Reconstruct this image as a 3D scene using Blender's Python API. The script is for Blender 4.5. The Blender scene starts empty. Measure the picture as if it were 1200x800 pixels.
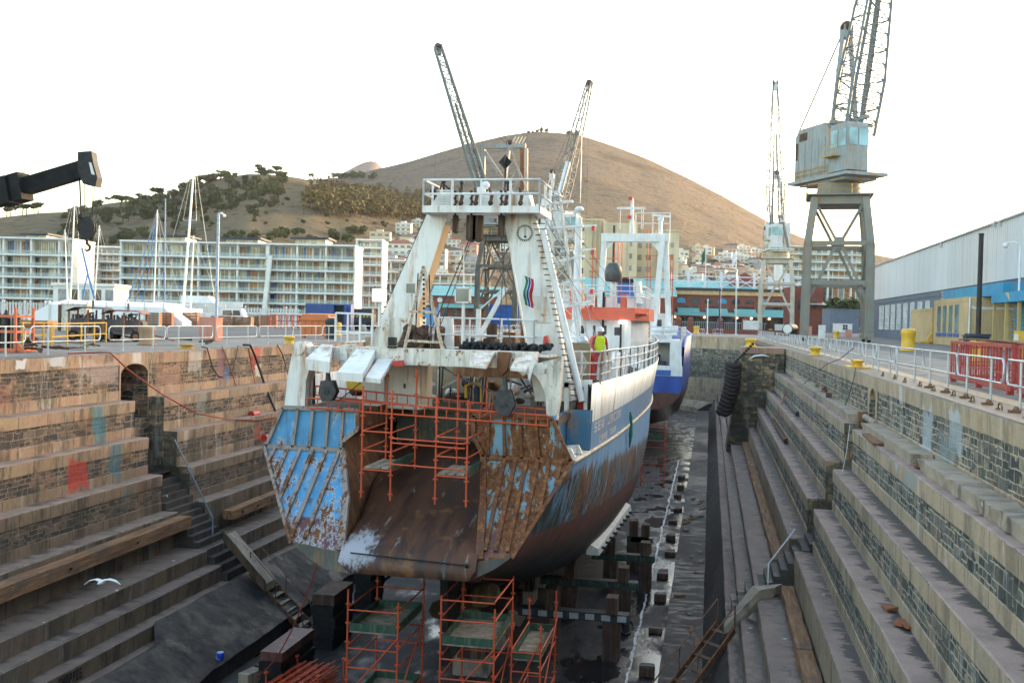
import bpy, math, random
from math import radians, sin, cos, pi, tan, sqrt
from mathutils import Vector, Matrix, noise as mnoise
S = bpy.context.scene
COL = S.collection
rnd = random.Random(11)
V = Vector
# ------------------------------------------------------------------ camera
CAMZ = 1.6
CAM = V((0.0, 0.0, CAMZ))
ROT = (Matrix.Rotation(radians(10.97), 3, 'Z') @ Matrix.Rotation(radians(88.83), 3, 'X')
  @ Matrix.Rotation(radians(1.35), 3, 'Z'))
cd = bpy.data.cameras.new('camera')
cd.lens = 36.0
cd.sensor_width = 36.0
cd.clip_start = 0.1
cd.clip_end = 20000
cam = bpy.data.objects.new('camera', cd)
COL.objects.link(cam)
cam.matrix_world = Matrix.Translation(CAM) @ ROT.to_4x4()
S.camera = cam
def ray(px, py):
 return ROT @ V(((px - 600) / 1200.0, (400 - py) / 1200.0, -1.0))
def G(px, py, z=0.0):
 """survey: the point at height z seen in the direction px, py"""
 d = ray(px, py)
 return CAM + d * ((z - CAMZ) / d.z)
def PY(px, py, y):
 d = ray(px, py)
 return CAM + d * (y / d.y)
def PX(px, py, x):
 d = ray(px, py)
 return CAM + d * (x / d.x)
def PD(px, py, t):
 return CAM + ray(px, py) * t
# ------------------------------------------------------------------ mesh builder
class MB:
 def __init__(s):
  s.v, s.f, s.m, s.s = [], [], [], []
 def add(s, verts, faces, mi=0, smooth=False):
  o = len(s.v)
  s.v += [tuple(p) for p in verts]
  for f in faces:
   s.f.append(tuple(i + o for i in f))
   s.m.append(mi)
   s.s.append(smooth)
  return s
 def quad(s, a, b, c, d, mi=0):
  return s.add([a, b, c, d], [(0, 1, 2, 3)], mi)
 def poly(s, pts, mi=0):
  return s.add(pts, [tuple(range(len(pts)))], mi)
 def bx(s, x0, x1, y0, y1, z0, z1, mi=0):
  v = [(x0, y0, z0), (x1, y0, z0), (x1, y1, z0), (x0, y1, z0),
    (x0, y0, z1), (x1, y0, z1), (x1, y1, z1), (x0, y1, z1)]
  return s.add(v, [(0, 3, 2, 1), (4, 5, 6, 7), (0, 1, 5, 4), (1, 2, 6, 5), (2, 3, 7, 6), (3, 0, 4, 7)], mi)
 def box(s, c, size, mi=0, rot=None):
  c = V(c)
  hx, hy, hz = size[0] / 2, size[1] / 2, size[2] / 2
  v = []
  for z in (-hz, hz):
   for x, y in ((-hx, -hy), (hx, -hy), (hx, hy), (-hx, hy)):
    p = V((x, y, z))
    if rot is not None:
     p = rot @ p
    v.append(c + p)
  return s.add(v, [(0, 3, 2, 1), (4, 5, 6, 7), (0, 1, 5, 4), (1, 2, 6, 5), (2, 3, 7, 6), (3, 0, 4, 7)], mi)
 def bar(s, p, q, w, h=None, mi=0, up=(0, 0, 1)):
  """rectangular bar from p to q"""
  p, q = V(p), V(q)
  h = h or w
  d = (q - p)
  if d.length < 1e-6:
   return s
  d.normalize()
  u = V(up)
  if abs(d.dot(u)) > 0.98:
   u = V((1, 0, 0)) if abs(d.x) < 0.9 else V((0, 1, 0))
  a = d.cross(u).normalized() * (w / 2)
  b = a.cross(d).normalized() * (h / 2)
  v = [p - a - b, p + a - b, p + a + b, p - a + b, q - a - b, q + a - b, q + a + b, q - a + b]
  return s.add(v, [(0, 1, 2, 3), (7, 6, 5, 4), (0, 4, 5, 1), (1, 5, 6, 2), (2, 6, 7, 3), (3, 7, 4, 0)], mi)
 def tube(s, pts, r, n=8, mi=0, smooth=True, cap=True):
  pts = [V(p) for p in pts]
  rs = r if isinstance(r, (list, tuple)) else [r] * len(pts)
  rings = []
  prev = None
  for i, p in enumerate(pts):
   if i == 0:
    d = pts[1] - p
   elif i == len(pts) - 1:
    d = p - pts[i - 1]
   else:
    d = (pts[i + 1] - p).normalized() + (p - pts[i - 1]).normalized()
   if d.length < 1e-9:
    d = V((0, 0, 1))
   d.normalize()
   if prev is None:
    u = V((0, 0, 1)) if abs(d.z) < 0.9 else V((1, 0, 0))
    a = d.cross(u).normalized()
   else:
    a = (prev - d * prev.dot(d))
    a = a.normalized() if a.length > 1e-6 else d.orthogonal().normalized()
   prev = a
   b = d.cross(a)
   rings.append([p + (a * cos(2 * pi * k / n) + b * sin(2 * pi * k / n)) * rs[i] for k in range(n)])
  return s.loft(rings, True, cap, mi, smooth)
 def cyl(s, p, q, r0, r1=None, n=12, mi=0, smooth=True):
  return s.tube([p, q], [r0, r0 if r1 is None else r1], n, mi, smooth)
 def loft(s, rings, closed=True, cap=True, mi=0, smooth=False):
  n = len(rings[0])
  v = [p for r in rings for p in r]
  f = []
  for i in range(len(rings) - 1):
   for k in range(n if closed else n - 1):
    k2 = (k + 1) % n
    f.append((i * n + k, i * n + k2, (i + 1) * n + k2, (i + 1) * n + k))
  s.add(v, f, mi, smooth)
  if cap and closed:
   s.add(rings[0], [tuple(reversed(range(n)))], mi)
   s.add(rings[-1], [tuple(range(n))], mi)
  return s
 def prism(s, pts, axis, a, b, mi=0):
  """closed outline of (u, v) extruded along an axis from a to b"""
  def P(u, v, w):
   return {'x': (w, u, v), 'y': (u, w, v), 'z': (u, v, w)}[axis]
  n = len(pts)
  v = [P(u, w, a) for u, w in pts] + [P(u, w, b) for u, w in pts]
  f = [tuple(range(n)), tuple(reversed(range(n, 2 * n)))]
  f += [(k, k + n, (k + 1) % n + n, (k + 1) % n) for k in range(n)]
  return s.add(v, f, mi)
 def slab(s, pts, d, mi=0):
  """polygon of 3-D points thickened by the vector d"""
  n = len(pts)
  d = V(d)
  v = [V(p) for p in pts] + [V(p) + d for p in pts]
  f = [tuple(range(n)), tuple(reversed(range(n, 2 * n)))]
  f += [(k, k + n, (k + 1) % n + n, (k + 1) % n) for k in range(n)]
  return s.add(v, f, mi)
 def lathe(s, prof, c=(0, 0, 0), n=16, mi=0, smooth=True):
  c = V(c)
  rings = [[c + V((r * cos(2 * pi * k / n), r * sin(2 * pi * k / n), z)) for k in range(n)] for r, z in prof]
  return s.loft(rings, True, True, mi, smooth)
 def ball(s, c, r, n=10, mi=0, sz=(1, 1, 1)):
  c = V(c)
  rings = []
  for i in range(1, n):
   t = pi * i / n - pi / 2
   rings.append([c + V((r * sz[0] * cos(t) * cos(2 * pi * k / n), r * sz[1] * cos(t) * sin(2 * pi * k / n),
         r * sz[2] * sin(t))) for k in range(n)])
  return s.loft(rings, True, True, mi, True)
 def build(s, name, mats, parent=None, org=None, label=None):
  if not isinstance(mats, (list, tuple)):
   mats = [mats]
  me = bpy.data.meshes.new(name)
  o = ORG.get(parent.name, V((0, 0, 0))) if parent is not None else (V(org) if org is not None else V((0, 0, 0)))
  me.from_pydata([(p[0] - o.x, p[1] - o.y, p[2] - o.z) for p in s.v], [], s.f)
  for m in mats:
   me.materials.append(m)
  me.polygons.foreach_set('material_index', s.m)
  me.polygons.foreach_set('use_smooth', s.s)
  uv = me.uv_layers.new(name='UVMap').data
  k = 0
  for p in me.polygons:
   n = p.normal
   ax, ay, az = abs(n.x), abs(n.y), abs(n.z)
   for vi in p.vertices:
    c = me.vertices[vi].co
    if az > ax and az > ay:
     uv[k].uv = (c.x + o.x, c.y + o.y)
    elif ax > ay:
     uv[k].uv = (c.y + o.y, c.z + o.z)
    else:
     uv[k].uv = (c.x + o.x, c.z + o.z)
    k += 1
  me.update()
  ob = bpy.data.objects.new(name, me)
  COL.objects.link(ob)
  if parent is not None:
   ob.parent = parent
   ORG[ob.name] = o
  else:
   ob.location = o
   ORG[ob.name] = o
  if label:
   ob['label'] = label
  return ob
ORG = {}
def tag(o, label=None, cat=None, group=None, kind=None):
 if label:
  o['label'] = label
 if cat:
  o['category'] = cat
 if group:
  o['group'] = group
 if kind:
  o['kind'] = kind
 return o
def thing(name, label, cat, loc=(0, 0, 0), group=None):
 o = bpy.data.objects.new(name, None)
 COL.objects.link(o)
 o.empty_display_size = 0.3
 o.location = loc
 ORG[o.name] = V(loc)
 return tag(o, label, cat, group)
def single(mb, name, mats, label, cat, group=None, kind=None):
 """a thing that is one mesh; its origin goes to the bottom centre"""
 xs = [p[0] for p in mb.v]
 ys = [p[1] for p in mb.v]
 zs = [p[2] for p in mb.v]
 org = ((min(xs) + max(xs)) / 2, (min(ys) + max(ys)) / 2, min(zs))
 return tag(mb.build(name, mats, None, org), label, cat, group, kind)
def copy_tree(o, loc=None, rotz=None, scale=None, label=None, parent=None):
 c = o.copy()
 COL.objects.link(c)
 if parent is not None:
  c.parent = parent
 for ch in list(KIDS.get(o.name, o.children)):
  copy_tree(ch, parent=c)
 if loc is not None:
  c.location = loc
 if rotz is not None:
  c.rotation_euler = (0, 0, rotz)
 if scale is not None:
  c.scale = scale if isinstance(scale, (tuple, list)) else (scale,) * 3
 if label:
  c['label'] = label
 return c
KIDS = {}
def cat_curve(a, b, sag, n=14):
 """points of a slack line from a to b"""
 a, b = V(a), V(b)
 return [a.lerp(b, i / n) - V((0, 0, sag * 4 * (i / n) * (1 - i / n))) for i in range(n + 1)]
# ------------------------------------------------------------------ node helpers
def new_mat(name):
 m = bpy.data.materials.new(name)
 m.use_nodes = True
 nt = m.node_tree
 nt.nodes.clear()
 out = nt.nodes.new('ShaderNodeOutputMaterial')
 b = nt.nodes.new('ShaderNodeBsdfPrincipled')
 nt.links.new(b.outputs[0], out.inputs['Surface'])
 return m, nt, b
def put(nt, sock, val):
 if hasattr(val, 'is_linked') or hasattr(val, 'links'):
  nt.links.new(val, sock)
 elif isinstance(val, (tuple, list)) and len(val) == 3 and sock.type == 'RGBA':
  sock.default_value = (*val, 1.0)
 else:
  sock.default_value = val
def coord(nt, kind='Object', scale=(1, 1, 1), loc=(0, 0, 0)):
 t = nt.nodes.new('ShaderNodeTexCoord')
 mp = nt.nodes.new('ShaderNodeMapping')
 mp.inputs['Scale'].default_value = scale
 mp.inputs['Location'].default_value = loc
 nt.links.new(t.outputs[kind], mp.inputs['Vector'])
 return mp.outputs[0]
def noi(nt, scale=1.0, detail=4, vec=None, rough=0.55, dist=0.0):
 n = nt.nodes.new('ShaderNodeTexNoise')
 n.inputs['Scale'].default_value = scale
 n.inputs['Detail'].default_value = detail
 n.inputs['Roughness'].default_value = rough
 n.inputs['Distortion'].default_value = dist
 if vec is None:
  vec = coord(nt)
 nt.links.new(vec, n.inputs['Vector'])
 return n.outputs[0]
def rmp(nt, fac, stops, interp='LINEAR'):
 r = nt.nodes.new('ShaderNodeValToRGB')
 r.color_ramp.interpolation = interp
 e = r.color_ramp.elements
 while len(e) < len(stops):
  e.new(0.5)
 for el, (p, c) in zip(e, stops):
  el.position = p
  el.color = (c, c, c, 1) if isinstance(c, (int, float)) else (*c, 1)
 put(nt, r.inputs[0], fac)
 return r.outputs[0]
def mix(nt, fac, a, b, mode='MIX'):
 m = nt.nodes.new('ShaderNodeMix')
 m.data_type = 'RGBA'
 m.blend_type = mode
 put(nt, m.inputs[0], fac)
 put(nt, m.inputs[6], a)
 put(nt, m.inputs[7], b)
 return m.outputs[2]
def mth(nt, op, a, b=0.0, clamp=False):
 m = nt.nodes.new('ShaderNodeMath')
 m.operation = op
 m.use_clamp = clamp
 put(nt, m.inputs[0], a)
 put(nt, m.inputs[1], b)
 return m.outputs[0]
def rng(nt, v, a, b, c=0.0, d=1.0):
 m = nt.nodes.new('ShaderNodeMapRange')
 m.interpolation_type = 'SMOOTHSTEP'
 put(nt, m.inputs[0], v)
 for i, x in enumerate((a, b, c, d)):
  m.inputs[i + 1].default_value = x
 return m.outputs[0]
def sep(nt, vec):
 s = nt.nodes.new('ShaderNodeSeparateXYZ')
 nt.links.new(vec, s.inputs[0])
 return s.outputs
def bump(nt, b, h, strength=0.3, dist=0.05):
 n = nt.nodes.new('ShaderNodeBump')
 n.inputs['Strength'].default_value = strength
 n.inputs['Distance'].default_value = dist
 put(nt, n.inputs['Height'], h)
 nt.links.new(n.outputs[0], b.inputs['Normal'])
def world_pos(nt):
 return nt.nodes.new('ShaderNodeNewGeometry').outputs['Position']
def mapped(nt, vec, scale=(1, 1, 1), loc=(0, 0, 0)):
 mp = nt.nodes.new('ShaderNodeMapping')
 mp.inputs['Scale'].default_value = scale
 mp.inputs['Location'].default_value = loc
 nt.links.new(vec, mp.inputs['Vector'])
 return mp.outputs[0]
def plain(name, col, rough=0.6, metal=0.0, var=0.25, scale=3.0, spec=0.4):
 """a surface with soft uneven tone"""
 m, nt, b = new_mat(name)
 n = noi(nt, scale, 5)
 dark = tuple(c * (1 - var) for c in col)
 lite = tuple(min(1, c * (1 + var)) for c in col)
 put(nt, b.inputs['Base Color'], rmp(nt, n, [(0.3, dark), (0.7, lite)]))
 b.inputs['Roughness'].default_value = rough
 b.inputs['Metallic'].default_value = metal
 b.inputs['Specular IOR Level'].default_value = spec
 return m
RUST = [(0.0, (0.035, 0.014, 0.008)), (0.45, (0.13, 0.045, 0.018)), (0.75, (0.26, 0.105, 0.035)), (1.0, (0.36, 0.19, 0.09))]
def rust_col(nt, scale=6.0):
 return rmp(nt, noi(nt, scale, 8, rough=0.7), [(0.25, RUST[0][1]), (0.45, RUST[1][1]), (0.6, RUST[2][1]), (0.8, RUST[3][1])])
def painted(name, col, rust=0.3, streak=0.3, dirt=0.3, rough=0.45, scale=1.0, col2=None):
 """old paint on steel: uneven tone, run-down rust streaks, flaked spots"""
 m, nt, b = new_mat(name)
 o = coord(nt)
 base = mix(nt, rng(nt, noi(nt, 1.3 * scale, 5, o), 0.35, 0.7), col, col2 or tuple(c * 0.86 for c in col))
 st = noi(nt, 1.0, 6, mapped(nt, o, (5 * scale, 5 * scale, 0.55 * scale)), 0.65)
 base = mix(nt, mth(nt, 'MULTIPLY', rng(nt, st, 0.48, 0.72), dirt), base, (0.22, 0.19, 0.15))
 st2 = noi(nt, 1.0, 6, mapped(nt, o, (3.2 * scale, 3.2 * scale, 0.35 * scale), (7, 3, 1)), 0.7)
 big = rng(nt, noi(nt, 0.6 * scale, 3, mapped(nt, o, (1, 1, 1), (3, 9, 2))), 0.40, 0.60)
 base = mix(nt, mth(nt, 'MULTIPLY', mth(nt, 'MULTIPLY', rng(nt, st2, 0.47, 0.64), big), streak), base, (0.37, 0.18, 0.06))
 fl = noi(nt, 4.5 * scale, 9, o, 0.72)
 th = 0.78 - 0.42 * rust
 base = mix(nt, rng(nt, fl, th, th + 0.05), base, rust_col(nt, 9 * scale))
 put(nt, b.inputs['Base Color'], base)
 put(nt, b.inputs['Roughness'], rng(nt, fl, th, th + 0.05, rough, 0.9))
 bump(nt, b, fl, 0.15, 0.02)
 return m
def glassy(name, col=(0.03, 0.04, 0.05), rough=0.08, var=0.6):
 m, nt, b = new_mat(name)
 n = noi(nt, 0.35, 2)
 put(nt, b.inputs['Base Color'], rmp(nt, n, [(0.35, tuple(c * (1 - var) for c in col)), (0.65, tuple(c * (1 + var) for c in col))]))
 b.inputs['Roughness'].default_value = rough
 b.inputs['Specular IOR Level'].default_value = 0.9
 return m
# ------------------------------------------------------------------ the dry dock
AX = -8.33                      # centre line of the dock
DL = [13.72, 13.04, 12.45, 11.86, 11.2, 9.97, 9.4, 8.92, 8.37]
ZL = [0, -1.78, -3.14, -4.53, -5.9, -7.25, -7.8, -8.38, -8.9]
DR = [13.78, 13.02, 12.43, 11.85, 11.27, 10.03, 9.5, 9.1]
ZR = [0, -1.72, -3.08, -4.44, -5.9, -7.25, -7.8, -8.38]
FLOOR = -10.4
GULLY = (35.4, 37.5)
Y_ARC = 140.0
def stains(nt, base, pos, amount=0.5, green=0.5):
 """run-down weathering on dressed stone"""
 s1 = noi(nt, 1.0, 8, mapped(nt, pos, (1.3, 1.3, 0.3)), 0.72)
 base = mix(nt, mth(nt, 'MULTIPLY', rng(nt, s1, 0.47, 0.62), amount), base, (0.055, 0.048, 0.036))
 s2 = noi(nt, 1.0, 7, mapped(nt, pos, (1.5, 1.5, 0.3), (5, 2, 3)), 0.72)
 base = mix(nt, mth(nt, 'MULTIPLY', rng(nt, s2, 0.56, 0.66), amount * 0.8), base, (0.62, 0.60, 0.55))
 s3 = noi(nt, 1.0, 5, mapped(nt, pos, (0.9, 0.9, 0.25), (1, 8, 3)), 0.6)
 base = mix(nt, mth(nt, 'MULTIPLY', rng(nt, s3, 0.58, 0.70), amount * 0.8), base, (0.30, 0.13, 0.05))
 z = sep(nt, pos)[2]
 low_z = mth(nt, 'ADD', z, mth(nt, 'MULTIPLY', noi(nt, 0.7, 5, mapped(nt, pos, (1, 1, 0.35))), 5.0))
 low_dark = mth(nt, 'MULTIPLY', rng(nt, low_z, 0.8, -4.2), green)  # deep dock shade painted in with the algae tone, stronger lower down
 return mix(nt, low_dark, base, (0.028, 0.029, 0.02))
def patch(nt, base, pos, c, half, col, k=1.0):
 """a splash of paint on a wall, in world metres"""
 s = sep(nt, pos)
 n = noi(nt, 1.6, 6, mapped(nt, pos, (1.0, 1.0, 0.7), (c[0], c[1], 0)), 0.7)
 a = mth(nt, 'DIVIDE', mth(nt, 'ABSOLUTE', mth(nt, 'SUBTRACT', s[1], c[0])), half[0])
 b = mth(nt, 'DIVIDE', mth(nt, 'ABSOLUTE', mth(nt, 'SUBTRACT', s[2], c[1])), half[1])
 d = mth(nt, 'ADD', mth(nt, 'MAXIMUM', a, b), mth(nt, 'MULTIPLY', mth(nt, 'SUBTRACT', n, 0.5), 2.2))
 return mix(nt, rng(nt, d, 1.05, 0.75, 0, k), base, col)
def stone_dressed(name, tones, amount=0.55, green=0.5, bw=1.45, paint=()):
 m, nt, b = new_mat(name)
 pos = world_pos(nt)
 uv = coord(nt, 'UV')
 br = nt.nodes.new('ShaderNodeTexBrick')
 br.inputs['Scale'].default_value = 1.0
 br.inputs['Brick Width'].default_value = bw
 br.inputs['Row Height'].default_value = 40.0
 br.inputs['Mortar Size'].default_value = 0.018
 br.inputs['Mortar Smooth'].default_value = 0.3
 br.offset = 0.0
 put(nt, br.inputs['Color1'], tones[0])
 put(nt, br.inputs['Color2'], tones[1])
 put(nt, br.inputs['Mortar'], (0.06, 0.052, 0.042))
 nt.links.new(mapped(nt, uv, (1, 1, 1), (0.3, 20.3, 0)), br.inputs['Vector'])
 c = mix(nt, rng(nt, noi(nt, 0.55, 6, pos), 0.36, 0.66), br.outputs[0], tones[2], 'MIX')
 c = mix(nt, 0.55, br.outputs[0], c)
 c = mix(nt, rng(nt, noi(nt, 9, 6, pos, 0.7), 0.3, 0.7, 0.0, 0.4), c, mix(nt, 1.0, c, (0.55, 0.52, 0.5), 'MULTIPLY'))
 c = stains(nt, c, pos, amount, green)
 for pt in paint:
  c = patch(nt, c, pos, *pt)
 put(nt, b.inputs['Base Color'], c)
 put(nt, b.inputs['Roughness'], rng(nt, noi(nt, 2, 4, pos), 0.3, 0.7, 0.6, 0.9))
 h = mth(nt, 'SUBTRACT', mth(nt, 'MULTIPLY', noi(nt, 14, 8, pos, 0.75), 0.7), mth(nt, 'MULTIPLY', br.outputs[1], 0.8))
 bump(nt, b, h, 0.5, 0.03)
 return m
def stone_rubble(name, tones, mortar, green=0.3, paint=(), rh=0.2):
 """squared rubble: stones of uneven size and tone in pale mortar"""
 m, nt, b = new_mat(name)
 pos = world_pos(nt)
 uv = coord(nt, 'UV')
 wob = nt.nodes.new('ShaderNodeTexNoise')
 wob.inputs['Scale'].default_value = 2.6
 wob.inputs['Detail'].default_value = 3
 nt.links.new(uv, wob.inputs['Vector'])
 vm = nt.nodes.new('ShaderNodeVectorMath')
 vm.operation = 'MULTIPLY_ADD'
 nt.links.new(wob.outputs['Color'], vm.inputs[0])
 vm.inputs[1].default_value = (0.14, 0.10, 0)
 nt.links.new(uv, vm.inputs[2])
 out, hh = None, None
 for k, (bw, h, off) in enumerate(((0.52, rh, 0.45), (0.30, rh * 0.62, 0.5))):
  br = nt.nodes.new('ShaderNodeTexBrick')
  br.inputs['Scale'].default_value = 1.0
  br.inputs['Brick Width'].default_value = bw
  br.inputs['Row Height'].default_value = h
  br.inputs['Mortar Size'].default_value = 0.017
  br.inputs['Mortar Smooth'].default_value = 0.25
  br.inputs['Bias'].default_value = -0.1
  br.offset = off
  br.squash = 1.5
  br.squash_frequency = 3
  put(nt, br.inputs['Color1'], tones[0])
  put(nt, br.inputs['Color2'], tones[1])
  put(nt, br.inputs['Mortar'], mortar)
  nt.links.new(mapped(nt, vm.outputs[0], (1, 1, 1), (0.1 * k, 20.0, 0)), br.inputs['Vector'])
  if out is None:
   out, hh = br.outputs[0], br.outputs[1]
  else:
   sel = rng(nt, noi(nt, 0.9, 2, mapped(nt, uv, (1, 1.6, 1))), 0.49, 0.51)
   out = mix(nt, sel, out, br.outputs[0])
   h2 = mix(nt, sel, hh, br.outputs[1])
   hh = h2
 vor = nt.nodes.new('ShaderNodeTexVoronoi')
 vor.inputs['Scale'].default_value = 2.4
 nt.links.new(mapped(nt, uv, (1, 1.7, 1)), vor.inputs['Vector'])
 tint = rmp(nt, sep(nt, vor.outputs['Color'])[0], [(0.0, (0.45, 0.46, 0.5)), (0.5, (1, 1, 1)), (0.85, (1.5, 1.25, 1.05)), (1.0, (2.2, 1.8, 1.5))])
 c = mix(nt, 0.85, out, tint, 'MULTIPLY')
 c = mix(nt, mth(nt, 'MULTIPLY', hh, 0.8), c, mortar)
 c = mix(nt, rng(nt, noi(nt, 7, 7, pos, 0.75), 0.46, 0.72, 0, 0.6), c, (0.03, 0.03, 0.032))
 c = stains(nt, c, pos, 0.5, green)
 for pt in paint:
  c = patch(nt, c, pos, *pt)
 put(nt, b.inputs['Base Color'], c)
 b.inputs['Roughness'].default_value = 0.85
 h = mth(nt, 'SUBTRACT', mth(nt, 'MULTIPLY', noi(nt, 8, 8, pos, 0.75), 1.1), mth(nt, 'MULTIPLY', hh, 0.9))
 bump(nt, b, h, 0.9, 0.06)
 return m
def stone_tread(name, tone, dark, wet=0.5, thr=0.5, pit_dark=0.0, foot=0.0):
 """flat top stones, walked grey, black slime lying across them in smears"""
 m, nt, b = new_mat(name)
 pos = world_pos(nt)
 c = mix(nt, rng(nt, noi(nt, 1.4, 6, pos), 0.35, 0.68), tone, tuple(x * 0.68 for x in tone))
 c = mix(nt, rng(nt, noi(nt, 22, 4, pos, 0.7), 0.35, 0.75, 0, 0.5), c, tuple(x * 0.55 for x in tone))
 s = noi(nt, 1.0, 7, mapped(nt, pos, (1.1, 2.5, 0.8)), 0.7)
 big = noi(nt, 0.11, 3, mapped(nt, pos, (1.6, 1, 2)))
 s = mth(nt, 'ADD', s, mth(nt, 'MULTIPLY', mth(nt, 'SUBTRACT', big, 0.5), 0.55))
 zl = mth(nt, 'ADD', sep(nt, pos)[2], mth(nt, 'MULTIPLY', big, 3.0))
 c = mix(nt, rng(nt, zl, -2.5, -6.0, 0, pit_dark), c, (0.05, 0.043, 0.036))  # lower treads painted darker: shade of the pit along with slime
 if foot:
  dd = mth(nt, 'DIVIDE', mth(nt, 'SUBTRACT', mth(nt, 'ABSOLUTE', mth(nt, 'SUBTRACT', sep(nt, pos)[0], AX)), 9.0), 5.0)
  es = [9.1, 9.5, 10.03, 11.27, 11.85, 12.43, 13.02, 13.76]
  st = []
  for e0, e1 in zip(es, es[1:]):
   st += [((e0 + 0.02 - 9) / 5, 0.0), ((e1 - 0.01 - 9) / 5, 1.0)]
  s = mth(nt, 'ADD', s, mth(nt, 'MULTIPLY', mth(nt, 'SUBTRACT', rmp(nt, dd, st), 0.42), foot))
 k = rng(nt, s, thr, thr + 0.09)
 c = mix(nt, mth(nt, 'MULTIPLY', k, wet), c, dark)
 vo = nt.nodes.new('ShaderNodeTexVoronoi')
 vo.inputs['Scale'].default_value = 0.9
 nt.links.new(pos, vo.inputs['Vector'])
 c = mix(nt, rng(nt, vo.outputs['Distance'], 0.065, 0.04, 0, 0.8), c, (0.62, 0.61, 0.6))
 put(nt, b.inputs['Base Color'], c)
 put(nt, b.inputs['Roughness'], rng(nt, s, thr, thr + 0.12, 0.85, 0.55))
 bump(nt, b, noi(nt, 16, 7, pos, 0.7), 0.35, 0.02)
 return m
PAINT_L = [((31.0, -3.9), (0.55, 0.55), (0.50, 0.05, 0.03), 0.8), ((26.4, -4.2), (0.45, 0.4), (0.45, 0.05, 0.03), 0.7),
   ((33.2, -3.4), (0.4, 1.4), (0.05, 0.16, 0.20), 0.7), ((33.0, -2.3), (0.3, 0.5), (0.06, 0.22, 0.26), 0.7),
   ((29.7, -0.22), (0.3, 0.2), (0.62, 0.63, 0.64), 0.95), ((31.5, -0.18), (0.55, 0.22), (0.55, 0.56, 0.58), 0.9),
   ((27.7, -0.2), (0.5, 0.08), (0.75, 0.73, 0.7), 0.9), ((36.6, -0.25), (0.35, 0.3), (0.6, 0.58, 0.54), 0.7),
   ((28.0, -1.1), (1.2, 0.5), (0.40, 0.15, 0.10), 0.5), ((34.3, -0.7), (1.1, 0.5), (0.52, 0.40, 0.36), 0.6)]
PAINT_LF = [((47.3, -0.5), (0.5, 0.7), (0.5, 0.07, 0.06), 0.7), ((43.6, -0.7), (0.3, 0.8), (0.36, 0.16, 0.2), 0.6),
   ((44.3, -1.2), (0.25, 0.5), (0.13, 0.2, 0.42), 0.6), ((47.6, -1.2), (0.4, 0.35), (0.66, 0.62, 0.56), 0.8),
   ((41.2, -0.5), (0.6, 0.5), (0.6, 0.57, 0.52), 0.5), ((40.6, -2.3), (0.5, 0.7), (0.2, 0.24, 0.22), 0.6),
   ((45.0, -4.0), (0.35, 0.4), (0.42, 0.07, 0.04), 0.6), ((39.0, -1.0), (1.0, 0.5), (0.42, 0.24, 0.16), 0.5)]
PAINT_R = [((27.6, -1.0), (0.6, 0.8), (0.42, 0.47, 0.5), 0.75), ((24.6, -0.7), (0.7, 0.5), (0.45, 0.5, 0.53), 0.7),
   ((31.3, -0.3), (0.3, 0.35), (0.5, 0.51, 0.53), 0.85), ((25.4, -1.5), (0.9, 0.7), (0.24, 0.29, 0.3), 0.6)]
T_LEFT = ((0.50, 0.335, 0.20), (0.31, 0.24, 0.165), (0.48, 0.27, 0.20))
T_RIGHT = ((0.47, 0.36, 0.24), (0.36, 0.29, 0.205), (0.52, 0.385, 0.25))
M_DL = stone_dressed('granite dressed warm', T_LEFT, 0.7, 0.62, 1.45, PAINT_L + PAINT_LF)
M_RL = stone_rubble('rubble warm', ((0.065, 0.055, 0.055), (0.30, 0.21, 0.15)), (0.42, 0.31, 0.2), 0.5, PAINT_L + PAINT_LF, 0.24)
M_DR = stone_dressed('granite dressed grey', T_RIGHT, 0.5, 0.3, 1.7, PAINT_R)
M_RR = stone_rubble('rubble grey', ((0.05, 0.06, 0.062), (0.25, 0.24, 0.21)), (0.58, 0.50, 0.35), 0.35, PAINT_R, 0.27)
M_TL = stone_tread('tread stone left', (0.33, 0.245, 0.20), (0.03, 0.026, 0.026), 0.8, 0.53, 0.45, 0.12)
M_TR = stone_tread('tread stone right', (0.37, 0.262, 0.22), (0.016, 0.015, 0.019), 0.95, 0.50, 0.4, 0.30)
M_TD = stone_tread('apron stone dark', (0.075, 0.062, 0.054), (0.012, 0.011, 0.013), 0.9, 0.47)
M_PIER = stone_rubble('pier stone', ((0.07, 0.07, 0.055), (0.30, 0.235, 0.15)), (0.10, 0.09, 0.07), 0.6, [], 0.42)
M_PIERT = stone_dressed('pier cap stone', ((0.36, 0.22, 0.16), (0.30, 0.24, 0.16), (0.38, 0.18, 0.13)), 0.6, 0.2, 1.2)
M_END = stone_rubble('end stone', ((0.13, 0.11, 0.08), (0.33, 0.26, 0.175)), (0.10, 0.085, 0.065), 0.5, [], 0.5)
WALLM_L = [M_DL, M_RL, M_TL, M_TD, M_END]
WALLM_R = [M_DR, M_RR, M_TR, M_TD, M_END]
def jit(y, k, a=0.022):
 return a * mnoise.noise(V((y * 0.37, k * 7.3, 1.7))) + a * 0.8 * mnoise.noise(V((y * 1.9, k * 3.1, 9.7)))
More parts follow.
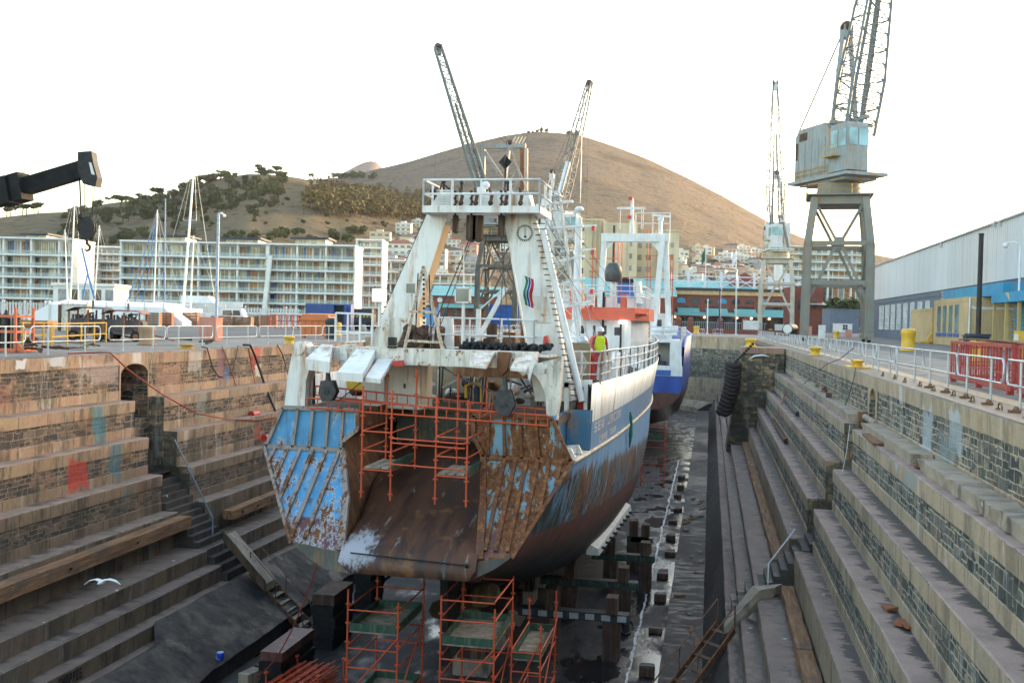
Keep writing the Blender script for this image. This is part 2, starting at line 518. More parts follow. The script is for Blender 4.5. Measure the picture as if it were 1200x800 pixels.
def wall_strip(mb, side, D, Z, y0, y1, apron, ends=(True, True), first=0, cope=1.05, step=0.5, rub_to=4):
 """stepped stone wall: risers in three bands, treads, end faces"""
 X = lambda d: AX + side * d
 n = max(1, int((y1 - y0) / step))
 ys = [y0 + (y1 - y0) * i / n for i in range(n + 1)]
 def strip(e0, e1, mi):
  """surface between two edges given as (d, z, key)"""
  vv, ff = [], []
  for y in ys:
   for d, z, k in (e0, e1):
    w = min(1.0, (y - y0) / 0.8, (y1 - y) / 0.8) if k else 0.0
    vv.append((X(d + jit(y, k) * w), y, z + jit(y, k + 31) * 0.6 * w))
  for i in range(n):
   q = (2 * i, 2 * i + 1, 2 * i + 3, 2 * i + 2)
   ff.append(q if side < 0 else tuple(reversed(q)))
  mb.add(vv, ff, mi)
 strip((D[0] + cope, 0.0, 0), (D[0] + 0.03, 0.0, 0), 2)
 strip((D[0] + 0.03, 0.0, 0), (D[0], -0.03, 1), 2)
 for k in range(first, len(D)):
  d, z = D[k], Z[k]
  zt = z - 0.03
  if k == len(D) - 1:
   break
  zb = Z[k + 1]
  h = zt - zb
  key = k + 1
  if k < rub_to:
   a = zt - h * (0.25 if k == 0 else 0.29)
   b = zb + h * (0.20 if k == 0 else 0.25)
   strip((d, zt, key), (d + 0.012, a, key), 0)
   strip((d + 0.012, a, key), (d + 0.035, a - 0.01, 0), 0)
   strip((d + 0.035, a - 0.01, 0), (d + 0.035, b, 0), 1)
   strip((d + 0.035, b, 0), (d + 0.012, b - 0.012, key), 0)
   strip((d + 0.012, b - 0.012, key), (d + 0.02, zb, key), 0)
  else:
   strip((d, zt, key), (d + 0.02, zb, key), 0)
  strip((d + 0.02, zb, key), (D[k + 1] + 0.035, zb, key + 1), 2)
  strip((D[k + 1] + 0.035, zb, key + 1), (D[k + 1], zb - 0.03, key + 1), 2)
 pd, pz = D[-1], Z[-1] - 0.03
 key = len(D)
 for d, z in apron:
  strip((pd, pz, key), (d, z, key + 1), 3)
  pd, pz, key = d, z, key + 1
 out = [(D[first] + (1.05 if first == 0 else 0.02), Z[first])]
 for k in range(first, len(D)):
  out.append((D[k], Z[k]))
  if k < len(D) - 1:
   out.append((D[k] + 0.02, Z[k + 1]))
 out += list(apron)
 out += [(out[-1][0], FLOOR - 0.3), (out[0][0], FLOOR - 0.3)]
 for on, y in zip(ends, (y0, y1)):
  if on:
   mb.poly([(X(d), y, z) for d, z in out], 4)
AP_L = [(6.95, -9.75), (6.93, FLOOR)]
AP_R = [(8.35, -9.85), (6.95, -9.9), (6.93, FLOOR)]
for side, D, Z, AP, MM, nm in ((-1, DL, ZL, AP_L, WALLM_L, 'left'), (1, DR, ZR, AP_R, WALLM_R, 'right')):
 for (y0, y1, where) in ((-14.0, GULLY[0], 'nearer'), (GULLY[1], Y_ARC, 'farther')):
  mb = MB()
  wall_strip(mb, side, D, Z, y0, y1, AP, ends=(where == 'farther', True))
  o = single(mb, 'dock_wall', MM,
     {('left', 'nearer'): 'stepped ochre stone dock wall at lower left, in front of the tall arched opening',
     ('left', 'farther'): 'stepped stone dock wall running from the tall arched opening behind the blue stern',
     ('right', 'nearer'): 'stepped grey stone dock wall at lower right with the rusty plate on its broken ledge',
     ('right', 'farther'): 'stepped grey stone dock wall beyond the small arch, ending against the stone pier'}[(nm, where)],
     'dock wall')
def arch_bay(side, D, Z, mats, zc, hw, label):
 mb = MB()
 X = lambda d: AX + side * d
 yc = (GULLY[0] + GULLY[1]) / 2
 y0, y1 = GULLY
 d0 = D[0]
 N = 14
 rise = 0.42
 spring = zc - rise
 arc = [(yc + hw * cos(pi - pi * i / N), spring + rise * sin(pi * i / N)) for i in range(N + 1)]
 front = [(y0, -0.0), (y0, -1.78), (yc - hw, -1.78)] + arc + [(yc + hw, -1.78), (y1, -1.78), (y1, -0.0)]
 pts = [(X(d0), y, z) for y, z in front]
 for i in range(N):
  a, b = arc[i], arc[i + 1]
  mb.quad((X(d0), a[0], a[1]), (X(d0), b[0], b[1]), (X(d0), b[0], 0), (X(d0), a[0], 0), 0)
  mb.quad((X(d0), a[0], a[1]), (X(d0), b[0], b[1]), (X(d0 + 3.5), b[0], b[1]), (X(d0 + 3.5), a[0], a[1]), 0)
 if hw < 1.0:
  for s in (-1, 1):
   ya, yb = (y0, yc - hw) if s < 0 else (yc + hw, y1)
   mb.quad((X(d0), ya, -2.6), (X(d0), yb, -2.6), (X(d0), yb, 0), (X(d0), ya, 0), 0)
 for yy in (yc - hw, yc + hw):
  mb.quad((X(d0), yy, -3.0), (X(d0 + 3.5), yy, -3.0), (X(d0 + 3.5), yy, spring), (X(d0), yy, spring), 1)
 mb.quad((X(d0 + 3.5), yc - hw, -3.0), (X(d0 + 3.5), yc + hw, -3.0), (X(d0 + 3.5), yc + hw, zc), (X(d0 + 3.5), yc - hw, zc), 1)
 mb.quad((X(d0 + 1.05), y0, 0), (X(d0), y0, 0), (X(d0), y1, 0), (X(d0 + 1.05), y1, 0), 2)
 mb.quad((X(d0), y0, -2.6), (X(d0), y1, -2.6), (X(d0 + 3.5), y1, -2.6), (X(d0 + 3.5), y0, -2.6), 2)
 n = 11
 zt, zb = -4.7, Z[5]
 ds, de = d0 - 1.1, D[5] + 0.15
 mb.quad((X(d0), y0, -4.7), (X(d0), y1, -4.7), (X(d0), y1, -2.6), (X(d0), y0, -2.6), 1)
 mb.quad((X(d0), y0, -4.7), (X(d0), y1, -4.7), (X(ds), y1, -4.7), (X(ds), y0, -4.7), 3)
 for i in range(n):
  z1 = zt + (zb - zt) * i / n
  z2 = zt + (zb - zt) * (i + 1) / n
  da = ds + (de - ds) * i / n
  db = ds + (de - ds) * (i + 1) / n
  xa, xb = sorted((X(da), X(db)))
  mb.bx(xa, xb, y0 + 0.002, y1 - 0.002, Z[5] - 1.5, z2, 3)
 xa, xb = sorted((X(D[4] + 0.2), X(D[5])))
 mb.bx(xa, xb, y0 + 0.001, y1 - 0.001, -10.8, Z[5] - 0.004, 2)
 for k in range(5, len(D) - 1):
  xa, xb = sorted((X(D[k]), X(D[k + 1])))
  for j in range(2):
   f = (j + 1) / 2
   xm = xa + (xb - xa) * 0.5
   lo, hi = ((xm, xb) if j else (xa, xm)) if side < 0 else ((xa, xm) if j else (xm, xb))
   zz = Z[k] + (Z[k + 1] - Z[k]) * (0.5 if j == 0 else 1.0)
   mb.bx(lo, hi, y0 + 0.001, y1 - 0.001, -10.8, zz, 3)
 return single(mb, 'stair_recess', mats, label, 'stone stairs')
arch_bay(-1, DL, ZL, WALLM_L, -0.42, 0.95, 'tall dark arched opening in the left dock wall with stone stairs below it')
arch_bay(1, DR, ZR, WALLM_R, -0.42, 0.62, 'small round arched recess in the right dock wall above a narrow stair gap')
mb = MB()
mb.quad((AX - DL[-1], GULLY[0], ZL[-1]), (AX - 6.95, GULLY[0], -9.75), (AX - 6.95, GULLY[1], -9.75), (AX - DL[-1], GULLY[1], ZL[-1]), 0)
mb.quad((AX - 6.95, GULLY[0], -9.75), (AX - 6.93, GULLY[0], FLOOR), (AX - 6.93, GULLY[1], FLOOR), (AX - 6.95, GULLY[1], -9.75), 0)
mb.quad((AX + DR[-1], GULLY[0], ZR[-1]), (AX + 8.35, GULLY[0], -9.85), (AX + 8.35, GULLY[1], -9.85), (AX + DR[-1], GULLY[1], ZR[-1]), 0)
mb.quad((AX + 8.35, GULLY[0], -9.85), (AX + 6.95, GULLY[0], -9.9), (AX + 6.95, GULLY[1], -9.9), (AX + 8.35, GULLY[1], -9.85), 0)
mb.quad((AX + 6.95, GULLY[0], -9.9), (AX + 6.93, GULLY[0], FLOOR), (AX + 6.93, GULLY[1], FLOOR), (AX + 6.95, GULLY[1], -9.9), 0)
tag(mb.build('dock_apron', [M_TD]), kind='structure')
mb = MB()
NA = 40
prof = []
for k in range(len(DL)):
 prof.append((DL[k], ZL[k]))
 if k < len(DL) - 1:
  prof.append((DL[k] + 0.02, ZL[k + 1]))
prof += AP_L
rings = []
for i in range(NA + 1):
 t = pi * i / NA
 rings.append([(AX - d * cos(t), Y_ARC + d * sin(t), z) for d, z in prof])
for i in range(NA):
 for k in range(len(prof) - 1):
  flat = abs(prof[k][1] - prof[k + 1][1]) < 0.02
  mi = 2 if flat else (1 if k in (2, 4, 6) else 0)
  mb.quad(rings[i][k], rings[i][k + 1], rings[i + 1][k + 1], rings[i + 1][k], mi)
 t0, t1 = pi * i / NA, pi * (i + 1) / NA
 R1 = DL[0] + 1.05
 mb.quad(rings[i][0], rings[i + 1][0], (AX - R1 * cos(t1), Y_ARC + R1 * sin(t1), 0), (AX - R1 * cos(t0), Y_ARC + R1 * sin(t0), 0), 2)
for rg in (rings[0], rings[-1]):
 mb.poly([tuple(p) for p in rg] + [(rg[0][0], rg[0][1], FLOOR - 0.2)], 3)
single(mb, 'dock_wall', WALLM_R, 'curved far head of the dock with rounded stone steps behind the blue ship', 'dock wall')
mb = MB()
YP = 78.0
pts = [(AX + 13.72, 0.012), (AX + 10.75, 0.012), (AX + 10.7, -0.25), (AX + 10.35, -2.8), (AX + 9.75, -7.3), (AX + 9.3, -10.5), (AX + 13.72, -10.5)]
mb.prism(pts, 'y', YP, YP + 4.2, 0)
mb.bx(AX + 10.6, AX + 13.7, YP - 0.12, YP + 4.3, -0.42, 0.02, 1)
single(mb, 'stone_pier', [M_PIER, M_PIERT], 'broad battered stone pier jutting from the right dock wall', 'stone pier')
# ---- floor
m, nt, b = new_mat('dock floor wet')
pos = world_pos(nt)
c = mix(nt, rng(nt, noi(nt, 0.5, 6, pos), 0.35, 0.65), (0.014, 0.013, 0.015), (0.034, 0.03, 0.031))
c = mix(nt, rng(nt, noi(nt, 2.2, 7, pos, 0.7), 0.5, 0.7, 0, 0.8), c, (0.009, 0.008, 0.009))
c = mix(nt, rng(nt, noi(nt, 1.0, 5, mapped(nt, pos, (1.4, 0.5, 1), (4, 4, 4))), 0.56, 0.66, 0, 0.6), c, (0.06, 0.03, 0.024))
br = nt.nodes.new('ShaderNodeTexBrick')
br.inputs['Scale'].default_value = 1
br.inputs['Brick Width'].default_value = 2.4
br.inputs['Row Height'].default_value = 3.0
br.inputs['Mortar Size'].default_value = 0.03
put(nt, br.inputs['Color1'], (1, 1, 1))
put(nt, br.inputs['Color2'], (0.8, 0.8, 0.8))
put(nt, br.inputs['Mortar'], (0.3, 0.3, 0.3))
nt.links.new(mapped(nt, pos, (1, 1, 1), (0.4, 0, 0)), br.inputs['Vector'])
c = mix(nt, 1.0, c, br.outputs[0], 'MULTIPLY')
put(nt, b.inputs['Base Color'], c)
wetn = noi(nt, 0.42, 5, mapped(nt, pos, (1.3, 0.7, 1), (2, 5, 1)), 0.6)
right = rng(nt, sep(nt, pos)[0], AX + 3.0, AX + 5.2, 0.0, 0.10)
wetn = mth(nt, 'ADD', wetn, right)
put(nt, b.inputs['Roughness'], rng(nt, wetn, 0.50, 0.68, 0.75, 0.14))
hh = mth(nt, 'MULTIPLY', noi(nt, 9, 7, pos, 0.7), rng(nt, wetn, 0.50, 0.70, 1, 0.12))
bump(nt, b, hh, 0.5, 0.04)
b.inputs['Specular IOR Level'].default_value = 0.6
M_FLOOR = m
mb = MB()
mb.quad((AX - 7, -14, FLOOR), (AX + 7, -14, FLOOR), (AX + 7, Y_ARC, FLOOR), (AX - 7, Y_ARC, FLOOR))
n = 24
mb.poly([(AX - 7 * cos(pi * i / n), Y_ARC + 7 * sin(pi * i / n), FLOOR) for i in range(n + 1)])
tag(mb.build('dock_floor', [M_FLOOR]), kind='structure')
mb = MB()
mb.bx(AX - 15, AX + 14.6, -14.6, -14.0, -12, 0.0)
tag(mb.build('dock_sill', [M_DR]), kind='structure')
mb = MB()
for s in (-1, 1):
 xa, xb = sorted((AX + s * 5.95, AX + s * 6.93))
 mb.bx(xa, xb, -14, Y_ARC, FLOOR - 0.1, FLOOR + 0.14)
tag(mb.build('dock_gutter_kerb', [M_FLOOR]), kind='structure')
m, nt, b = new_mat('pale floor strip')  # ragged pale strip along the floor, blotched at random
pos = world_pos(nt)
put(nt, b.inputs['Base Color'], rmp(nt, noi(nt, 3, 6, pos, 0.7), [(0.35, (0.09, 0.09, 0.10)), (0.5, (0.62, 0.63, 0.66)), (0.8, (0.8, 0.8, 0.82))]))
b.inputs['Roughness'].default_value = 0.5
mb = MB()
yy = 20.0
vv = []
while yy < 92:
 w = 0.035 + 0.05 * abs(mnoise.noise(V((yy * 1.7, 3, 0)))) * 2
 x = AX + 5.86 + 0.09 * mnoise.noise(V((yy * 0.6, 0, 0))) + 0.05 * mnoise.noise(V((yy * 2.3, 8, 0)))
 vv.append((x - w, x + w, yy))
 yy += 0.22
for a, c_ in zip(vv, vv[1:]):
 mb.quad((a[0], a[2], FLOOR + 0.006), (a[1], a[2], FLOOR + 0.006), (c_[1], c_[2], FLOOR + 0.006), (c_[0], c_[2], FLOOR + 0.006))
tag(mb.build('floor_pale_line', [m]), kind='structure')
for i in range(1):
 pass
# ------------------------------------------------------------------ ground
m, nt, b = new_mat('quay surface')
pos = world_pos(nt)
x = sep(nt, pos)[0]
asph = mix(nt, rng(nt, noi(nt, 0.25, 6, pos), 0.35, 0.65), (0.085, 0.085, 0.09), (0.15, 0.145, 0.14))
asph = mix(nt, rng(nt, noi(nt, 30, 3, pos, 0.7), 0.35, 0.7, 0, 0.5), asph, (0.055, 0.055, 0.06))
conc = mix(nt, rng(nt, noi(nt, 0.6, 6, pos), 0.35, 0.65), (0.27, 0.25, 0.225), (0.19, 0.175, 0.16))
conc = mix(nt, rng(nt, noi(nt, 12, 5, pos, 0.7), 0.4, 0.7, 0, 0.5), conc, (0.12, 0.11, 0.105))
edge = mth(nt, 'MULTIPLY', rng(nt, x, -31.0, -30.0), rng(nt, x, 13.0, 12.6))
c = mix(nt, edge, asph, conc)
oil = rng(nt, noi(nt, 0.35, 6, mapped(nt, pos, (1, 1, 1), (7, 3, 0)), 0.65), 0.56, 0.66, 0, 0.75)
c = mix(nt, oil, c, (0.05, 0.045, 0.042))
rst = rng(nt, noi(nt, 0.22, 6, mapped(nt, pos, (1, 1, 1), (1, 13, 0)), 0.6), 0.58, 0.68, 0, 0.5)
c = mix(nt, rst, c, (0.17, 0.10, 0.06))
put(nt, b.inputs['Base Color'], c)
b.inputs['Roughness'].default_value = 0.85
bump(nt, b, noi(nt, 20, 6, pos, 0.7), 0.25, 0.02)
M_QUAY = m
mb = MB()
GZ = -0.02
L0, R0 = AX - 14.6, AX + 14.6
BIG = 6000
mb.quad((-BIG, -60, GZ), (L0, -60, GZ), (L0, Y_ARC, GZ), (-BIG, Y_ARC, GZ))
mb.quad((R0, -60, GZ), (BIG, -60, GZ), (BIG, Y_ARC, GZ), (R0, Y_ARC, GZ))
R1 = DL[0] + 1.0
arc = [(AX - R1 * cos(pi * i / 24), Y_ARC + R1 * sin(pi * i / 24), GZ) for i in range(25)]
mb.poly([(-BIG, Y_ARC, GZ)] + arc[:13] + [(AX, BIG, GZ), (-BIG, BIG, GZ)])
mb.poly(arc[12:] + [(BIG, Y_ARC, GZ), (BIG, BIG, GZ), (AX, BIG, GZ)])
tag(mb.build('quay_ground', [M_QUAY]), kind='structure')
m, nt, b = new_mat('faded yellow line')
pos = world_pos(nt)
put(nt, b.inputs['Base Color'], mix(nt, rng(nt, noi(nt, 6, 7, pos, 0.75), 0.42, 0.62), (0.62, 0.42, 0.22), (0.33, 0.28, 0.24)))
b.inputs['Roughness'].default_value = 0.8
M_YLINE = m
mb = MB()
mb.quad((6.62, -10, GZ + 0.005), (7.15, -10, GZ + 0.005), (7.15, 150, GZ + 0.005), (6.62, 150, GZ + 0.005))
tag(mb.build('painted_quay_line', [M_YLINE]), kind='structure')
M_RAILSTEEL = plain('rail steel', (0.10, 0.065, 0.05), 0.5, 0.6)
for xr in (8.1, 8.75):
 mb = MB()
 mb.bx(xr - 0.035, xr + 0.035, -10, 240, GZ - 0.05, GZ + 0.012)
 mb.quad((xr + 0.04, -10, GZ + 0.004), (xr + 0.13, -10, GZ + 0.004), (xr + 0.13, 240, GZ + 0.004), (xr + 0.04, 240, GZ + 0.004))
 tag(mb.build('crane_track', [M_RAILSTEEL]), kind='structure')
# ------------------------------------------------------------------ hill
RIDGE = [(-500, 262), (-200, 262), (0, 258), (120, 243), (215, 225), (300, 215), (400, 207), (440, 197), (480, 187), (520, 175), (560, 165),
   (590, 158), (620, 153.5), (650, 155), (680, 160), (720, 173), (760, 188), (800, 207), (840, 228), (870, 245), (900, 262),
   (940, 280), (975, 290), (1010, 296), (1045, 302), (1100, 318), (1200, 345), (1500, 370)]
SPUR = [(-500, 268), (-200, 262), (-60, 256), (0, 253), (40, 249), (80, 247), (110, 240), (140, 236), (170, 233), (200, 227), (225, 218), (250, 209), (285, 202),
  (320, 203), (350, 207), (380, 214), (400, 222), (440, 232), (480, 246), (520, 262), (560, 285), (600, 315), (640, 345), (700, 372), (800, 380)]
def lin(tab, x):
 if x <= tab[0][0]:
  return tab[0][1]
 for (a, p), (b, q) in zip(tab, tab[1:]):
  if x <= b:
   t = (x - a) / (b - a)
   return p + (q - p) * t
 return tab[-1][1]
D_MAIN, D_SPUR = 1950.0, 1150.0
def hill_dir(px):
 """unit ground direction and pitch slopes for a bearing"""
 d = ray(px, 381)
 h = V((d.x, d.y, 0))
 return h.normalized(), h.length
def elev(px, py):
 d = ray(px, py)
 return d.z / sqrt(d.x * d.x + d.y * d.y)
HT = {}
for i in range(-42, 127):
 px = i * 12.0
 HT[i] = (elev(px, lin(RIDGE, px)), elev(px, lin(SPUR, px)))
def hill_z(px, d):
 i = px / 12.0
 a = int(math.floor(i))
 a = max(-42, min(125, a))
 t = i - a
 em = HT[a][0] * (1 - t) + HT[a + 1][0] * t
 es = HT[a][1] * (1 - t) + HT[a + 1][1] * t
 hm = max(0, em) * D_MAIN + CAMZ
 hs = max(0, es) * D_SPUR + CAMZ
 tm = (d - 420) / (D_MAIN - 420)
 ts = (d - 330) / (D_SPUR - 330)
 zm = hm * (max(0, tm) ** 1.35 if tm < 1 else max(0.0, 1 - 0.8 * (tm - 1) - 1.2 * (tm - 1) ** 2))
 zs = hs * (max(0, ts) ** 1.2 if ts < 1 else max(0.0, 1 - 1.3 * (ts - 1) ** 1.2))
 k = 0.16 * max(hm, hs, 1)
 z = max(zm, zs)
 dd = abs(zm - zs)
 if dd < 12:
  z += (12 - dd) ** 2 / 48.0 * min(1, z / 40)
 h, l = hill_dir(px)
 p = h * d
 amp = min(1.0, z / 60.0) * (0.25 if (tm > 0.9 and tm < 1.1) or (ts > 0.9 and ts < 1.1) else 1.0)
 z += amp * (7 * mnoise.noise(V((p.x * 0.006, p.y * 0.006, 0))) + 2.5 * mnoise.noise(V((px * 0.03, d * 0.003, 8))) + 2.2 * mnoise.noise(V((p.x * 0.02, p.y * 0.02, 5))))
 return z
def hill_pt(px, d):
 h, l = hill_dir(px)
 return V((h.x * d, h.y * d, hill_z(px, d)))
def hill_hit(px, py, near=380, far=2050):
 """survey: where the line of sight px, py meets the hillside"""
 e = elev(px, py)
 d = near
 while d < far:
  if (hill_z(px, d) - CAMZ) / d >= e:
   return hill_pt(px, d)
  d += 8
 return None
m, nt, b = new_mat('hill grass and scrub')
pos = world_pos(nt)
n1 = noi(nt, 0.006, 6, pos, 0.6)
c = mix(nt, rng(nt, n1, 0.35, 0.65), (0.19, 0.15, 0.122), (0.145, 0.12, 0.098))
z = sep(nt, pos)
low = mth(nt, 'ADD', z[2], mth(nt, 'MULTIPLY', mth(nt, 'SUBTRACT', noi(nt, 0.01, 5, pos), 0.5), 160))
c = mix(nt, rng(nt, noi(nt, 0.02, 6, mapped(nt, pos, (1, 1, 1), (50, 0, 0)), 0.6), 0.5, 0.66, 0, 0.8), c, (0.19, 0.145, 0.085))
dist = mth(nt, 'ADD', z[1], mth(nt, 'MULTIPLY', z[0], 0.2))
c = mix(nt, rng(nt, mth(nt, 'ADD', dist, mth(nt, 'MULTIPLY', low, -1.5)), 1150, 700, 0, 0.7), c, (0.19, 0.16, 0.085))
v = nt.nodes.new('ShaderNodeTexVoronoi')
v.inputs['Scale'].default_value = 0.075
nt.links.new(pos, v.inputs['Vector'])
dots = mth(nt, 'MULTIPLY', rng(nt, v.outputs['Distance'], 0.32, 0.18), rng(nt, noi(nt, 0.012, 4, pos), 0.30, 0.45))
c = mix(nt, mth(nt, 'MULTIPLY', dots, 0.95), c, (0.035, 0.036, 0.022))
v2 = nt.nodes.new('ShaderNodeTexVoronoi')
v2.inputs['Scale'].default_value = 0.2
nt.links.new(pos, v2.inputs['Vector'])
c = mix(nt, rng(nt, v2.outputs['Distance'], 0.35, 0.15, 0, 0.5), c, (0.07, 0.062, 0.04))
c = mix(nt, rng(nt, noi(nt, 0.15, 5, pos, 0.7), 0.4, 0.7, 0, 0.6), c, (0.25, 0.20, 0.15))
gul = noi(nt, 1.0, 6, mapped(nt, pos, (0.012, 0.012, 0.012)), 0.7)
c = mix(nt, rng(nt, gul, 0.5, 0.64, 0, 0.5), c, (0.07, 0.06, 0.045))
put(nt, b.inputs['Base Color'], c)
b.inputs['Roughness'].default_value = 0.95
b.inputs['Specular IOR Level'].default_value = 0.1
bump(nt, b, noi(nt, 0.05, 9, pos, 0.75), 1.0, 12.0)
M_HILL = m
mb = MB()
rows = [330 + 26 * i for i in range(0, 78)]
cols = [(-480 + 6 * i) for i in range(0, 331)]
vv = [hill_pt(px, d) - V((0, 0, 0.6 if d < 420 else 0)) for px in cols for d in rows]
nr = len(rows)
ff = [(i * nr + k, (i + 1) * nr + k, (i + 1) * nr + k + 1, i * nr + k + 1) for i in range(len(cols) - 1) for k in range(nr - 1)]
mb.add(vv, ff, 0, True)
tag(mb.build('hill', [M_HILL]), kind='structure')
mb = MB()
prof = [(395, 204), (405, 199), (414, 194), (423, 190), (431, 188.6), (437, 190), (442, 195), (452, 200), (470, 204)]
DP = 4200.0
rr = []
for k, off in enumerate((-500, 0, 500)):
 row = []
 for px, py in prof:
  h, l = hill_dir(px)
  p = h * (DP + off)
  row.append((p.x, p.y, (elev(px, py) * DP + CAMZ) if k == 1 else 300.0))
 rr.append(row)
mb.loft(rr, False, False, 0, True)
tag(mb.build('far_peak_hill', [plain('far rock', (0.21, 0.16, 0.14), 0.95, 0, 0.15, 0.004)]), kind='structure')
# ------------------------------------------------------------------ materials for ships
M_WHITE = painted('white ship paint', (0.80, 0.80, 0.78), 0.24, 0.9, 0.22, 0.4, 0.8)
M_WHITER = painted('white ship paint rusted', (0.76, 0.73, 0.66), 0.5, 1.0, 0.8, 0.5, 0.9)
M_CLEANW = painted('white paint', (0.76, 0.77, 0.77), 0.08, 0.25, 0.2, 0.4, 1.0)
M_LEGSUN = painted('leg face sun tint', (0.62, 0.44, 0.28), 0.2, 0.5, 0.2, 0.6, 1.0)  # warmth of the low sun painted into the leg's inner face
M_RUST = painted('rust', (0.13, 0.052, 0.026), 0.5, 0.6, 0.6, 0.85, 1.6, (0.20, 0.085, 0.035))
M_DRUST = painted('dark rust', (0.05, 0.026, 0.019), 0.35, 0.4, 0.5, 0.8, 1.4, (0.085, 0.04, 0.025))
M_BLACK = plain('black iron', (0.018, 0.018, 0.02), 0.55, 0.2, 0.5, 5)
M_DKGREY = plain('dark grey gear', (0.05, 0.05, 0.055), 0.6, 0.1, 0.5, 6)
M_ROPE = plain('rope', (0.10, 0.085, 0.065), 0.9, 0, 0.4, 12)
M_REDROPE = plain('red hose', (0.33, 0.05, 0.03), 0.7, 0, 0.3, 8)
M_SCAF = painted('orange scaffold', (0.62, 0.085, 0.025), 0.12, 0.12, 0.35, 0.5, 3.0, (0.50, 0.065, 0.02))
M_BOARD = plain('scaffold board', (0.27, 0.22, 0.16), 0.9, 0, 0.45, 5)
M_GREEN = painted('green boards', (0.022, 0.07, 0.04), 0.1, 0.1, 0.5, 0.7, 2)
M_GALV = plain('galvanised', (0.50, 0.53, 0.56), 0.4, 0.5, 0.15, 6)
M_ORANGE = painted('orange red paint', (0.72, 0.13, 0.07), 0.06, 0.2, 0.15, 0.4)
M_GLASS = glassy('dark glass')
M_YELLOW = painted('yellow paint', (0.72, 0.42, 0.025), 0.15, 0.3, 0.3, 0.45, 2.5)
M_SKYBLUE = painted('light blue paint', (0.13, 0.40, 0.66), 0.26, 0.7, 0.3, 0.5, 1.5)
M_RED = painted('red paint', (0.55, 0.03, 0.025), 0.1, 0.1, 0.3, 0.45, 2)
M_DOME = plain('dark dome', (0.075, 0.08, 0.08), 0.4, 0, 0.2, 4)
CX = -7.65
def transom_mat(name, paint, flake, low, rust_amt, white_amt):
 """stern plating: paint eaten by rust, boot-topping below a level line"""
 m, nt, b = new_mat(name)
 pos = world_pos(nt)
 z = sep(nt, pos)[2]
 edge = mth(nt, 'ADD', z, mth(nt, 'MULTIPLY', mth(nt, 'SUBTRACT', noi(nt, 6, 5, pos), 0.5), 0.1))
 c = mix(nt, rng(nt, noi(nt, 1.6, 5, pos), 0.35, 0.65), paint, tuple(x * 0.8 for x in paint))
 c = mix(nt, rng(nt, edge, low + 0.03, low - 0.03), c, (0.13, 0.045, 0.05))
 f1 = noi(nt, 5.0, 10, mapped(nt, pos, (1.3, 1, 0.33), (2, 2, 2)), 0.76)
 big = noi(nt, 0.9, 4, mapped(nt, pos, (1.5, 1, 0.5), (6, 1, 0)), 0.6)
 k = mth(nt, 'ADD', f1, mth(nt, 'MULTIPLY', mth(nt, 'SUBTRACT', big, 0.5), 0.8))
 c = mix(nt, rng(nt, k, 0.62 - white_amt, 0.66 - white_amt), c, flake)
 c = mix(nt, rng(nt, k, 0.68 - rust_amt, 0.72 - rust_amt), c, rust_col(nt, 7))
 st = noi(nt, 1, 6, mapped(nt, pos, (4.5, 4.5, 0.4), (3, 3, 0)), 0.68)
 c = mix(nt, rng(nt, st, 0.52, 0.68, 0, 0.7), c, (0.12, 0.052, 0.025))
 put(nt, b.inputs['Base Color'], c)
 put(nt, b.inputs['Roughness'], rng(nt, k, 0.6 - rust_amt, 0.74 - rust_amt, 0.5, 0.9))
 bump(nt, b, f1, 0.35, 0.02)
 return m
M_TPORT = transom_mat('stern plate blue', (0.09, 0.34, 0.62), (0.42, 0.46, 0.50), -3.72, 0.10, 0.09)
M_TSTAR = transom_mat('stern plate rusted', (0.16, 0.33, 0.42), (0.36, 0.30, 0.20), -3.75, 0.24, 0.19)
M_RIBP = transom_mat('stern rib worn', (0.32, 0.27, 0.24), (0.45, 0.44, 0.43), -9, 0.16, 0.05)
M_RIBS = transom_mat('stern rib rusted', (0.12, 0.05, 0.026), (0.2, 0.09, 0.05), -9, 0.3, 0.02)
m, nt, b = new_mat('ramp plate')
pos = world_pos(nt)
st = noi(nt, 1, 7, mapped(nt, pos, (3.0, 0.5, 0.5)), 0.65)
c = mix(nt, rng(nt, st, 0.35, 0.65), (0.042, 0.019, 0.012), (0.105, 0.042, 0.02))
c = mix(nt, rng(nt, noi(nt, 1.2, 6, pos, 0.6), 0.55, 0.68, 0, 0.7), c, (0.24, 0.10, 0.03))
c = mix(nt, rng(nt, noi(nt, 1, 6, mapped(nt, pos, (3.5, 0.6, 0.6), (4, 0, 3)), 0.6), 0.63, 0.72, 0, 0.5), c, (0.42, 0.40, 0.36))
s = sep(nt, pos)
sp = mth(nt, 'ADD', mth(nt, 'MULTIPLY', noi(nt, 9, 9, mapped(nt, pos, (1.6, 0.5, 0.45)), 0.85), 0.75), mth(nt, 'MULTIPLY', noi(nt, 3, 4, pos), 0.3))
dx = mth(nt, 'DIVIDE', mth(nt, 'SUBTRACT', s[0], -8.8), 0.5)
dz = mth(nt, 'DIVIDE', mth(nt, 'SUBTRACT', s[2], -4.4), 0.36)
dd = mth(nt, 'SQRT', mth(nt, 'ADD', mth(nt, 'MULTIPLY', dx, dx), mth(nt, 'MULTIPLY', dz, dz)))
k = mth(nt, 'SUBTRACT', mth(nt, 'MULTIPLY', mth(nt, 'SUBTRACT', sp, 0.30), 4.2), mth(nt, 'MULTIPLY', dd, 0.95))
c = mix(nt, rng(nt, k, -0.2, 0.45, 0, 0.72), c, (0.52, 0.53, 0.58))
put(nt, b.inputs['Base Color'], c)
put(nt, b.inputs['Roughness'], rng(nt, st, 0.3, 0.7, 0.45, 0.75))
bump(nt, b, noi(nt, 12, 7, pos, 0.7), 0.25, 0.02)
M_RAMP = m
m, nt, b = new_mat('trawler hull side')
pos = world_pos(nt)
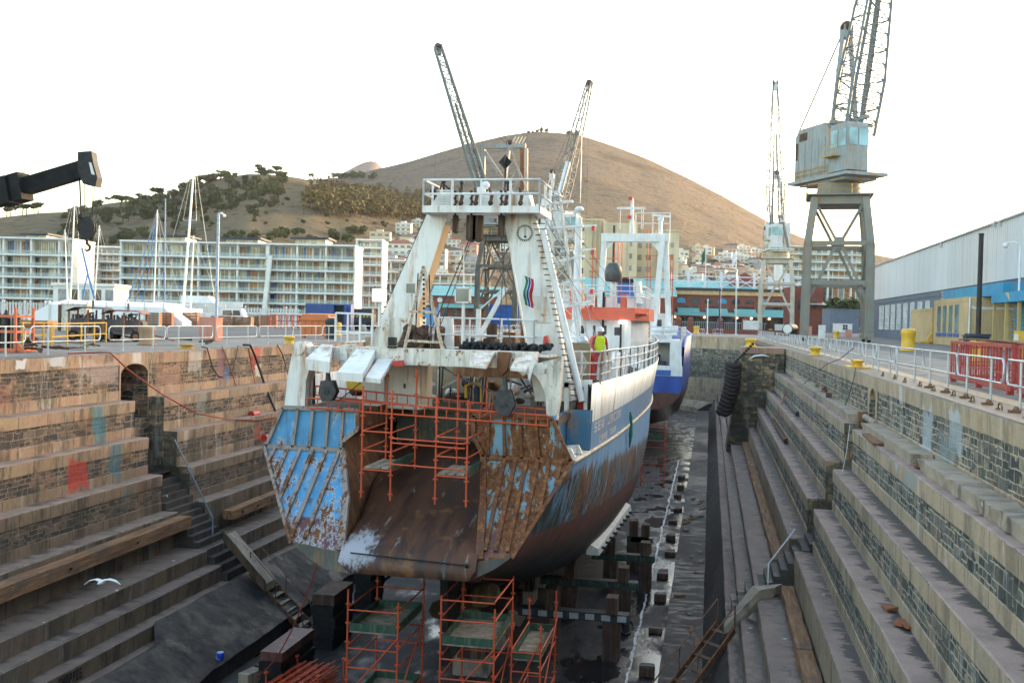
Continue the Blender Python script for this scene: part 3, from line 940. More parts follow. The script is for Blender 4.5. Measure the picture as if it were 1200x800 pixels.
s = sep(nt, pos)
zz = mth(nt, 'ADD', s[2], mth(nt, 'MULTIPLY', mth(nt, 'SUBTRACT', s[1], 27.0), 0.062))
n1 = noi(nt, 1, 8, mapped(nt, pos, (1.0, 1.9, 0.25)), 0.68)
n2 = noi(nt, 1, 8, mapped(nt, pos, (0.8, 1.1, 0.13), (5, 9, 2)), 0.66)
n3 = noi(nt, 1, 6, mapped(nt, pos, (0.8, 2.6, 0.10), (15, 1, 2)), 0.62)
low = rmp(nt, n2, [(0.38, (0.014, 0.016, 0.022)), (0.44, (0.03, 0.10, 0.13)), (0.46, (0.13, 0.25, 0.40)), (0.485, (0.02, 0.022, 0.03)), (0.52, (0.03, 0.028, 0.03)), (0.53, (0.24, 0.11, 0.045)), (0.57, (0.09, 0.045, 0.028)), (0.60, (0.02, 0.02, 0.025)), (0.63, (0.30, 0.14, 0.06))])
low = mix(nt, rng(nt, n3, 0.63, 0.68, 0, 0.8), low, (0.55, 0.52, 0.42))
wig = mth(nt, 'MULTIPLY', mth(nt, 'SUBTRACT', n1, 0.5), 1.6)
blu = mix(nt, rng(nt, n1, 0.35, 0.65), (0.10, 0.25, 0.46), (0.17, 0.31, 0.48))
c = mix(nt, rng(nt, mth(nt, 'ADD', zz, wig), -2.35, -2.6), blu, low)
c = mix(nt, rng(nt, mth(nt, 'ADD', zz, mth(nt, 'MULTIPLY', wig, 0.25)), -3.95, -4.05), c, mix(nt, rng(nt, n1, 0.4, 0.6), (0.12, 0.04, 0.035), (0.06, 0.035, 0.03)))
c = mix(nt, rng(nt, mth(nt, 'ADD', zz, mth(nt, 'MULTIPLY', wig, 0.5)), -4.6, -5.1), c, mix(nt, rng(nt, n2, 0.4, 0.6), (0.022, 0.022, 0.024), (0.06, 0.055, 0.05)))
fl = noi(nt, 4, 9, pos, 0.72)
c = mix(nt, rng(nt, fl, 0.6, 0.66, 0, 0.85), c, rust_col(nt, 6))
put(nt, b.inputs['Base Color'], c)
b.inputs['Roughness'].default_value = 0.6
bump(nt, b, mth(nt, 'ADD', mth(nt, 'MULTIPLY', fl, 0.4), noi(nt, 0.7, 3, pos)), 0.25, 0.08)
M_HULL = m
m, nt, b = new_mat('bulwark paint')
pos = world_pos(nt)
s = sep(nt, pos)
n1 = noi(nt, 1, 7, mapped(nt, pos, (1.5, 2.8, 0.22), (2, 2, 2)), 0.66)
n2 = noi(nt, 1, 7, mapped(nt, pos, (1.0, 0.85, 0.10), (5, 9, 2)), 0.72)
wh = mix(nt, rng(nt, n1, 0.38, 0.62), (0.78, 0.79, 0.78), (0.66, 0.67, 0.65))
bl = mix(nt, rng(nt, n1, 0.35, 0.65), (0.10, 0.25, 0.47), (0.16, 0.31, 0.50))
c = mix(nt, rng(nt, s[2], -1.315, -1.335), wh, bl)
c = mix(nt, rng(nt, n2, 0.54, 0.62, 0, 0.8), c, mix(nt, 0.55, c, (0.46, 0.22, 0.07)))
c = mix(nt, rng(nt, noi(nt, 1, 6, mapped(nt, pos, (1.0, 1.3, 0.15), (31, 9, 2)), 0.7), 0.50, 0.62, 0, 0.4), c, (0.36, 0.35, 0.33))
c = mix(nt, rng(nt, noi(nt, 1, 6, mapped(nt, pos, (1, 1.6, 0.14), (8, 8, 1)), 0.7), 0.56, 0.64, 0, 0.85), c, (0.40, 0.20, 0.07))
fl = noi(nt, 5, 9, pos, 0.72)
c = mix(nt, rng(nt, fl, 0.66, 0.70), c, rust_col(nt, 8))
put(nt, b.inputs['Base Color'], c)
b.inputs['Roughness'].default_value = 0.5
bump(nt, b, noi(nt, 0.8, 3, pos), 0.2, 0.08)
M_BULW = m
# ------------------------------------------------------------------ the trawler
SHIP = thing('trawler', 'rusty blue and white stern trawler with an open stern ramp, propped up in the dock', 'ship', (CX, 50, -8.9))
def part(mb, name, mats, parent=None, label=None):
 return mb.build(name, mats, parent or SHIP, label=label)
ST = [
 (None, [(27.0, 4.1, -2.12), (26.1, 3.5, -3.1), (25.05, 2.85, -4.34), (24.95, 1.95, -4.86), (24.95, 1.0, -4.95), (24.95, 0.0, -4.97)]),
 (30.0, [(4.28, -2.17), (4.1, -3.4), (3.6, -4.75), (2.75, -5.7), (1.3, -6.15), (0, -6.25)]),
 (36.0, [(4.56, -2.25), (4.5, -3.6), (4.12, -5.2), (3.4, -6.6), (1.7, -7.6), (0, -7.9)]),
 (44.0, [(4.76, -2.3), (4.72, -3.8), (4.45, -5.3), (3.85, -6.9), (2.2, -8.2), (0, -8.7)]),
 (52.0, [(4.78, -2.3), (4.7, -3.8), (4.4, -5.5), (3.8, -7.1), (2.1, -8.4), (0, -8.9)]),
 (60.0, [(4.2, -2.2), (4.0, -3.8), (3.5, -5.6), (2.8, -7.2), (1.3, -8.5), (0, -8.9)]),
 (67.0, [(3.0, -2.0), (2.5, -3.8), (1.9, -5.6), (1.3, -7.2), (0.6, -8.5), (0, -8.8)]),
 (73.0, [(1.3, -1.8), (0.9, -3.8), (0.55, -5.6), (0.3, -7.0), (0.12, -8.0), (0, -8.2)]),
 (76.0, [(0.12, -1.7), (0.08, -3.2), (0.06, -4.6), (0.05, -5.5), (0.04, -6.3), (0, -6.6)]),
]
def st_pts(i):
 y, p = ST[i]
 if y is None:
  return [V((h, yy, z)) for yy, h, z in p]
 return [V((h, y, z)) for h, z in p]
def cr(p0, p1, p2, p3, t):
 return 0.5 * ((2 * p1) + (p2 - p0) * t + (2 * p0 - 5 * p1 + 4 * p2 - p3) * t * t + (3 * p1 - p0 - 3 * p2 + p3) * t ** 3)
SUB = 5
hull_rows = []
for i in range(len(ST) - 1):
 a, b_, c_, d_ = (st_pts(max(0, i - 1)), st_pts(i), st_pts(i + 1), st_pts(min(len(ST) - 1, i + 2)))
 for k in range(SUB):
  hull_rows.append([cr(a[j], b_[j], c_[j], d_[j], k / SUB) for j in range(6)])
hull_rows.append(st_pts(len(ST) - 1))
def fine(row):
 out = []
 for j in range(5):
  p0, p1, p2, p3 = row[max(0, j - 1)], row[j], row[j + 1], row[min(5, j + 2)]
  for k in range(3):
   out.append(cr(p0, p1, p2, p3, k / 3) if j else p1.lerp(p2, k / 3))
 out.append(row[5])
 return out
mb = MB()
full = []
for r in hull_rows:
 f = fine(r)
 full.append([V((CX + p.x, p.y, p.z)) for p in f] + [V((CX - p.x, p.y, p.z)) for p in reversed(f[:-1])])
mb.loft(full, False, False, 0, True)
part(mb, 'hull', [M_HULL])
def hb(y):
 for a, b_ in zip(hull_rows, hull_rows[1:]):
  if a[0].y <= y <= b_[0].y + 1e-6:
   t = (y - a[0].y) / max(1e-6, b_[0].y - a[0].y)
   return a[0].lerp(b_[0], t)
 return hull_rows[-1][0] if y > 70 else hull_rows[0][0]
def flare(y):
 return 0.05 + 0.27 * min(1, max(0, (y - 29.6) / 14))
ZB = [(29.6, -0.2), (40, -0.26), (48, -0.26), (56, -0.18), (64, 0.0), (76, 0.5)]
mb = MB()
for s in (1, -1):
 rows = []
 y = 29.6
 while y < 76.01:
  p = hb(min(y, 76))
  zt = lin(ZB, y)
  x = CX + s * p.x
  fl = s * flare(y)
  rows.append([(x, y, p.z), (x + fl * 0.45, y, (p.z + zt) / 2), (x + fl, y, zt), (x + fl - s * 0.12, y, zt), (x - s * 0.09, y, p.z)])
  y += 0.725
 mb.loft(rows, False, False, 0, True)
part(mb, 'bulwark', [M_BULW])
mb = MB()
for s in (1, -1):
 pts = []
 y = 27.2
 while y < 75:
  p = hb(y)
  pts.append((CX + s * (p.x + 0.03), y, p.z - 0.02))
  y += 1.1
 mb.tube(pts, 0.06, 6)
part(mb, 'rubbing_strake', [painted('strake', (0.55, 0.47, 0.36), 0.5, 0.8, 0.6, 0.6, 1.2)])
mb = MB()
rows = []
y = 30.8
while y < 75:
 p = hb(y)
 rows.append([(CX - p.x + 0.05, y, -1.3), (CX + p.x - 0.05, y, -1.3)])
 y += 1.5
mb.loft(rows, False, False, 0)
part(mb, 'deck', [M_DRUST])
GLY = {'S': ['111', '100', '111', '001', '111'], 'E': ['111', '100', '111', '100', '111'], 'W': ['101', '101', '101', '111', '101'],
  'J': ['001', '001', '001', '101', '111'], 'C': ['111', '100', '100', '100', '111'], 'O': ['111', '101', '101', '101', '111'],
  'B': ['110', '101', '110', '101', '110'], 'A': ['111', '101', '111', '101', '101'], 'P': ['111', '101', '111', '100', '100'],
  'T': ['111', '010', '010', '010', '010'], 'N': ['101', '111', '111', '101', '101'], 'H': ['101', '101', '111', '101', '101'],
  'I': ['111', '010', '010', '010', '111'], ' ': ['000'] * 5, 'L': ['100', '100', '100', '100', '111'], 'F': ['111', '100', '111', '100', '100'],
  'R': ['110', '101', '110', '101', '101'], 'K': ['101', '101', '110', '101', '101'], 'U': ['101', '101', '101', '101', '111'],
  'D': ['110', '101', '101', '101', '110'], 'G': ['111', '100', '101', '101', '111'], 'M': ['101', '111', '111', '101', '101'],
  '0': ['111', '101', '101', '101', '111']}
def letters(mb, text, fn, cw, ch, mi=0):
 """block letters; fn(u, v) gives the point u metres along, v metres up"""
 u = 0.0
 for ch_ in text:
  g = GLY[ch_]
  for r in range(5):
   for c_ in range(3):
    if g[r][c_] == '1':
     u0, u1 = u + c_ * cw / 3, u + (c_ + 1) * cw / 3 + 0.004
     v0, v1 = (4 - r) * ch / 5, (5 - r) * ch / 5 + 0.003
     mb.quad(fn(u0, v0), fn(u1, v0), fn(u1, v1), fn(u0, v1), mi)
  u += cw * 1.35
 return u
M_LETTER = painted('faded white lettering', (0.62, 0.66, 0.70), 0.15, 0.3, 0.5, 0.5, 3)
mb = MB()
def on_bulw(y0, z0):
 def f(u, v):
  y = y0 + u
  p = hb(y)
  t = (z0 + v - p.z) / (lin(ZB, y) - p.z)
  k = 0.9 * t if t < 0.5 else 0.45 + 1.1 * (t - 0.5)
  return (CX + p.x + flare(y) * k + 0.02, y, z0 + v)
 return f
letters(mb, 'SEW JACOB', on_bulw(30.3, -1.68), 0.48, 0.29)
letters(mb, 'CAPE TOWN', on_bulw(31.4, -2.1), 0.30, 0.22)
part(mb, 'hull_lettering', [M_LETTER])
mb = MB()
rows = []
for i in range(13):
 y = 36.2 + 8.6 * i / 12
 t = (y - 36) / 8
 x = CX + 3.5 + 0.45 * t
 z = -6.25 + 0.1 * t
 rows.append([(x, y, z), (x + 0.42, y, z - 0.18), (x + 0.46, y, z - 0.42), (x + 0.0, y, z - 0.42)])
mb.loft(rows, True, True, 0)
for i in range(9):
 y = 36.8 + i * 0.9
 t = (y - 36) / 8
 mb.cyl((CX + 3.95 + 0.45 * t, y, -6.5), (CX + 4.12 + 0.45 * t, y, -6.53), 0.05, 0.05, 8, 1)
part(mb, 'bilge_keel', [painted('pale bilge keel', (0.60, 0.59, 0.55), 0.25, 0.4, 0.6, 0.6, 2), M_BLACK])
mb = MB()
mb.prism([(31.4, -6.4), (34, -7.4), (40, -8.5), (62, -8.95), (62, -9.15), (34.5, -9.15), (34.0, -8.9), (33.2, -7.4)], 'x', CX - 0.25, CX + 0.25)
part(mb, 'keel', [M_DRUST])
mb = MB()
mb.prism([(29.6, -5.9), (31.2, -6.3), (31.3, -8.9), (29.9, -8.9)], 'x', CX - 0.12, CX + 0.12)
mb.cyl((CX, 31.25, -6.2), (CX, 31.25, -8.9), 0.14)
part(mb, 'rudder', [M_HULL])
mb = MB()
mb.lathe([(0.0, -0.45), (0.16, -0.35), (0.27, 0), (0.27, 0.4), (0.0, 0.45)], (0, 0, 0), 12)
hubv = [(CX + p[0], 32.4 + p[2], -7.6 + p[1]) for p in mb.v]
mb.v = hubv
for k in range(4):
 a = k * pi / 2 + 0.4
 pts = []
 for r, w, tw in ((0.2, 0.18, 0.9), (0.6, 0.36, 0.7), (1.0, 0.34, 0.5), (1.25, 0.12, 0.4)):
  for sgn in (-1, 1):
   lx = r
   ly = sgn * w
   pts.append((CX + lx * cos(a) - ly * sin(a), 32.4 + sgn * w * tw * 0.8, -7.6 + lx * sin(a) + ly * cos(a)))
 for q in range(3):
  mb.quad(pts[2 * q], pts[2 * q + 1], pts[2 * q + 3], pts[2 * q + 2])
part(mb, 'propeller', [plain('bronze', (0.16, 0.12, 0.06), 0.4, 0.7, 0.3, 5)])
# ---- stern plating
def T(px, py, dy=0.0):
 """point on the stern: the upper plate stands at 27 m, the lower plate slopes aft"""
 for y in (27.0,):
  p = PY(px, py, y)
  if p.z > -2.1:
   return V((p.x, p.y + dy, p.z))
 d = ray(px, py)
 t = (27 + (CAMZ + 2.1) * 0.88) / (d.y - 0.88 * d.z)
 p = CAM + d * t
 return V((p.x, p.y + dy, p.z))
def lowy(z):
 return 27 + (z + 2.1) * 0.88 if z < -2.1 else 27.0
def TP(x, z, dy=0.0):
 return V((x, lowy(z) + dy, z))
INNER = {-1: (1.87, 1.86, 2.28, 1.80, 1.52), 1: (1.41, 1.42, 1.72, 1.95, 2.10)}
RXL, RXR = CX - 1.5, CX + 2.08
for side, mat_, rib, lab in ((-1, M_TPORT, M_RIBP, 'bright blue stern panel with rust spots'), (1, M_TSTAR, M_RIBS, 'rust brown stern panel with scraps of blue')):
 X = lambda d: CX + side * d
 i0, i1, i2, i3, i4 = INNER[side]
 zk = -1.84 if side < 0 else -2.1
 ko, to = (4.58, 4.08) if side < 0 else (4.12, 3.56)
 sl = 0.755 if side < 0 else 0.55
 mb = MB()
 th = (0, 0.10, 0)
 mb.slab([TP(X(to), -1.0), TP(X(i0), -1.0), TP(X(i1), -1.5), TP(X(i2), zk), TP(X(i2), -2.1), TP(X(ko), -2.1)], th, 0)
 lo = [(ko, -2.1), (i2, -2.1), (i3, -3.2), (i4 + 0.03, -4.15), (i4, -4.5), (2.92, -4.3), (ko - 1.15 * sl, -3.25)]
 mb.slab([TP(X(d), z) for d, z in lo], th, 0)
 tp = part(mb, 'stern_panel', [mat_], None, lab)
 mb = MB()
 off = -0.05
 B = lambda a, b_, w=0.11: mb.bar(TP(X(a[0]), a[1], off), TP(X(b_[0]), b_[1], off), w, 0.1, 0, (0, 1, 0))
 B((to + 0.02, -0.98), (i0 - 0.03, -0.98))
 B((ko + 0.02, -2.1), (i2 - 0.05, -2.1), 0.13)
 B((to, -0.98), (ko - 0.02, -2.1), 0.09)
 B((i0, -0.98), (i1, -1.5))
 B((i1, -1.5), (i2, zk))
 for f in (0.22, 0.42, 0.62, 0.81):
  d = to + 0.04 - f * (to + 0.04 - i0)
  B((d, -1.0), (d + 0.16 * (1 - f), -2.08), 0.075)
 for k in range(6):
  d = ko - 0.30 - k * (ko - 2.3) / 6
  d1 = max(d + (-0.12 if side > 0 else 0.22), i4 + 0.12)
  t = 1.0
  for q in range(1, 41):
   tt = q / 40
   if d + (d1 - d) * tt > ko - 0.02 - 2.1 * tt * sl:
    t = tt
    break
  B((d, -2.1), (d + (d1 - d) * t, -2.1 - 2.1 * t), 0.1)
 B((i2, -2.1), (i3, -3.2), 0.16)
 B((i3, -3.2), (i4 + 0.02, -4.4), 0.2)
 B((ko + 0.02, -2.1), (2.92, -4.33), 0.09)
 part(mb, 'stiffener', [rib], tp)
mb = MB()
prof = [(24.72, -4.92), (24.62, -4.62), (24.9, -4.3), (26.4, -3.82), (28.2, -3.1), (30.2, -2.35), (31.0, -2.2)]
mb.loft([[(RXL - (0.25 if y > 27 else 0) + (0.3 if z < -4.8 else 0), y, z), (RXR - (0.2 if z < -4.8 else 0), y, z)] for y, z in prof], False, False, 0, True)
part(mb, 'stern_ramp', [M_RAMP])
mb = MB()
mb.loft([[(RXL + 0.3, y, z), (RXR - 0.2, y, z)] for y, z in [(24.72, -4.92), (25.2, -5.02), (26.5, -5.1)]], False, False, 0, True)
for x in (RXL, RXR):
 mb.poly([(x + (0.3 if x == RXL else -0.2) * (1 if z < -4.8 else 0), y, z) for y, z in prof[:5]] + [(x, 28.2, -5.1), (x, 25.2, -5.02)])
part(mb, 'ramp_lip', [M_RAMP])
for s in (-1, 1):
 mb = MB()
 i0, i1, i2, i3, i4 = INNER[s]
 zk = -1.84 if s < 0 else -2.1
 ed = [(i0, -1.0), (i1, -1.5), (i2, zk), (i3, -3.2), (i4, -4.6)]
 mb.loft([[TP(CX + s * d, z, 0.05) for d, z in ed], [V((CX + s * (d if z > -2.2 else d * 0.5 + 0.95), 31.2, z)) for d, z in ed]], False, False)
 for k in range(4):
  x2 = CX + s * (i0 + 0.01)
  mb.bx(x2 - 0.05, x2 + 0.05, 27.6 + k * 0.9, 27.68 + k * 0.9, -1.6, -1.0)
 part(mb, 'ramp_cheek', [M_RUST])
mb = MB()
mb.bx(CX - 2.0, CX + 1.9, 31.0, 31.15, -2.4, -1.25)
for k in range(7):
 mb.bx(CX - 1.98 + k * 0.62, CX - 1.9 + k * 0.62, 30.93, 31.0, -2.3, -1.25)
mb.bx(CX - 2.0, CX + 1.9, 30.9, 31.0, -1.9, -1.8)
mb.bx(CX - 2.0, CX + 1.9, 30.88, 31.2, -1.3, -1.22)
part(mb, 'ramp_gate', [painted('gate green', (0.09, 0.13, 0.12), 0.55, 0.6, 0.6, 0.7, 2)])
for s_ in (-1, 1):
 i4 = INNER[s_][4]
 e_ = RXL + 0.25 if s_ < 0 else RXR - 0.15
 X = lambda d: CX + s_ * d
 mb = MB()
 mb.slab([(X(2.93), 25.0, -4.3), (X(i4), 24.9, -4.45), (e_, 24.74, -4.93), (X(1.95), 24.86, -4.9), (X(2.5), 24.95, -4.62)], (0, 0.12, 0))
 part(mb, 'stern_skirt', [painted('skirt plate', (0.10, 0.10, 0.085), 0.45, 0.5, 0.6, 0.7, 2)])
mb = MB()
mb.tube([(CX - 1.2, 24.72, -4.4), (CX + 1.85, 24.66, -4.5)], 0.02, 6)
mb.ball((CX + 1.85, 24.64, -4.5), 0.06, 6)
part(mb, 'ramp_chain_bar', [M_BLACK])
for s in (-1, 1):
 mb = MB()
 xa, xb = sorted((CX + s * 1.97, CX + s * (4.0 if s < 0 else 3.7)))
 mb.bx(xa, xb, 27.1, 31.5, -1.2, -1.05)
 part(mb, 'quarter_deck', [M_DRUST])
mb = MB()
x = CX - 4.3
mb.slab([(x, 27.1, -2.1), (x, 29.7, -2.15), (x - 0.05, 29.7, -0.3), (x + 0.3, 27.1, -1.0)], (0.06, 0, 0))
part(mb, 'quarter_plate', [M_SKYBLUE])
mb = MB()
mb.slab([(CX + 3.6, 29.62, -2.1), (CX + 4.3, 29.62, -2.1), (CX + 4.34, 29.62, -0.95), (CX + 3.6, 29.62, -0.95)], (0, 0.06, 0))
mb.slab([(CX + 3.58, 27.3, -2.1), (CX + 3.58, 29.6, -2.12), (CX + 3.58, 29.6, -1.0), (CX + 3.56, 27.3, -0.98)], (-0.05, 0, 0))
part(mb, 'quarter_plate', [painted('dull blue plate', (0.05, 0.17, 0.30), 0.4, 0.8, 0.5, 0.5, 1.5)])
mb = MB()
mb.slab([(CX + 3.5, 27.05, -2.14), (CX + 4.12, 27.05, -2.14), (CX + 4.32, 29.6, -2.18), (CX + 3.6, 29.6, -2.14)], (0, 0, 0.05))
part(mb, 'quarter_shelf', [M_WHITER])
for k in range(2):
 mb = MB()
 c0 = V((CX + 3.86 + 0.1 * k, 27.7 + 0.8 * k, -2.08))
 mb.add([c0 + V(p) for p in [(-0.3, -0.1, 0), (0.26, -0.1, 0), (0.26, 0.1, 0), (-0.3, 0.1, 0), (-0.2, -0.07, 0.2), (0.14, -0.07, 0.24), (0.14, 0.07, 0.24), (-0.2, 0.07, 0.2)]],
   [(0, 1, 5, 4), (1, 2, 6, 5), (2, 3, 7, 6), (3, 0, 4, 7), (4, 5, 6, 7)])
 part(mb, 'fairlead', [M_WHITER])
# ---- gallows: corner posts and the heavy white cross beam
def outline(pts, y, th, mats, name, parent=None, label=None):
 mb = MB()
 mb.slab([PY(px, py, y) for px, py in pts], (0, th, 0))
 return part(mb, name, mats, parent, label)
mb = MB()
mb.slab([PY(px, py, 27.2) for px, py in [(345, 402), (354, 400), (358, 415), (363, 431), (358.5, 446), (357, 478), (333, 478), (337, 441), (342, 416)]], (0, 0.55, 0))
mb.cyl(PY(349, 408, 27.15), PY(349, 408, 27.15) + V((0, 0.75, 0)), 0.19, 0.19, 12)
part(mb, 'gallows_post', [M_WHITE])
mb = MB()
mb.slab([PY(px, py, 27.2) for px, py in [(600, 428), (618, 429), (658, 418), (655, 470), (652, 486), (649.5, 545), (640, 545), (641, 490), (638, 458), (631, 444), (624, 437), (612, 440)]], (0, 0.5, 0))
part(mb, 'gallows_post', [M_WHITER])
mb = MB()
mb.slab([PY(px, py, 27.15) for px, py in [(652, 486), (649.5, 546), (640.5, 546), (641, 488)]], (0, 0.05, 0))
part(mb, 'post_foot', [M_SKYBLUE])
ZT = 0.74
mb = MB()
mb.bx(-11.45, -10.2, 27.7, 28.5, 0.35, 0.72)
mb.bx(-10.2, -4.75, 27.7, 28.5, 0.28, 0.74)
mb.bx(-10.3, -10.1, 27.6, 28.6, 0.2, 0.8)
part(mb, 'gallows_beam', [M_WHITER])
mb = MB()
mb.bx(-10.9, -4.4, 28.5, 32.0, 0.58, 0.66)
mb.bx(-10.9, -10.6, 28.5, 32.0, 0.40, 0.58)
part(mb, 'gallows_deck', [M_WHITER])
def wedge(name, pts_top, y0, y1, drop, mats):
 mb = MB()
 mb.slab(pts_top, (0, 0, -drop))
 return part(mb, name, mats)
wedge('sheave_box', [PY(395, 436, 25.9), PY(425, 438, 25.9), PY(440, 410, 27.7), PY(418, 408, 27.7)], 0, 0, 0.22, [M_WHITE])
wedge('sheave_box', [PY(358, 420, 26.4), PY(386, 424, 26.4), PY(390, 404, 27.7), PY(377, 403, 27.7)], 0, 0, 0.30, [M_WHITE])
wedge('sheave_box', [PY(428, 442, 26.0), PY(446, 444, 26.0), PY(460, 421, 27.7), PY(443, 420, 27.7)], 0, 0, 0.12, [M_WHITE])
wedge('chute', [PY(549, 427, 26.4), PY(570, 429, 26.4), PY(580, 412, 27.7), PY(553, 410, 27.7)], 0, 0, 0.07, [M_WHITER])
wedge('chute', [PY(598, 431, 26.4), PY(617, 433, 26.4), PY(626, 414, 27.7), PY(606, 416, 27.7)], 0, 0, 0.07, [M_WHITER])
outline([(583, 412), (598, 413), (594, 434), (587, 440), (582, 434)], 27.5, 0.2, [M_RUST], 'chute_web')
outline([(617, 433), (627, 414), (628, 420), (620, 447)], 26.5, 0.06, [M_WHITE], 'chute_web')
mb = MB()
mb.bx(-7.0, -4.9, 27.6, 28.4, 0.02, 0.27)
part(mb, 'roller_housing', [M_RUST])
outline([(459, 423), (471, 422), (472, 429), (461, 429)], 27.3, 0.2, [M_RED], 'marker_box')
def block_at(px0, py0, px1, py1, y, w):
 top, bot = PY(px0, py0, y), PY(px1, py1, y)
 h = (top - bot).length
 mb = MB()
 c = (top * 0.35 + bot * 0.65)
 mb.cyl(top, top.lerp(bot, 0.4), 0.05, 0.09, 8)
 pts = [(c.x - w * 0.45, c.z + h * 0.28), (c.x + w * 0.35, c.z + h * 0.3), (c.x + w * 0.62, c.z - h * 0.05), (c.x + w * 0.3, c.z - h * 0.33), (c.x - w * 0.3, c.z - h * 0.36), (c.x - w * 0.6, c.z - h * 0.1)]
 mb.prism(pts, 'y', y - 0.14, y - 0.08)
 mb.prism(pts, 'y', y + 0.08, y + 0.14)
 mb.cyl((c.x, y - 0.09, c.z - h * 0.05), (c.x, y + 0.09, c.z - h * 0.05), w * 0.5, w * 0.5, 16)
 mb.cyl((c.x, y - 0.18, c.z - h * 0.05), (c.x, y + 0.18, c.z - h * 0.05), 0.06, 0.06, 8)
 return part(mb, 'towing_block', [M_DKGREY])
block_at(384, 432, 386, 470, 26.6, 0.42)
block_at(592, 440, 592, 487, 26.8, 0.46)
# ---- gantry (the big A-frame)
YG = 30.0
for leg in (0, 1):
 mb = MB()
 if leg == 0:
  f = [(516, 225), (534, 225), (519, 268), (478, 395), (437, 395), (505, 240)]
 else:
  f = [(587, 228), (619, 226), (640, 300), (671, 470), (627, 470), (618, 400), (600, 300), (591, 262)]
 mb.slab([PY(px, py, YG) for px, py in f], (0, 0.06, 0), 0)
 if leg == 0:
  a, b_ = PY(519, 262, YG), PY(478, 395, YG)
  mb.slab([a + V((0, 0.06, 0)), b_ + V((0, 0.06, 0)), b_ + V((0.05, 0.75, 0)), a + V((0.05, 0.75, 0))], (-0.05, 0, 0), 1)
  a, b_ = PY(505, 240, YG), PY(437, 395, YG)
 else:
  a, b_ = PY(619, 226, YG), PY(671, 470, YG)
  mb.slab([a + V((0, 0.06, 0)), b_ + V((0, 0.06, 0)), b_ + V((0, 0.75, 0)), a + V((0, 0.75, 0))], (-0.05, 0, 0), 0)
  a, b_ = PY(591, 262, YG), PY(627, 470, YG)
 mb.slab([a + V((0, 0.06, 0)), b_ + V((0, 0.06, 0)), b_ + V((0, 0.75, 0)), a + V((0, 0.75, 0))], (0.05, 0, 0), 1 if leg else 0)
 g = part(mb, 'gantry_leg', [M_WHITE, M_LEGSUN if leg == 0 else M_WHITE], None,
    'left leg with sun warmth painted on its inner face' if leg == 0 else 'right leg with a round dial on it')
 mb = MB()
 if leg == 0:
  mb.slab([PY(px, py, YG - 0.1) for px, py in [(446, 372), (488, 372), (486, 412), (430, 412)]], (0, 1.1, 0))
  part(mb, 'leg_foot', [M_WHITER], g)
 else:
  mb.slab([PY(px, py, YG - 0.03) for px, py in [(623, 346), (641, 348), (645, 378), (628, 378)]], (0, 0.05, 0))
  part(mb, 'hatch_plate', [M_WHITER], g)
  mb = MB()
  c0 = PY(615, 273, YG - 0.03)
  for k in range(24):
   a = 2 * pi * k / 24
   r0, r1 = 0.205, 0.25
   wv = V((-sin(a), 0, cos(a))) * 0.014
   dr = V((cos(a), 0, sin(a)))
   mb.quad(c0 + dr * r0 - wv, c0 + dr * r1 - wv, c0 + dr * r1 + wv, c0 + dr * r0 + wv)
  for k in range(36):
   a, a2 = 2 * pi * k / 36, 2 * pi * (k + 1) / 36
   d1, d2 = V((cos(a), 0, sin(a))), V((cos(a2), 0, sin(a2)))
   mb.quad(c0 + d1 * 0.196, c0 + d1 * 0.205, c0 + d2 * 0.205, c0 + d2 * 0.196)
  mb.bar(c0 + V((0.01, 0.0, -0.14)), c0 + V((-0.0, 0.0, 0.17)), 0.018, 0.012)
  mb.cyl(c0 + V((0.01, -0.01, -0.11)), c0 + V((0.01, 0.01, -0.11)), 0.035, 0.035, 10)
  part(mb, 'dial', [M_BLACK], g)
mb = MB()
mb.slab([PY(px, py, YG - 0.02) for px, py in [(522, 226), (600, 224), (612, 248), (516, 250)]], (0, 0.8, 0))
part(mb, 'gantry_beam', [M_WHITE])
mb = MB()
zp = 4.82
mb.bx(-8.45, -4.95, 29.2, 31.3, zp - 0.06, zp)
mb.bx(-8.45, -4.95, 29.17, 29.2, zp - 0.1, zp + 0.1)
mb.bx(-8.45, -8.42, 29.2, 31.3, zp - 0.1, zp + 0.1)
mb.bx(-4.95, -4.92, 29.2, 31.3, zp - 0.1, zp + 0.1)
pf = part(mb, 'gantry_platform', [M_WHITE])
def rail(pts, h, r=0.028, rows=(0.5, 1.0), posts=1.0, mb=None, n=6):
 """hand rail over the polyline pts at its foot"""
 mb = mb or MB()
 pts = [V(p) for p in pts]
 for f in rows:
  mb.tube([p + V((0, 0, h * f)) for p in pts], r, n)
 for a, b_ in zip(pts, pts[1:]):
  k = max(1, round((b_ - a).length / posts))
  for i in range(k + 1):
   p = a.lerp(b_, i / k)
   mb.cyl(p, p + V((0, 0, h)), r, r, n)
 return mb
mb = rail([(-8.42, 31.2, zp), (-8.42, 29.2, zp), (-4.95, 29.2, zp), (-4.95, 31.2, zp)], 0.86, 0.035, (0.52, 1.0), 0.87)
part(mb, 'railing', [M_CLEANW], pf)
mb = MB()
for k in range(9):
 z = zp + 0.02 + k * 0.075
 mb.bx(-8.38 + 0.03 * k, -7.9 + 0.03 * k, 29.9, 29.93, z, z + 0.03)
part(mb, 'step_grating', [M_CLEANW], pf)
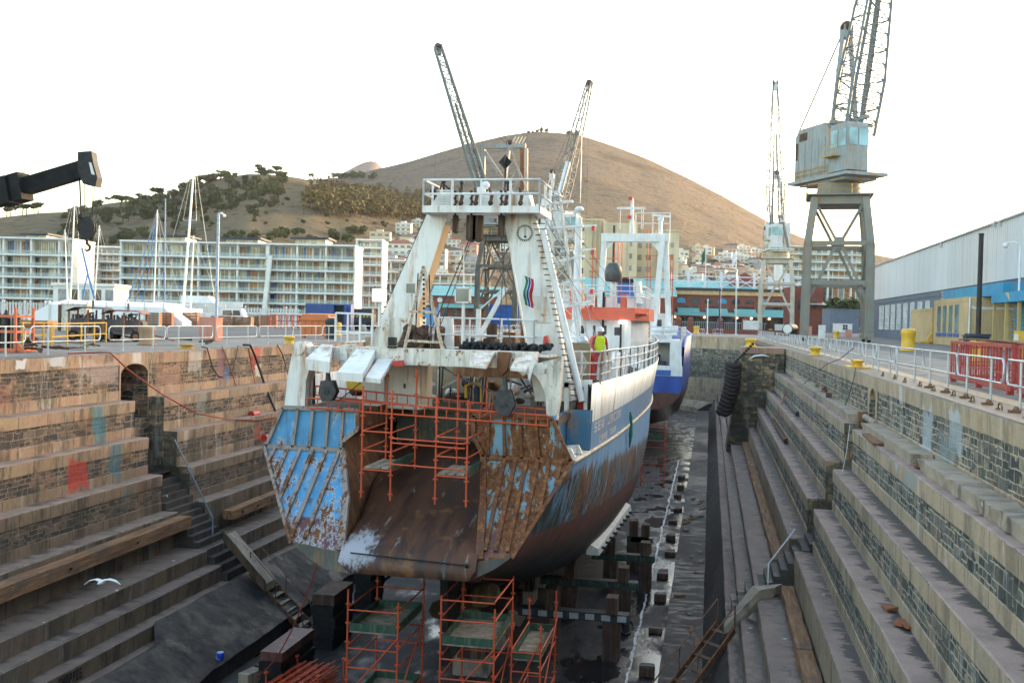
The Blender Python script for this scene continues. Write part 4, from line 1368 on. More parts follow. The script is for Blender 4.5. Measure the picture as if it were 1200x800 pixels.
for px, w, h, dbl in ((533, 0.13, 0.55, 0), (552, 0.28, 0.8, 1), (587, 0.16, 0.66, 0)):
 c0 = PY(px, 252, 29.7)
 mb = MB()
 for k in range(2 if dbl else 1):
  x = c0.x + (0.2 * k if dbl else 0)
  mb.slab([(x - w / 2, 29.7, 4.7), (x + w / 2, 29.7, 4.7), (x + w / 2, 29.7, 4.7 - h * 0.9), (x, 29.7, 4.7 - h), (x - w / 2, 29.7, 4.7 - h * 0.9)], (0, 0.22, 0))
 mb.cyl((c0.x, 29.75, 4.65), (c0.x, 29.75, 5.3), 0.03)
 for k in range(6):
  mb.ball((c0.x + 0.02 * (-1) ** k, 29.75, 4.9 + k * 0.1), 0.05, 5)
 part(mb, 'hanging_block', [M_DRUST])
mb = MB()
mb.bx(-7.6, -5.4, 29.55, 29.7, 4.9, 4.96)
for k in range(5):
 x = -7.4 + k * 0.45
 mb.tube([(x, 29.6, 4.95), (x + 0.05, 29.62, 5.25), (x - 0.03, 29.6, 5.5)], [0.04, 0.06, 0.03], 6)
 mb.ball((x + 0.02, 29.6, 5.05), 0.08, 6)
part(mb, 'chain_gear', [M_DRUST])
mb = MB()
mb.tube([PY(440, 392, 30.3), PY(508, 236, 30.3), PY(509, 225, 30.3), PY(512, 222, 30.6)], [0.05, 0.07, 0.09, 0.09], 8)
mb.ball(PY(508, 225, 30.3), 0.13, 8)
for k in range(20):
 a = PY(440, 392, 30.3).lerp(PY(508, 236, 30.3), k / 19)
 mb.cyl(a + V((-0.12, 0, 0)), a + V((0.12, 0, 0)), 0.018, 0.018, 5)
part(mb, 'exhaust_pipe', [M_BLACK])
mb = MB()
a0, a1 = PY(682, 470, 29.6), PY(636, 270, 29.9)
mb.tube([a0, a1], 0.10, 8)
part(mb, 'gantry_pipe', [M_CLEANW])
mb = MB()
b0, b1 = PY(676, 470, 29.75), PY(630, 262, 29.9)
for k in range(32):
 p = b0.lerp(b1, k / 31)
 mb.cyl(p + V((-0.14, 0, 0)), p + V((0.24, -0.05, 0.0)), 0.016, 0.016, 5)
part(mb, 'gantry_ladder', [M_DKGREY])
mb = MB()
p0 = PY(592, 216, 30.4)
mb.cyl(p0 - V((0, 0, 0.1)), p0 + V((0, 0, 0.45)), 0.03)
c0 = PY(592, 190, 30.4)
pts = [c0 + V(v) for v in ((0, 0, 0.23), (0.2, 0, 0), (0, 0, -0.23), (-0.2, 0, 0))]
mb.slab(pts, (0, 0.03, 0))
mb.slab([p + V((0, -0.02, 0)) for p in (c0 + V((0, 0.2, 0)), c0 + V((0, 0, 0.23)), c0 + V((0, -0.2, 0)), c0 + V((0, 0, -0.23)))], (0.02, 0, 0))
part(mb, 'day_shape', [M_BLACK])
for px, h in ((520, 0.35), (541, 0.3), (570, 0.2), (595, 0.3), (560, 0.12)):
 mb = MB()
 p = PY(px, 226, 30.3)
 mb.cyl(p, p + V((0, 0, h)), 0.04)
 mb.ball(p + V((0, 0, h)), 0.07, 6)
 part(mb, 'rigging_fitting', [M_BLACK])
mb = MB()
mb.tube([PY(516, 222, 30.2), PY(518, 214, 30.2), PY(527, 222, 30.2)], 0.035, 6)
part(mb, 'rigging_hook', [M_BLACK])
mb = MB()
p = PY(569, 222, 30.2)
mb.ball(p + V((0, 0, 0.12)), 0.13, 8)
mb.bx(p.x - 0.25, p.x + 0.0, 30.1, 30.5, p.z - 0.1, p.z + 0.06)
part(mb, 'deck_lamp', [M_CLEANW])
# ---- rusty A stay, railing, floodlights on the gallows deck
mb = MB()
ap = PY(496, 312, 28.4)
for f in ((472, 418), (521, 420)):
 mb.bar(ap, PY(f[0], f[1], 28.1), 0.075, 0.075, 0)
mb.bar(PY(480, 365, 28.25), PY(513, 366, 28.25), 0.07)
mb.bar(PY(474, 399, 28.15), PY(519, 401, 28.15), 0.07)
for k in range(14):
 mb.ball(PY(496.5, 322, 28.35).lerp(PY(497, 395, 28.2), k / 13), 0.04, 5, 1)
mb.cyl(PY(490, 320, 28.3), PY(487, 395, 28.3), 0.02, 0.02, 5, 1)
mb.cyl(PY(503, 322, 28.3), PY(506, 412, 28.2), 0.02, 0.02, 5, 1)
part(mb, 'rusty_stay', [painted('rusty stay', (0.62, 0.52, 0.40), 0.6, 1.0, 0.6, 0.7, 3), M_BLACK])
zd = 0.66
mb = rail([PY(513, 411, 29.6), PY(625, 415, 29.6)], 1.0, 0.03, (0.12, 0.5, 1.0), 0.95)
rail([PY(625, 415, 29.6), PY(625, 415, 29.6) + V((0, 2, 0))], 1.0, 0.03, (0.5, 1.0), 1.0, mb)
part(mb, 'deck_railing', [M_CLEANW])
mb = rail([PY(393, 400, 29.0), PY(436, 402, 29.0)], 0.85, 0.035, (0.35, 1.0), 0.36)
part(mb, 'deck_railing', [M_CLEANW])
def flood(px, py, y, w, h, lens, post, facing=0.0):
 c0 = PY(px, py, y)
 mb = MB()
 rot = Matrix.Rotation(facing, 3, 'Z')
 mb.box(c0, (w, 0.18, h), 0, rot)
 for dz in (-1, 1):
  mb.box(c0 + rot @ V((0, -0.1, dz * h * 0.46)), (w * 1.04, 0.05, h * 0.09), 0, rot)
  mb.box(c0 + rot @ V((dz * w * 0.48, -0.1, 0)), (w * 0.08, 0.05, h), 0, rot)
 o = part(mb, 'floodlight', [M_CLEANW])
 mb = MB()
 mb.box(c0 + rot @ V((0, -0.10, 0)), (w * 0.86, 0.02, h * 0.82), 0, rot)
 part(mb, 'lens', [lens], o)
 mb = MB()
 mb.cyl(c0 - V((0, -0.02, h / 2)), c0 - V((0, -0.02, h / 2 + post)), 0.045)
 part(mb, 'post', [M_CLEANW], o)
 return o
M_LENS = glassy('lamp lens', (0.25, 0.30, 0.30), 0.15, 0.5)
m, nt, b = new_mat('lit lamp')
b.inputs['Base Color'].default_value = (0.9, 0.9, 0.85, 1)
b.inputs['Emission Color'].default_value = (1.0, 0.97, 0.88, 1)
b.inputs['Emission Strength'].default_value = 1.6
M_LIT = m
flood(543, 346, 29.2, 0.44, 0.45, M_LENS, 1.3)
flood(482, 338, 29.5, 0.3, 0.34, M_LENS, 0.4, 0.15)
flood(445, 346, 28.3, 0.42, 0.4, M_LIT, 0.7, 0.25)
mb = MB()
mb.bar(PY(556, 405, 29.9), PY(593, 337, 29.9), 0.13, 0.13)
mb.bar(PY(560, 402, 30.0), PY(561, 362, 30.0), 0.13, 0.13)
mb.cyl(PY(563, 362, 30.0), PY(588, 340, 29.9), 0.025, 0.025, 5)
mb.cyl(PY(525, 410, 30.5), PY(524, 372, 30.5), 0.2, 0.2, 10)
mb.cyl(PY(543.5, 400, 29.2), PY(543.5, 290, 29.2), 0.05, 0.012, 6)
part(mb, 'davit', [M_CLEANW])
mb = MB()
r5 = random.Random(5)
for k in range(170):
 x = -7.1 + 2.6 * r5.random()
 mb.ball((x, 28.75 + 0.5 * r5.random(), 0.74 + 0.18 * r5.random()), 0.05 + 0.06 * r5.random(), 4, 0)
part(mb, 'chain_heap', [M_BLACK])
mb = MB()
for k in range(12):
 x = -9.2 + 1.2 * r5.random()
 mb.cyl((x, 29 + r5.random(), 0.7), (x + 0.1, 29 + r5.random(), 1.0 + 0.4 * r5.random()), 0.1 + 0.08 * r5.random(), None, 8)
part(mb, 'winch_gear', [M_DRUST])
mb = MB()
p = PY(460, 400, 27.7)
mb.box(p, (0.2, 0.2, 0.24))
mb.box(p + V((0, 0, -0.16)), (0.24, 0.2, 0.05))
part(mb, 'beam_lamp', [M_BLACK])
# ---- shelter under the gallows: bulkhead, door, gear, nets
mb = MB()
mb.bx(-12.0, -4.0, 34.6, 34.8, -1.3, 0.9)
part(mb, 'aft_bulkhead', [painted('bulkhead dirty', (0.33, 0.27, 0.17), 0.45, 0.8, 0.7, 0.7, 1.2)])
mb = MB()
mb.slab([PY(450, 425, 29.5), PY(492, 427, 29.5), PY(492, 480, 29.5), PY(450, 478, 29.5)], (0, 1.4, 0))
c = part(mb, 'deck_locker', [M_WHITE])
mb = MB()
p = PY(474, 452, 29.47)
mb.box(p, (0.05, 0.04, 0.14))
part(mb, 'handle', [M_DKGREY], c)
mb = MB()
mb.slab([PY(425, 437, 29.3), PY(450, 438, 29.3), PY(450, 478, 29.3), PY(425, 476, 29.3)], (0, 0.8, 0))
part(mb, 'deck_locker', [M_CLEANW])
mb = MB()
mb.slab([PY(406, 440, 30), PY(424, 441, 30), PY(424, 458, 30), PY(406, 456, 30)], (0, 0.5, 0))
part(mb, 'yellow_guard', [M_YELLOW])
mb = MB()
mb.tube([PY(546, 466, 29.6), PY(546, 452, 29.6), PY(551, 449, 29.6), PY(559, 449, 29.6), PY(563, 453, 29.6), PY(563, 472, 29.6)], 0.05, 6)
part(mb, 'cylinder_frame', [M_YELLOW])
mb = MB()
mb.cyl(PY(559, 472, 29.6), PY(559, 454, 29.6), 0.11, 0.11, 10)
mb.ball(PY(559, 453, 29.6), 0.09, 6)
part(mb, 'gas_bottle', [plain('navy', (0.02, 0.03, 0.06), 0.4)])
mb = MB()
for k in range(90):
 x = -11.3 + 6.4 * r5.random()
 y = 31.6 + 2.6 * r5.random()
 q = r5.random()
 if q < 0.35:
  mb.cyl((x, y, -1.2), (x + 0.1 * r5.random(), y, -0.6 + 0.9 * r5.random()), 0.03, 0.03, 5, r5.choice((0, 1, 2)))
 elif q < 0.6:
  mb.bar((x, y, -0.8 + r5.random()), (x + 0.7 * r5.random(), y + 0.2, -0.8 + r5.random()), 0.05, 0.05, r5.choice((0, 1, 2)))
 else:
  mb.ball((x, y, -1.1 + 0.6 * r5.random()), 0.1 + 0.16 * r5.random(), 5, r5.choice((0, 1, 2)), (1.2, 1, 0.8))
part(mb, 'deck_gear', [M_DRUST, M_DKGREY, M_WHITER])
m, nt, b = new_mat('trawl net')
pos = world_pos(nt)
v = nt.nodes.new('ShaderNodeTexVoronoi')
v.feature = 'DISTANCE_TO_EDGE'
v.inputs['Scale'].default_value = 5
nt.links.new(pos, v.inputs['Vector'])
c = mix(nt, rng(nt, v.outputs['Distance'], 0.0, 0.12), (0.42, 0.20, 0.03), (0.09, 0.05, 0.025))
put(nt, b.inputs['Base Color'], mix(nt, rng(nt, noi(nt, 1.2, 5, pos), 0.4, 0.6), c, (0.16, 0.06, 0.04)))
b.inputs['Roughness'].default_value = 0.95
bump(nt, b, v.outputs['Distance'], 0.8, 0.1)
M_NET = m
mb = MB()
rows = []
for j in range(9):
 row = []
 for i in range(25):
  u, w = i / 24, j / 8
  row.append((-10.4 + 5.2 * u, 37 + 5 * w, -0.9 + 1.15 * sin(pi * min(1, u * 0.98 + 0.02)) ** 0.5 * sin(pi * w) ** 0.6 + 0.25 * mnoise.noise(V((u * 6, w * 4, 3)))))
 rows.append(row)
mb.loft(rows, False, False, 0, True)
part(mb, 'trawl_net', [M_NET])
# ---- starboard passage frame, deck rails
mb = MB()
for px in (664, 687):
 mb.bar(PY(px, 494, 29.9), PY(px, 448, 29.9), 0.14, 0.14)
mb.bar(PY(657, 450, 29.9), PY(694, 449, 29.9), 0.14, 0.2)
part(mb, 'passage_frame', [M_WHITE])
mb = MB()
mb.bx(CX + 3.1, CX + 4.3, 32.0, 32.1, -1.3, -0.2)
part(mb, 'passage_bulkhead', [painted('olive plate', (0.13, 0.11, 0.045), 0.4, 0.6, 0.5, 0.7, 1.5)])
mb = MB()
p = PY(681, 466, 31.4)
mb.bx(p.x - 0.1, p.x + 0.1, 31.3, 31.5, p.z - 0.35, p.z + 0.3)
part(mb, 'fire_extinguisher', [M_RED])
mb = MB()
for s in (1, -1):
 pts = []
 y = 33.0
 while y <= 62:
  p = hb(y)
  pts.append((CX + s * (p.x + flare(y) - 0.06), y, lin(ZB, y)))
  y += 2.4
 rail(pts, 0.95, 0.028, (0.35, 0.68, 1.0), 1.2, mb, 5)
part(mb, 'bulwark_railing', [M_CLEANW])
mb = MB()
rail([(CX + 3.3, 30.6, -0.28), (CX + 4.4, 30.9, -0.26), (CX + 4.5, 33.2, -0.26)], 0.98, 0.03, (0.3, 0.65, 1.0), 0.55, mb)
part(mb, 'rusted_railing', [M_WHITER])
mb = MB()
mb.bx(CX + 2.9, CX + 4.3, 31.4, 33.0, -0.5, -0.3)
part(mb, 'side_deck_box', [M_DKGREY])
mb = MB()
mb.bx(CX - 3.9, CX + 3.2, 44, 57, -1.3, 0.0)
part(mb, 'deck_casing', [M_CLEANW])
# ---- wheelhouse
WY = 57.0
mb = MB()
mb.bx(-8.2, -4.35, WY, 64, -0.4, 2.1)
mb.prism([(-4.35, WY), (-3.75, WY + 1.6), (-3.75, 63.5), (-4.35, 64)], 'z', -0.4, 2.08)
wh = part(mb, 'wheelhouse', [M_CLEANW])
mb = MB()
mb.bx(-8.35, -4.1, WY - 0.55, WY - 0.45, 1.75, 2.45)
mb.slab([(-4.1, WY - 0.55, 1.75), (-3.45, WY + 1.4, 1.75), (-3.45, WY + 1.4, 2.45), (-4.1, WY - 0.55, 2.45)], (-0.08, 0.04, 0))
mb.bx(-3.55, -3.45, WY + 1.4, 63.6, 1.75, 2.45)
mb.bx(-8.3, -3.5, WY - 0.5, 64, 2.12, 2.18)
part(mb, 'orange_coaming', [M_ORANGE], wh)
for px0, px1, py0, py1 in ((672, 686, 380, 392), (694, 699, 380, 394), (706, 712, 380, 393), (661, 666, 382, 392)):
 a = PY(px0, py0, WY - 0.03)
 b_ = PY(px1, py1, WY - 0.03)
 mb = MB()
 mb.bx(a.x, b_.x, WY - 0.06, WY + 0.01, b_.z, a.z)
 w = part(mb, 'window', [M_CLEANW], wh)
 mb = MB()
 mb.bx(a.x + 0.06, b_.x - 0.06, WY - 0.075, WY - 0.062, b_.z + 0.06, a.z - 0.06)
 part(mb, 'window_pane', [M_GLASS], wh)
mb = MB()
a, b_ = PY(716, 379, WY - 0.03), PY(730, 411, WY - 0.03)
mb.bx(a.x, b_.x, WY - 0.07, WY - 0.02, b_.z, a.z)
mb.bx(a.x + 0.2, b_.x - 0.2, WY - 0.08, WY - 0.07, a.z - 0.65, a.z - 0.2, 1)
mb.bx(b_.x - 0.16, b_.x - 0.1, WY - 0.12, WY - 0.07, (a.z + b_.z) / 2, (a.z + b_.z) / 2 + 0.12, 1)
part(mb, 'door', [painted('door grey white', (0.62, 0.64, 0.64), 0.1, 0.3, 0.3), M_DKGREY], wh)
mb = MB()
c0 = PY(698, 401, WY - 0.12)
mb.tube([c0 + V((0.3 * cos(2 * pi * k / 14), 0, 0.33 * sin(2 * pi * k / 14))) for k in range(15)], 0.085, 6)
part(mb, 'lifebuoy', [M_ORANGE], wh)
mb = MB()
mb.tube([(-4.9, WY - 0.08, 1.7), (-4.9, WY - 0.08, -0.3)], 0.06, 6)
mb.tube([(-5.9, WY - 0.1, 3.3), (-5.9, WY - 0.1, -0.3)], 0.07, 6)
part(mb, 'vent_pipe', [M_BLACK], wh)
mb = MB()
mb.box((-4.75, WY - 0.55, 1.66), (0.42, 0.12, 0.16))
part(mb, 'lit_deck_lamp', [M_LIT], wh)
mb = rail([(-8.2, WY + 0.2, 2.18), (-4.2, WY + 0.2, 2.18), (-3.7, WY + 1.6, 2.18), (-3.7, 63.4, 2.18)], 1.5, 0.03, (0.6, 0.8, 1.0), 1.2)
part(mb, 'top_railing', [M_CLEANW])
mb = MB()
mb.lathe([(0.02, 5.05), (0.3, 5.0), (0.46, 4.75), (0.5, 4.45), (0.47, 4.05), (0.4, 3.95), (0.05, 3.93)], (-5.55, 58.5, 0), 16)
sd_ = part(mb, 'satellite_dome', [M_DOME])
mb = MB()
mb.cyl((-5.55, 58.5, 2.18), (-5.55, 58.5, 3.96), 0.16, 0.16, 10)
part(mb, 'dome_pole', [M_CLEANW])
mb = MB()
mb.slab([PY(676, 361, 55), PY(672, 337, 55), PY(683, 331, 55), PY(684, 361, 55)], (0, 0.5, 0), 0)
mb.slab([PY(668, 362, 54.9), PY(667, 338, 54.9), PY(672, 337, 54.9), PY(676, 362, 54.9)], (0, 0.6, 0), 1)
part(mb, 'mast_casing', [painted('salmon paint', (0.78, 0.40, 0.26), 0.1, 0.3, 0.2), M_ORANGE])
mb = MB()
p0 = PY(675.5, 372, 52)
pt = PY(675, 255, 52)
mb.cyl((p0.x, 52, -0.3), (p0.x, 52, pt.z), 0.26, 0.17, 12)
mast = part(mb, 'column_mast', [M_CLEANW])
mb = MB()
mb.lathe([(0.03, 0.3), (0.2, 0.3), (0.24, 0.38), (0.24, 0.46), (0.15, 0.56), (0.02, 0.58)], (p0.x, 52, pt.z), 14)
mb.lathe([(0.06, 0), (0.06, 0.3)], (p0.x, 52, pt.z), 8)
part(mb, 'aerial_dome', [M_CLEANW], mast)
for dz in (-1.6, -3.6, -0.4, -4.4):
 mb = MB()
 mb.bar((p0.x - 0.9, 52, pt.z + dz - 0.1), (p0.x + 0.9, 52, pt.z + dz), 0.08, 0.1)
 mb.box((p0.x + 0.75, 52, pt.z + dz - 0.15), (0.16, 0.16, 0.24), 1)
 part(mb, 'lamp_bracket', [M_CLEANW, M_RED], mast)
mb = MB()
bx_, by_ = -6.6, 47.0
zt = PY(648, 225, by_).z
B4 = [(-0.55, -0.5), (0.55, -0.5), (0.55, 0.5), (-0.55, 0.5)]
T4 = [(-0.22, -0.2), (0.22, -0.2), (0.22, 0.2), (-0.22, 0.2)]
xb = PY(668, 400, by_).x
xt = PY(650, 225, by_).x
def lvl(f, k):
 return V((xb + (xt - xb) * f + B4[k][0] + (T4[k][0] - B4[k][0]) * f, by_ + B4[k][1] + (T4[k][1] - B4[k][1]) * f, 0.0 + zt * f))
for k in range(4):
 mb.cyl(lvl(0, k), lvl(1, k), 0.05, 0.04, 6)
for s_ in range(9):
 f0, f1 = s_ / 9, (s_ + 1) / 9
 for k in range(4):
  mb.cyl(lvl(f0, k), lvl(f1, (k + 1) % 4), 0.022, 0.022, 5)
  mb.cyl(lvl(f1, k), lvl(f1, (k + 1) % 4), 0.022, 0.022, 5)
rm = part(mb, 'radar_mast', [painted('mast grey', (0.55, 0.57, 0.58), 0.2, 0.3, 0.3)])
for f, w, tl in ((0.93, 0.9, 0.1), (0.78, 1.3, 0.12), (0.58, 1.2, 0.25), (0.44, 1.1, 0.3), (0.30, 1.3, 0.3)):
 c0 = (lvl(f, 0) + lvl(f, 2)) / 2
 mb = MB()
 for s_ in (-1, 1):
  mb.bar(c0 + V((-w, s_ * 0.15, -tl)), c0 + V((w * 0.9, s_ * 0.15, tl)), 0.07, 0.1)
 mb.box(c0 + V((-w * 0.5, 0, -tl * 0.5 + 0.12)), (0.4, 0.3, 0.25))
 part(mb, 'yard', [M_CLEANW], rm)
mb = MB()
c0 = lvl(1, 0)
mb.lathe([(0.02, 0.0), (0.42, 0.05), (0.42, 0.1), (0.05, 0.16)], (c0.x + 0.2, by_, zt - 0.3), 12)
mb.cyl((xt + 0.25, by_, zt), (xt + 0.6, by_, zt + 1.4), 0.12, 0.12, 8)
mb.cyl((xt + 1.2, by_, zt - 0.5), (xt + 1.2, by_, zt + 2.6), 0.02, 0.01, 5)
part(mb, 'radar_drum', [M_GALV], rm)
mb = MB()
mb.tube([lvl(0.95, 1), PY(700, 405, 55)], 0.015, 4)
mb.tube([lvl(0.9, 0), PY(690, 400, 50)], 0.05, 5)
part(mb, 'mast_stay', [M_GALV], rm)
mb = MB()
p = PY(613, 368, 29.4)
mb.cyl(p, p + V((0, 0, 1.15)), 0.02, 0.015, 6)
fs = part(mb, 'flag_staff', [M_CLEANW])
mb = MB()
cols_ = []
for k, (a0, a1, mi) in enumerate(((0, 0.3, 0), (0.3, 0.36, 1), (0.36, 0.6, 2), (0.6, 0.66, 1), (0.66, 1.0, 3))):
 for q in range(6):
  t0, t1 = q / 6, (q + 1) / 6
  P_ = lambda t, a: p + V((0.02 + 0.26 * a + 0.03 * sin(8 * t), 0.05 * sin(7 * t + 3 * a), 1.12 - 0.85 * t - 0.1 * a))
  mb.quad(P_(t0, a0), P_(t0, a1), P_(t1, a1), P_(t1, a0), mi)
part(mb, 'flag', [plain('flag green', (0.02, 0.16, 0.08), 0.8), plain('flag white', (0.6, 0.6, 0.6), 0.8), plain('flag blue', (0.02, 0.05, 0.25), 0.8), plain('flag red', (0.4, 0.02, 0.02), 0.8)], fs)
outline([(644, 405), (641, 393), (637, 394), (636, 405)], 29.4, 0.3, [M_RED], 'fire_locker')
mb = MB()
top, bot = PY(664, 415, 31.4), PY(678, 470, 31.0)
pts = [PY(676, 412, 31.4), PY(680, 425, 31.3), PY(674, 445, 31.2), PY(671, 470, 31.1), PY(668, 490, 31.1)]
mb.tube(pts, [0.14, 0.22, 0.2, 0.12, 0.05], 8)
part(mb, 'hanging_net', [plain('grey net', (0.34, 0.31, 0.28), 0.95, 0, 0.35, 14)])
mb = MB()
x_ = CX + hb(38.8).x + 0.1
mb.tube([(x_, 38.8, -1.75), (x_ + 0.03, 38.75, -1.95), (x_ + 0.05, 38.85, -2.25), (x_ + 0.04, 38.75, -2.6), (x_ + 0.02, 38.85, -2.85), (x_, 38.85, -3.1)], [0.03, 0.06, 0.05, 0.075, 0.05, 0.02], 8)
part(mb, 'green_net_bundle', [plain('green net', (0.02, 0.16, 0.10), 0.9, 0, 0.4, 9)])
for a, b_, r in (((551, 278, 29.7), (489, 420, 28.2), 0.02), ((553, 278, 29.7), (505, 408, 29.0), 0.012), ((587, 276, 29.7), (600, 420, 28.5), 0.014), ((592, 276, 29.7), (583, 420, 29), 0.012),
     ((505, 420, 28), (590, 462, 26.9), 0.022), ((636, 252, 30.5), (672, 305, 47), 0.012), ((620, 250, 30.6), (705, 380, 57), 0.012), ((668, 280, 52), (745, 372, 62), 0.012),
     ((566, 240, 30.4), (617, 300, 46), 0.01), ((648, 240, 47), (600, 372, 44), 0.012), ((652, 240, 47), (742, 360, 62), 0.012), ((675, 262, 52), (640, 395, 40), 0.012),
     ((468, 400, 28), (395, 470, 26.9), 0.015), ((520, 402, 28.4), (548, 450, 28), 0.02)):
 mb = MB()
 mb.tube(cat_curve(PY(*a), PY(*b_), 0.12, 8), r, 5)
 part(mb, 'rigging_wire', [M_DKGREY])
rc = random.Random(31)
for px, y0, y1, Y in ((690, 330, 372, 58), (700, 322, 372, 60), (722, 335, 372, 59), (738, 318, 372, 61), (656, 335, 372, 57.5), (684, 300, 372, 60), (745, 330, 372, 62)):
 mb = MB()
 a, b_ = PY(px, y1, Y), PY(px, y0, Y)
 mb.cyl(a, b_, 0.03, 0.012, 5)
 part(mb, 'whip_aerial', [M_GALV])
for px, py, w, h, mi in ((679, 372, 0.5, 0.5, 0), (692, 371, 0.4, 0.7, 1), (716, 369, 0.6, 0.5, 0), (731, 370, 0.3, 0.6, 2), (740, 369, 0.5, 0.4, 0), (664, 373, 0.5, 0.6, 1)):
 p = PY(px, py, 58.6)
 mb = MB()
 mb.bx(p.x - w / 2, p.x + w / 2, 58.4, 58.9, 2.18, 2.18 + h + 0.4)
 mb.bx(p.x - w / 2 - 0.04, p.x + w / 2 + 0.04, 58.36, 58.94, 2.18 + h + 0.4, 2.24 + h + 0.4)
 part(mb, 'roof_locker', [(M_CLEANW, M_GALV, M_ORANGE)[mi]])
for k in range(16):
 x, y = CX + rc.uniform(1.0, 4.2), rc.uniform(33.5, 43)
 h = rc.uniform(0.3, 1.5)
 mb = MB()
 if k % 3:
  mb.bx(x - 0.3 * rc.random() - 0.1, x + 0.2, y, y + 0.6, -1.3, -0.7 + h * 0.7)
  mb.cyl((x, y, -1.0), (x + 0.2, y, 0.2 + h * 0.5), 0.04, None, 6, 0)
 else:
  mb.cyl((x, y, -1.3), (x, y, 0.1 + h * 0.5), 0.14, None, 8)
  mb.ball((x, y, 0.15 + h * 0.5), 0.22, 6)
 part(mb, 'deck_fitting', [rc.choice((M_WHITER, M_GALV, M_DRUST, M_CLEANW, M_RED))])
for k in range(9):
 x = -9.4 + 0.55 * k
 mb = MB()
 mb.cyl((x, 31.0, 0.66), (x, 31.0, 1.0 + 0.5 * rc.random()), 0.12 + 0.1 * rc.random(), None, 8)
 mb.bx(x - 0.2, x + 0.15, 30.7, 31.3, 0.66, 0.85 + 0.3 * rc.random())
 part(mb, 'winch_head', [rc.choice((M_DRUST, M_WHITER, M_DKGREY, M_RUST))])
# ------------------------------------------------------------------ scaffolding
def standard(mb, x, y, z0, z1, lift=0.495, phase=0.1):
 mb.cyl((x, y, z0), (x, y, z1), 0.026, None, 7)
 z = z0 + phase
 while z < z1:
  for dx, dy in ((1, 0), (0, 1)):
   mb.bar((x - 0.065 * dx, y - 0.065 * dy, z), (x + 0.065 * dx, y + 0.065 * dy, z), 0.03, 0.035)
  z += lift
def ledger(mb, a, b, r=0.022):
 mb.cyl(a, b, r, None, 6)
def scaffold_tower(name, label, xs, ys, z0, z1, decks, open_top=0.0, braces=True, group=None):
 t = thing(name, label, 'scaffold', ((xs[0] + xs[-1]) / 2, (ys[0] + ys[-1]) / 2, z0), group)
 for i, x in enumerate(xs):
  for j, y in enumerate(ys):
   mb = MB()
   standard(mb, x, y, z0, z1 - (0.25 if (i + j) % 2 else 0.0))
   mb.build('upright', [M_SCAF], t)
 mb = MB()
 z = z0 + 0.4
 k = 0
 while z < z1 - 0.1:
  for y in ys:
   for a, b in zip(xs, xs[1:]):
    ledger(mb, (a, y, z), (b, y, z))
  for x in xs:
   for a, b in zip(ys, ys[1:]):
    ledger(mb, (x, a, z + 0.05), (x, b, z + 0.05))
  z += 0.5 if k % 2 else 1.0
  k += 1
 mb.build('ledgers', [M_SCAF], t)
 if braces:
  z = z0 + 0.4
  k = 0
  while z < z1 - 1.6:
   a, b = (xs[0], xs[-1]) if k % 2 else (xs[-1], xs[0])
   mb = MB()
   ledger(mb, (a, ys[0] - 0.05, z), (b, ys[0] - 0.05, z + 1.6))
   ledger(mb, (xs[-1] + 0.05, ys[0] if k % 2 else ys[-1], z), (xs[-1] + 0.05, ys[-1] if k % 2 else ys[0], z + 1.6))
   mb.build('brace', [M_SCAF], t)
   z += 1.75
   k += 1
 for z in decks:
  mb = MB()
  n = 4
  w = (ys[-1] - ys[0] - 0.1) / n
  for q in range(n):
   y = ys[0] + 0.05 + w * q
   mb.bx(xs[0] + 0.03, xs[-1] - 0.03, y, y + w - 0.03, z - 0.045 + 0.01 * (q % 2), z)
  mb.build('deck_boards', [M_BOARD], t)
  mb = MB()
  mb.bx(xs[0] + 0.03, xs[-1] - 0.03, ys[0] + 0.03, ys[0] + 0.06, z, z + 0.2)
  mb.bx(xs[0] + 0.03, xs[-1] - 0.03, ys[-1] - 0.06, ys[-1] - 0.03, z, z + 0.2)
  mb.bx(xs[0] + 0.03, xs[0] + 0.06, ys[0] + 0.06, ys[-1] - 0.06, z, z + 0.2)
  mb.bx(xs[-1] - 0.06, xs[-1] - 0.03, ys[0] + 0.06, ys[-1] - 0.06, z, z + 0.2)
  mb.build('toe_boards', [M_GREEN], t)
 return t
t = thing('hung_scaffold', 'orange tube scaffold hanging in the mouth of the stern ramp with lattice girders across', 'scaffold', (-7.6, 26.6, -3.4))
yf, yb = 25.4, 27.5
fx = [PY(px, 590, yf).x for px in (423, 457, 509.5, 546)]
fz = [PY(px, py, yf).z for px, py in ((423, 583), (457, 586), (509.5, 591), (546, 594))]
ftop = [PY(px, py, yf).z for px, py in ((426, 452), (461, 457), (513, 463), (549, 468))]
bx_ = [PY(px, 500, yb).x for px in (452.6, 487, 536, 570)]
btop = [PY(px, py, yb).z for px, py in ((455, 434), (489, 433), (537, 438), (571, 445))]
for x, z0, z1 in zip(fx, fz, ftop):
 mb = MB()
 standard(mb, x, yf, z0, z1, 0.495, 0.16)
 mb.build('upright', [M_SCAF], t)
for k, (x, z1) in enumerate(zip(bx_, btop)):
 mb = MB()
 standard(mb, x, yb, -2.6 if k < 3 else -2.9, z1, 0.495, 0.1)
 mb.build('upright', [M_SCAF], t)
zs = fz[0]
for z in (0.75, 1.25, 1.75):
 for i in (0, 2):
  mb = MB()
  ledger(mb, (fx[i], yf, fz[i] + z), (fx[i + 1], yf, fz[i + 1] + z))
  mb.build('ledger', [M_SCAF], t)
  for q in (0, 1):
   mb = MB()
   ledger(mb, (fx[i + q], yf, fz[i + q] + z), (bx_[i + q], yb, fz[i + q] + z + 0.02))
   mb.build('transom', [M_SCAF], t)
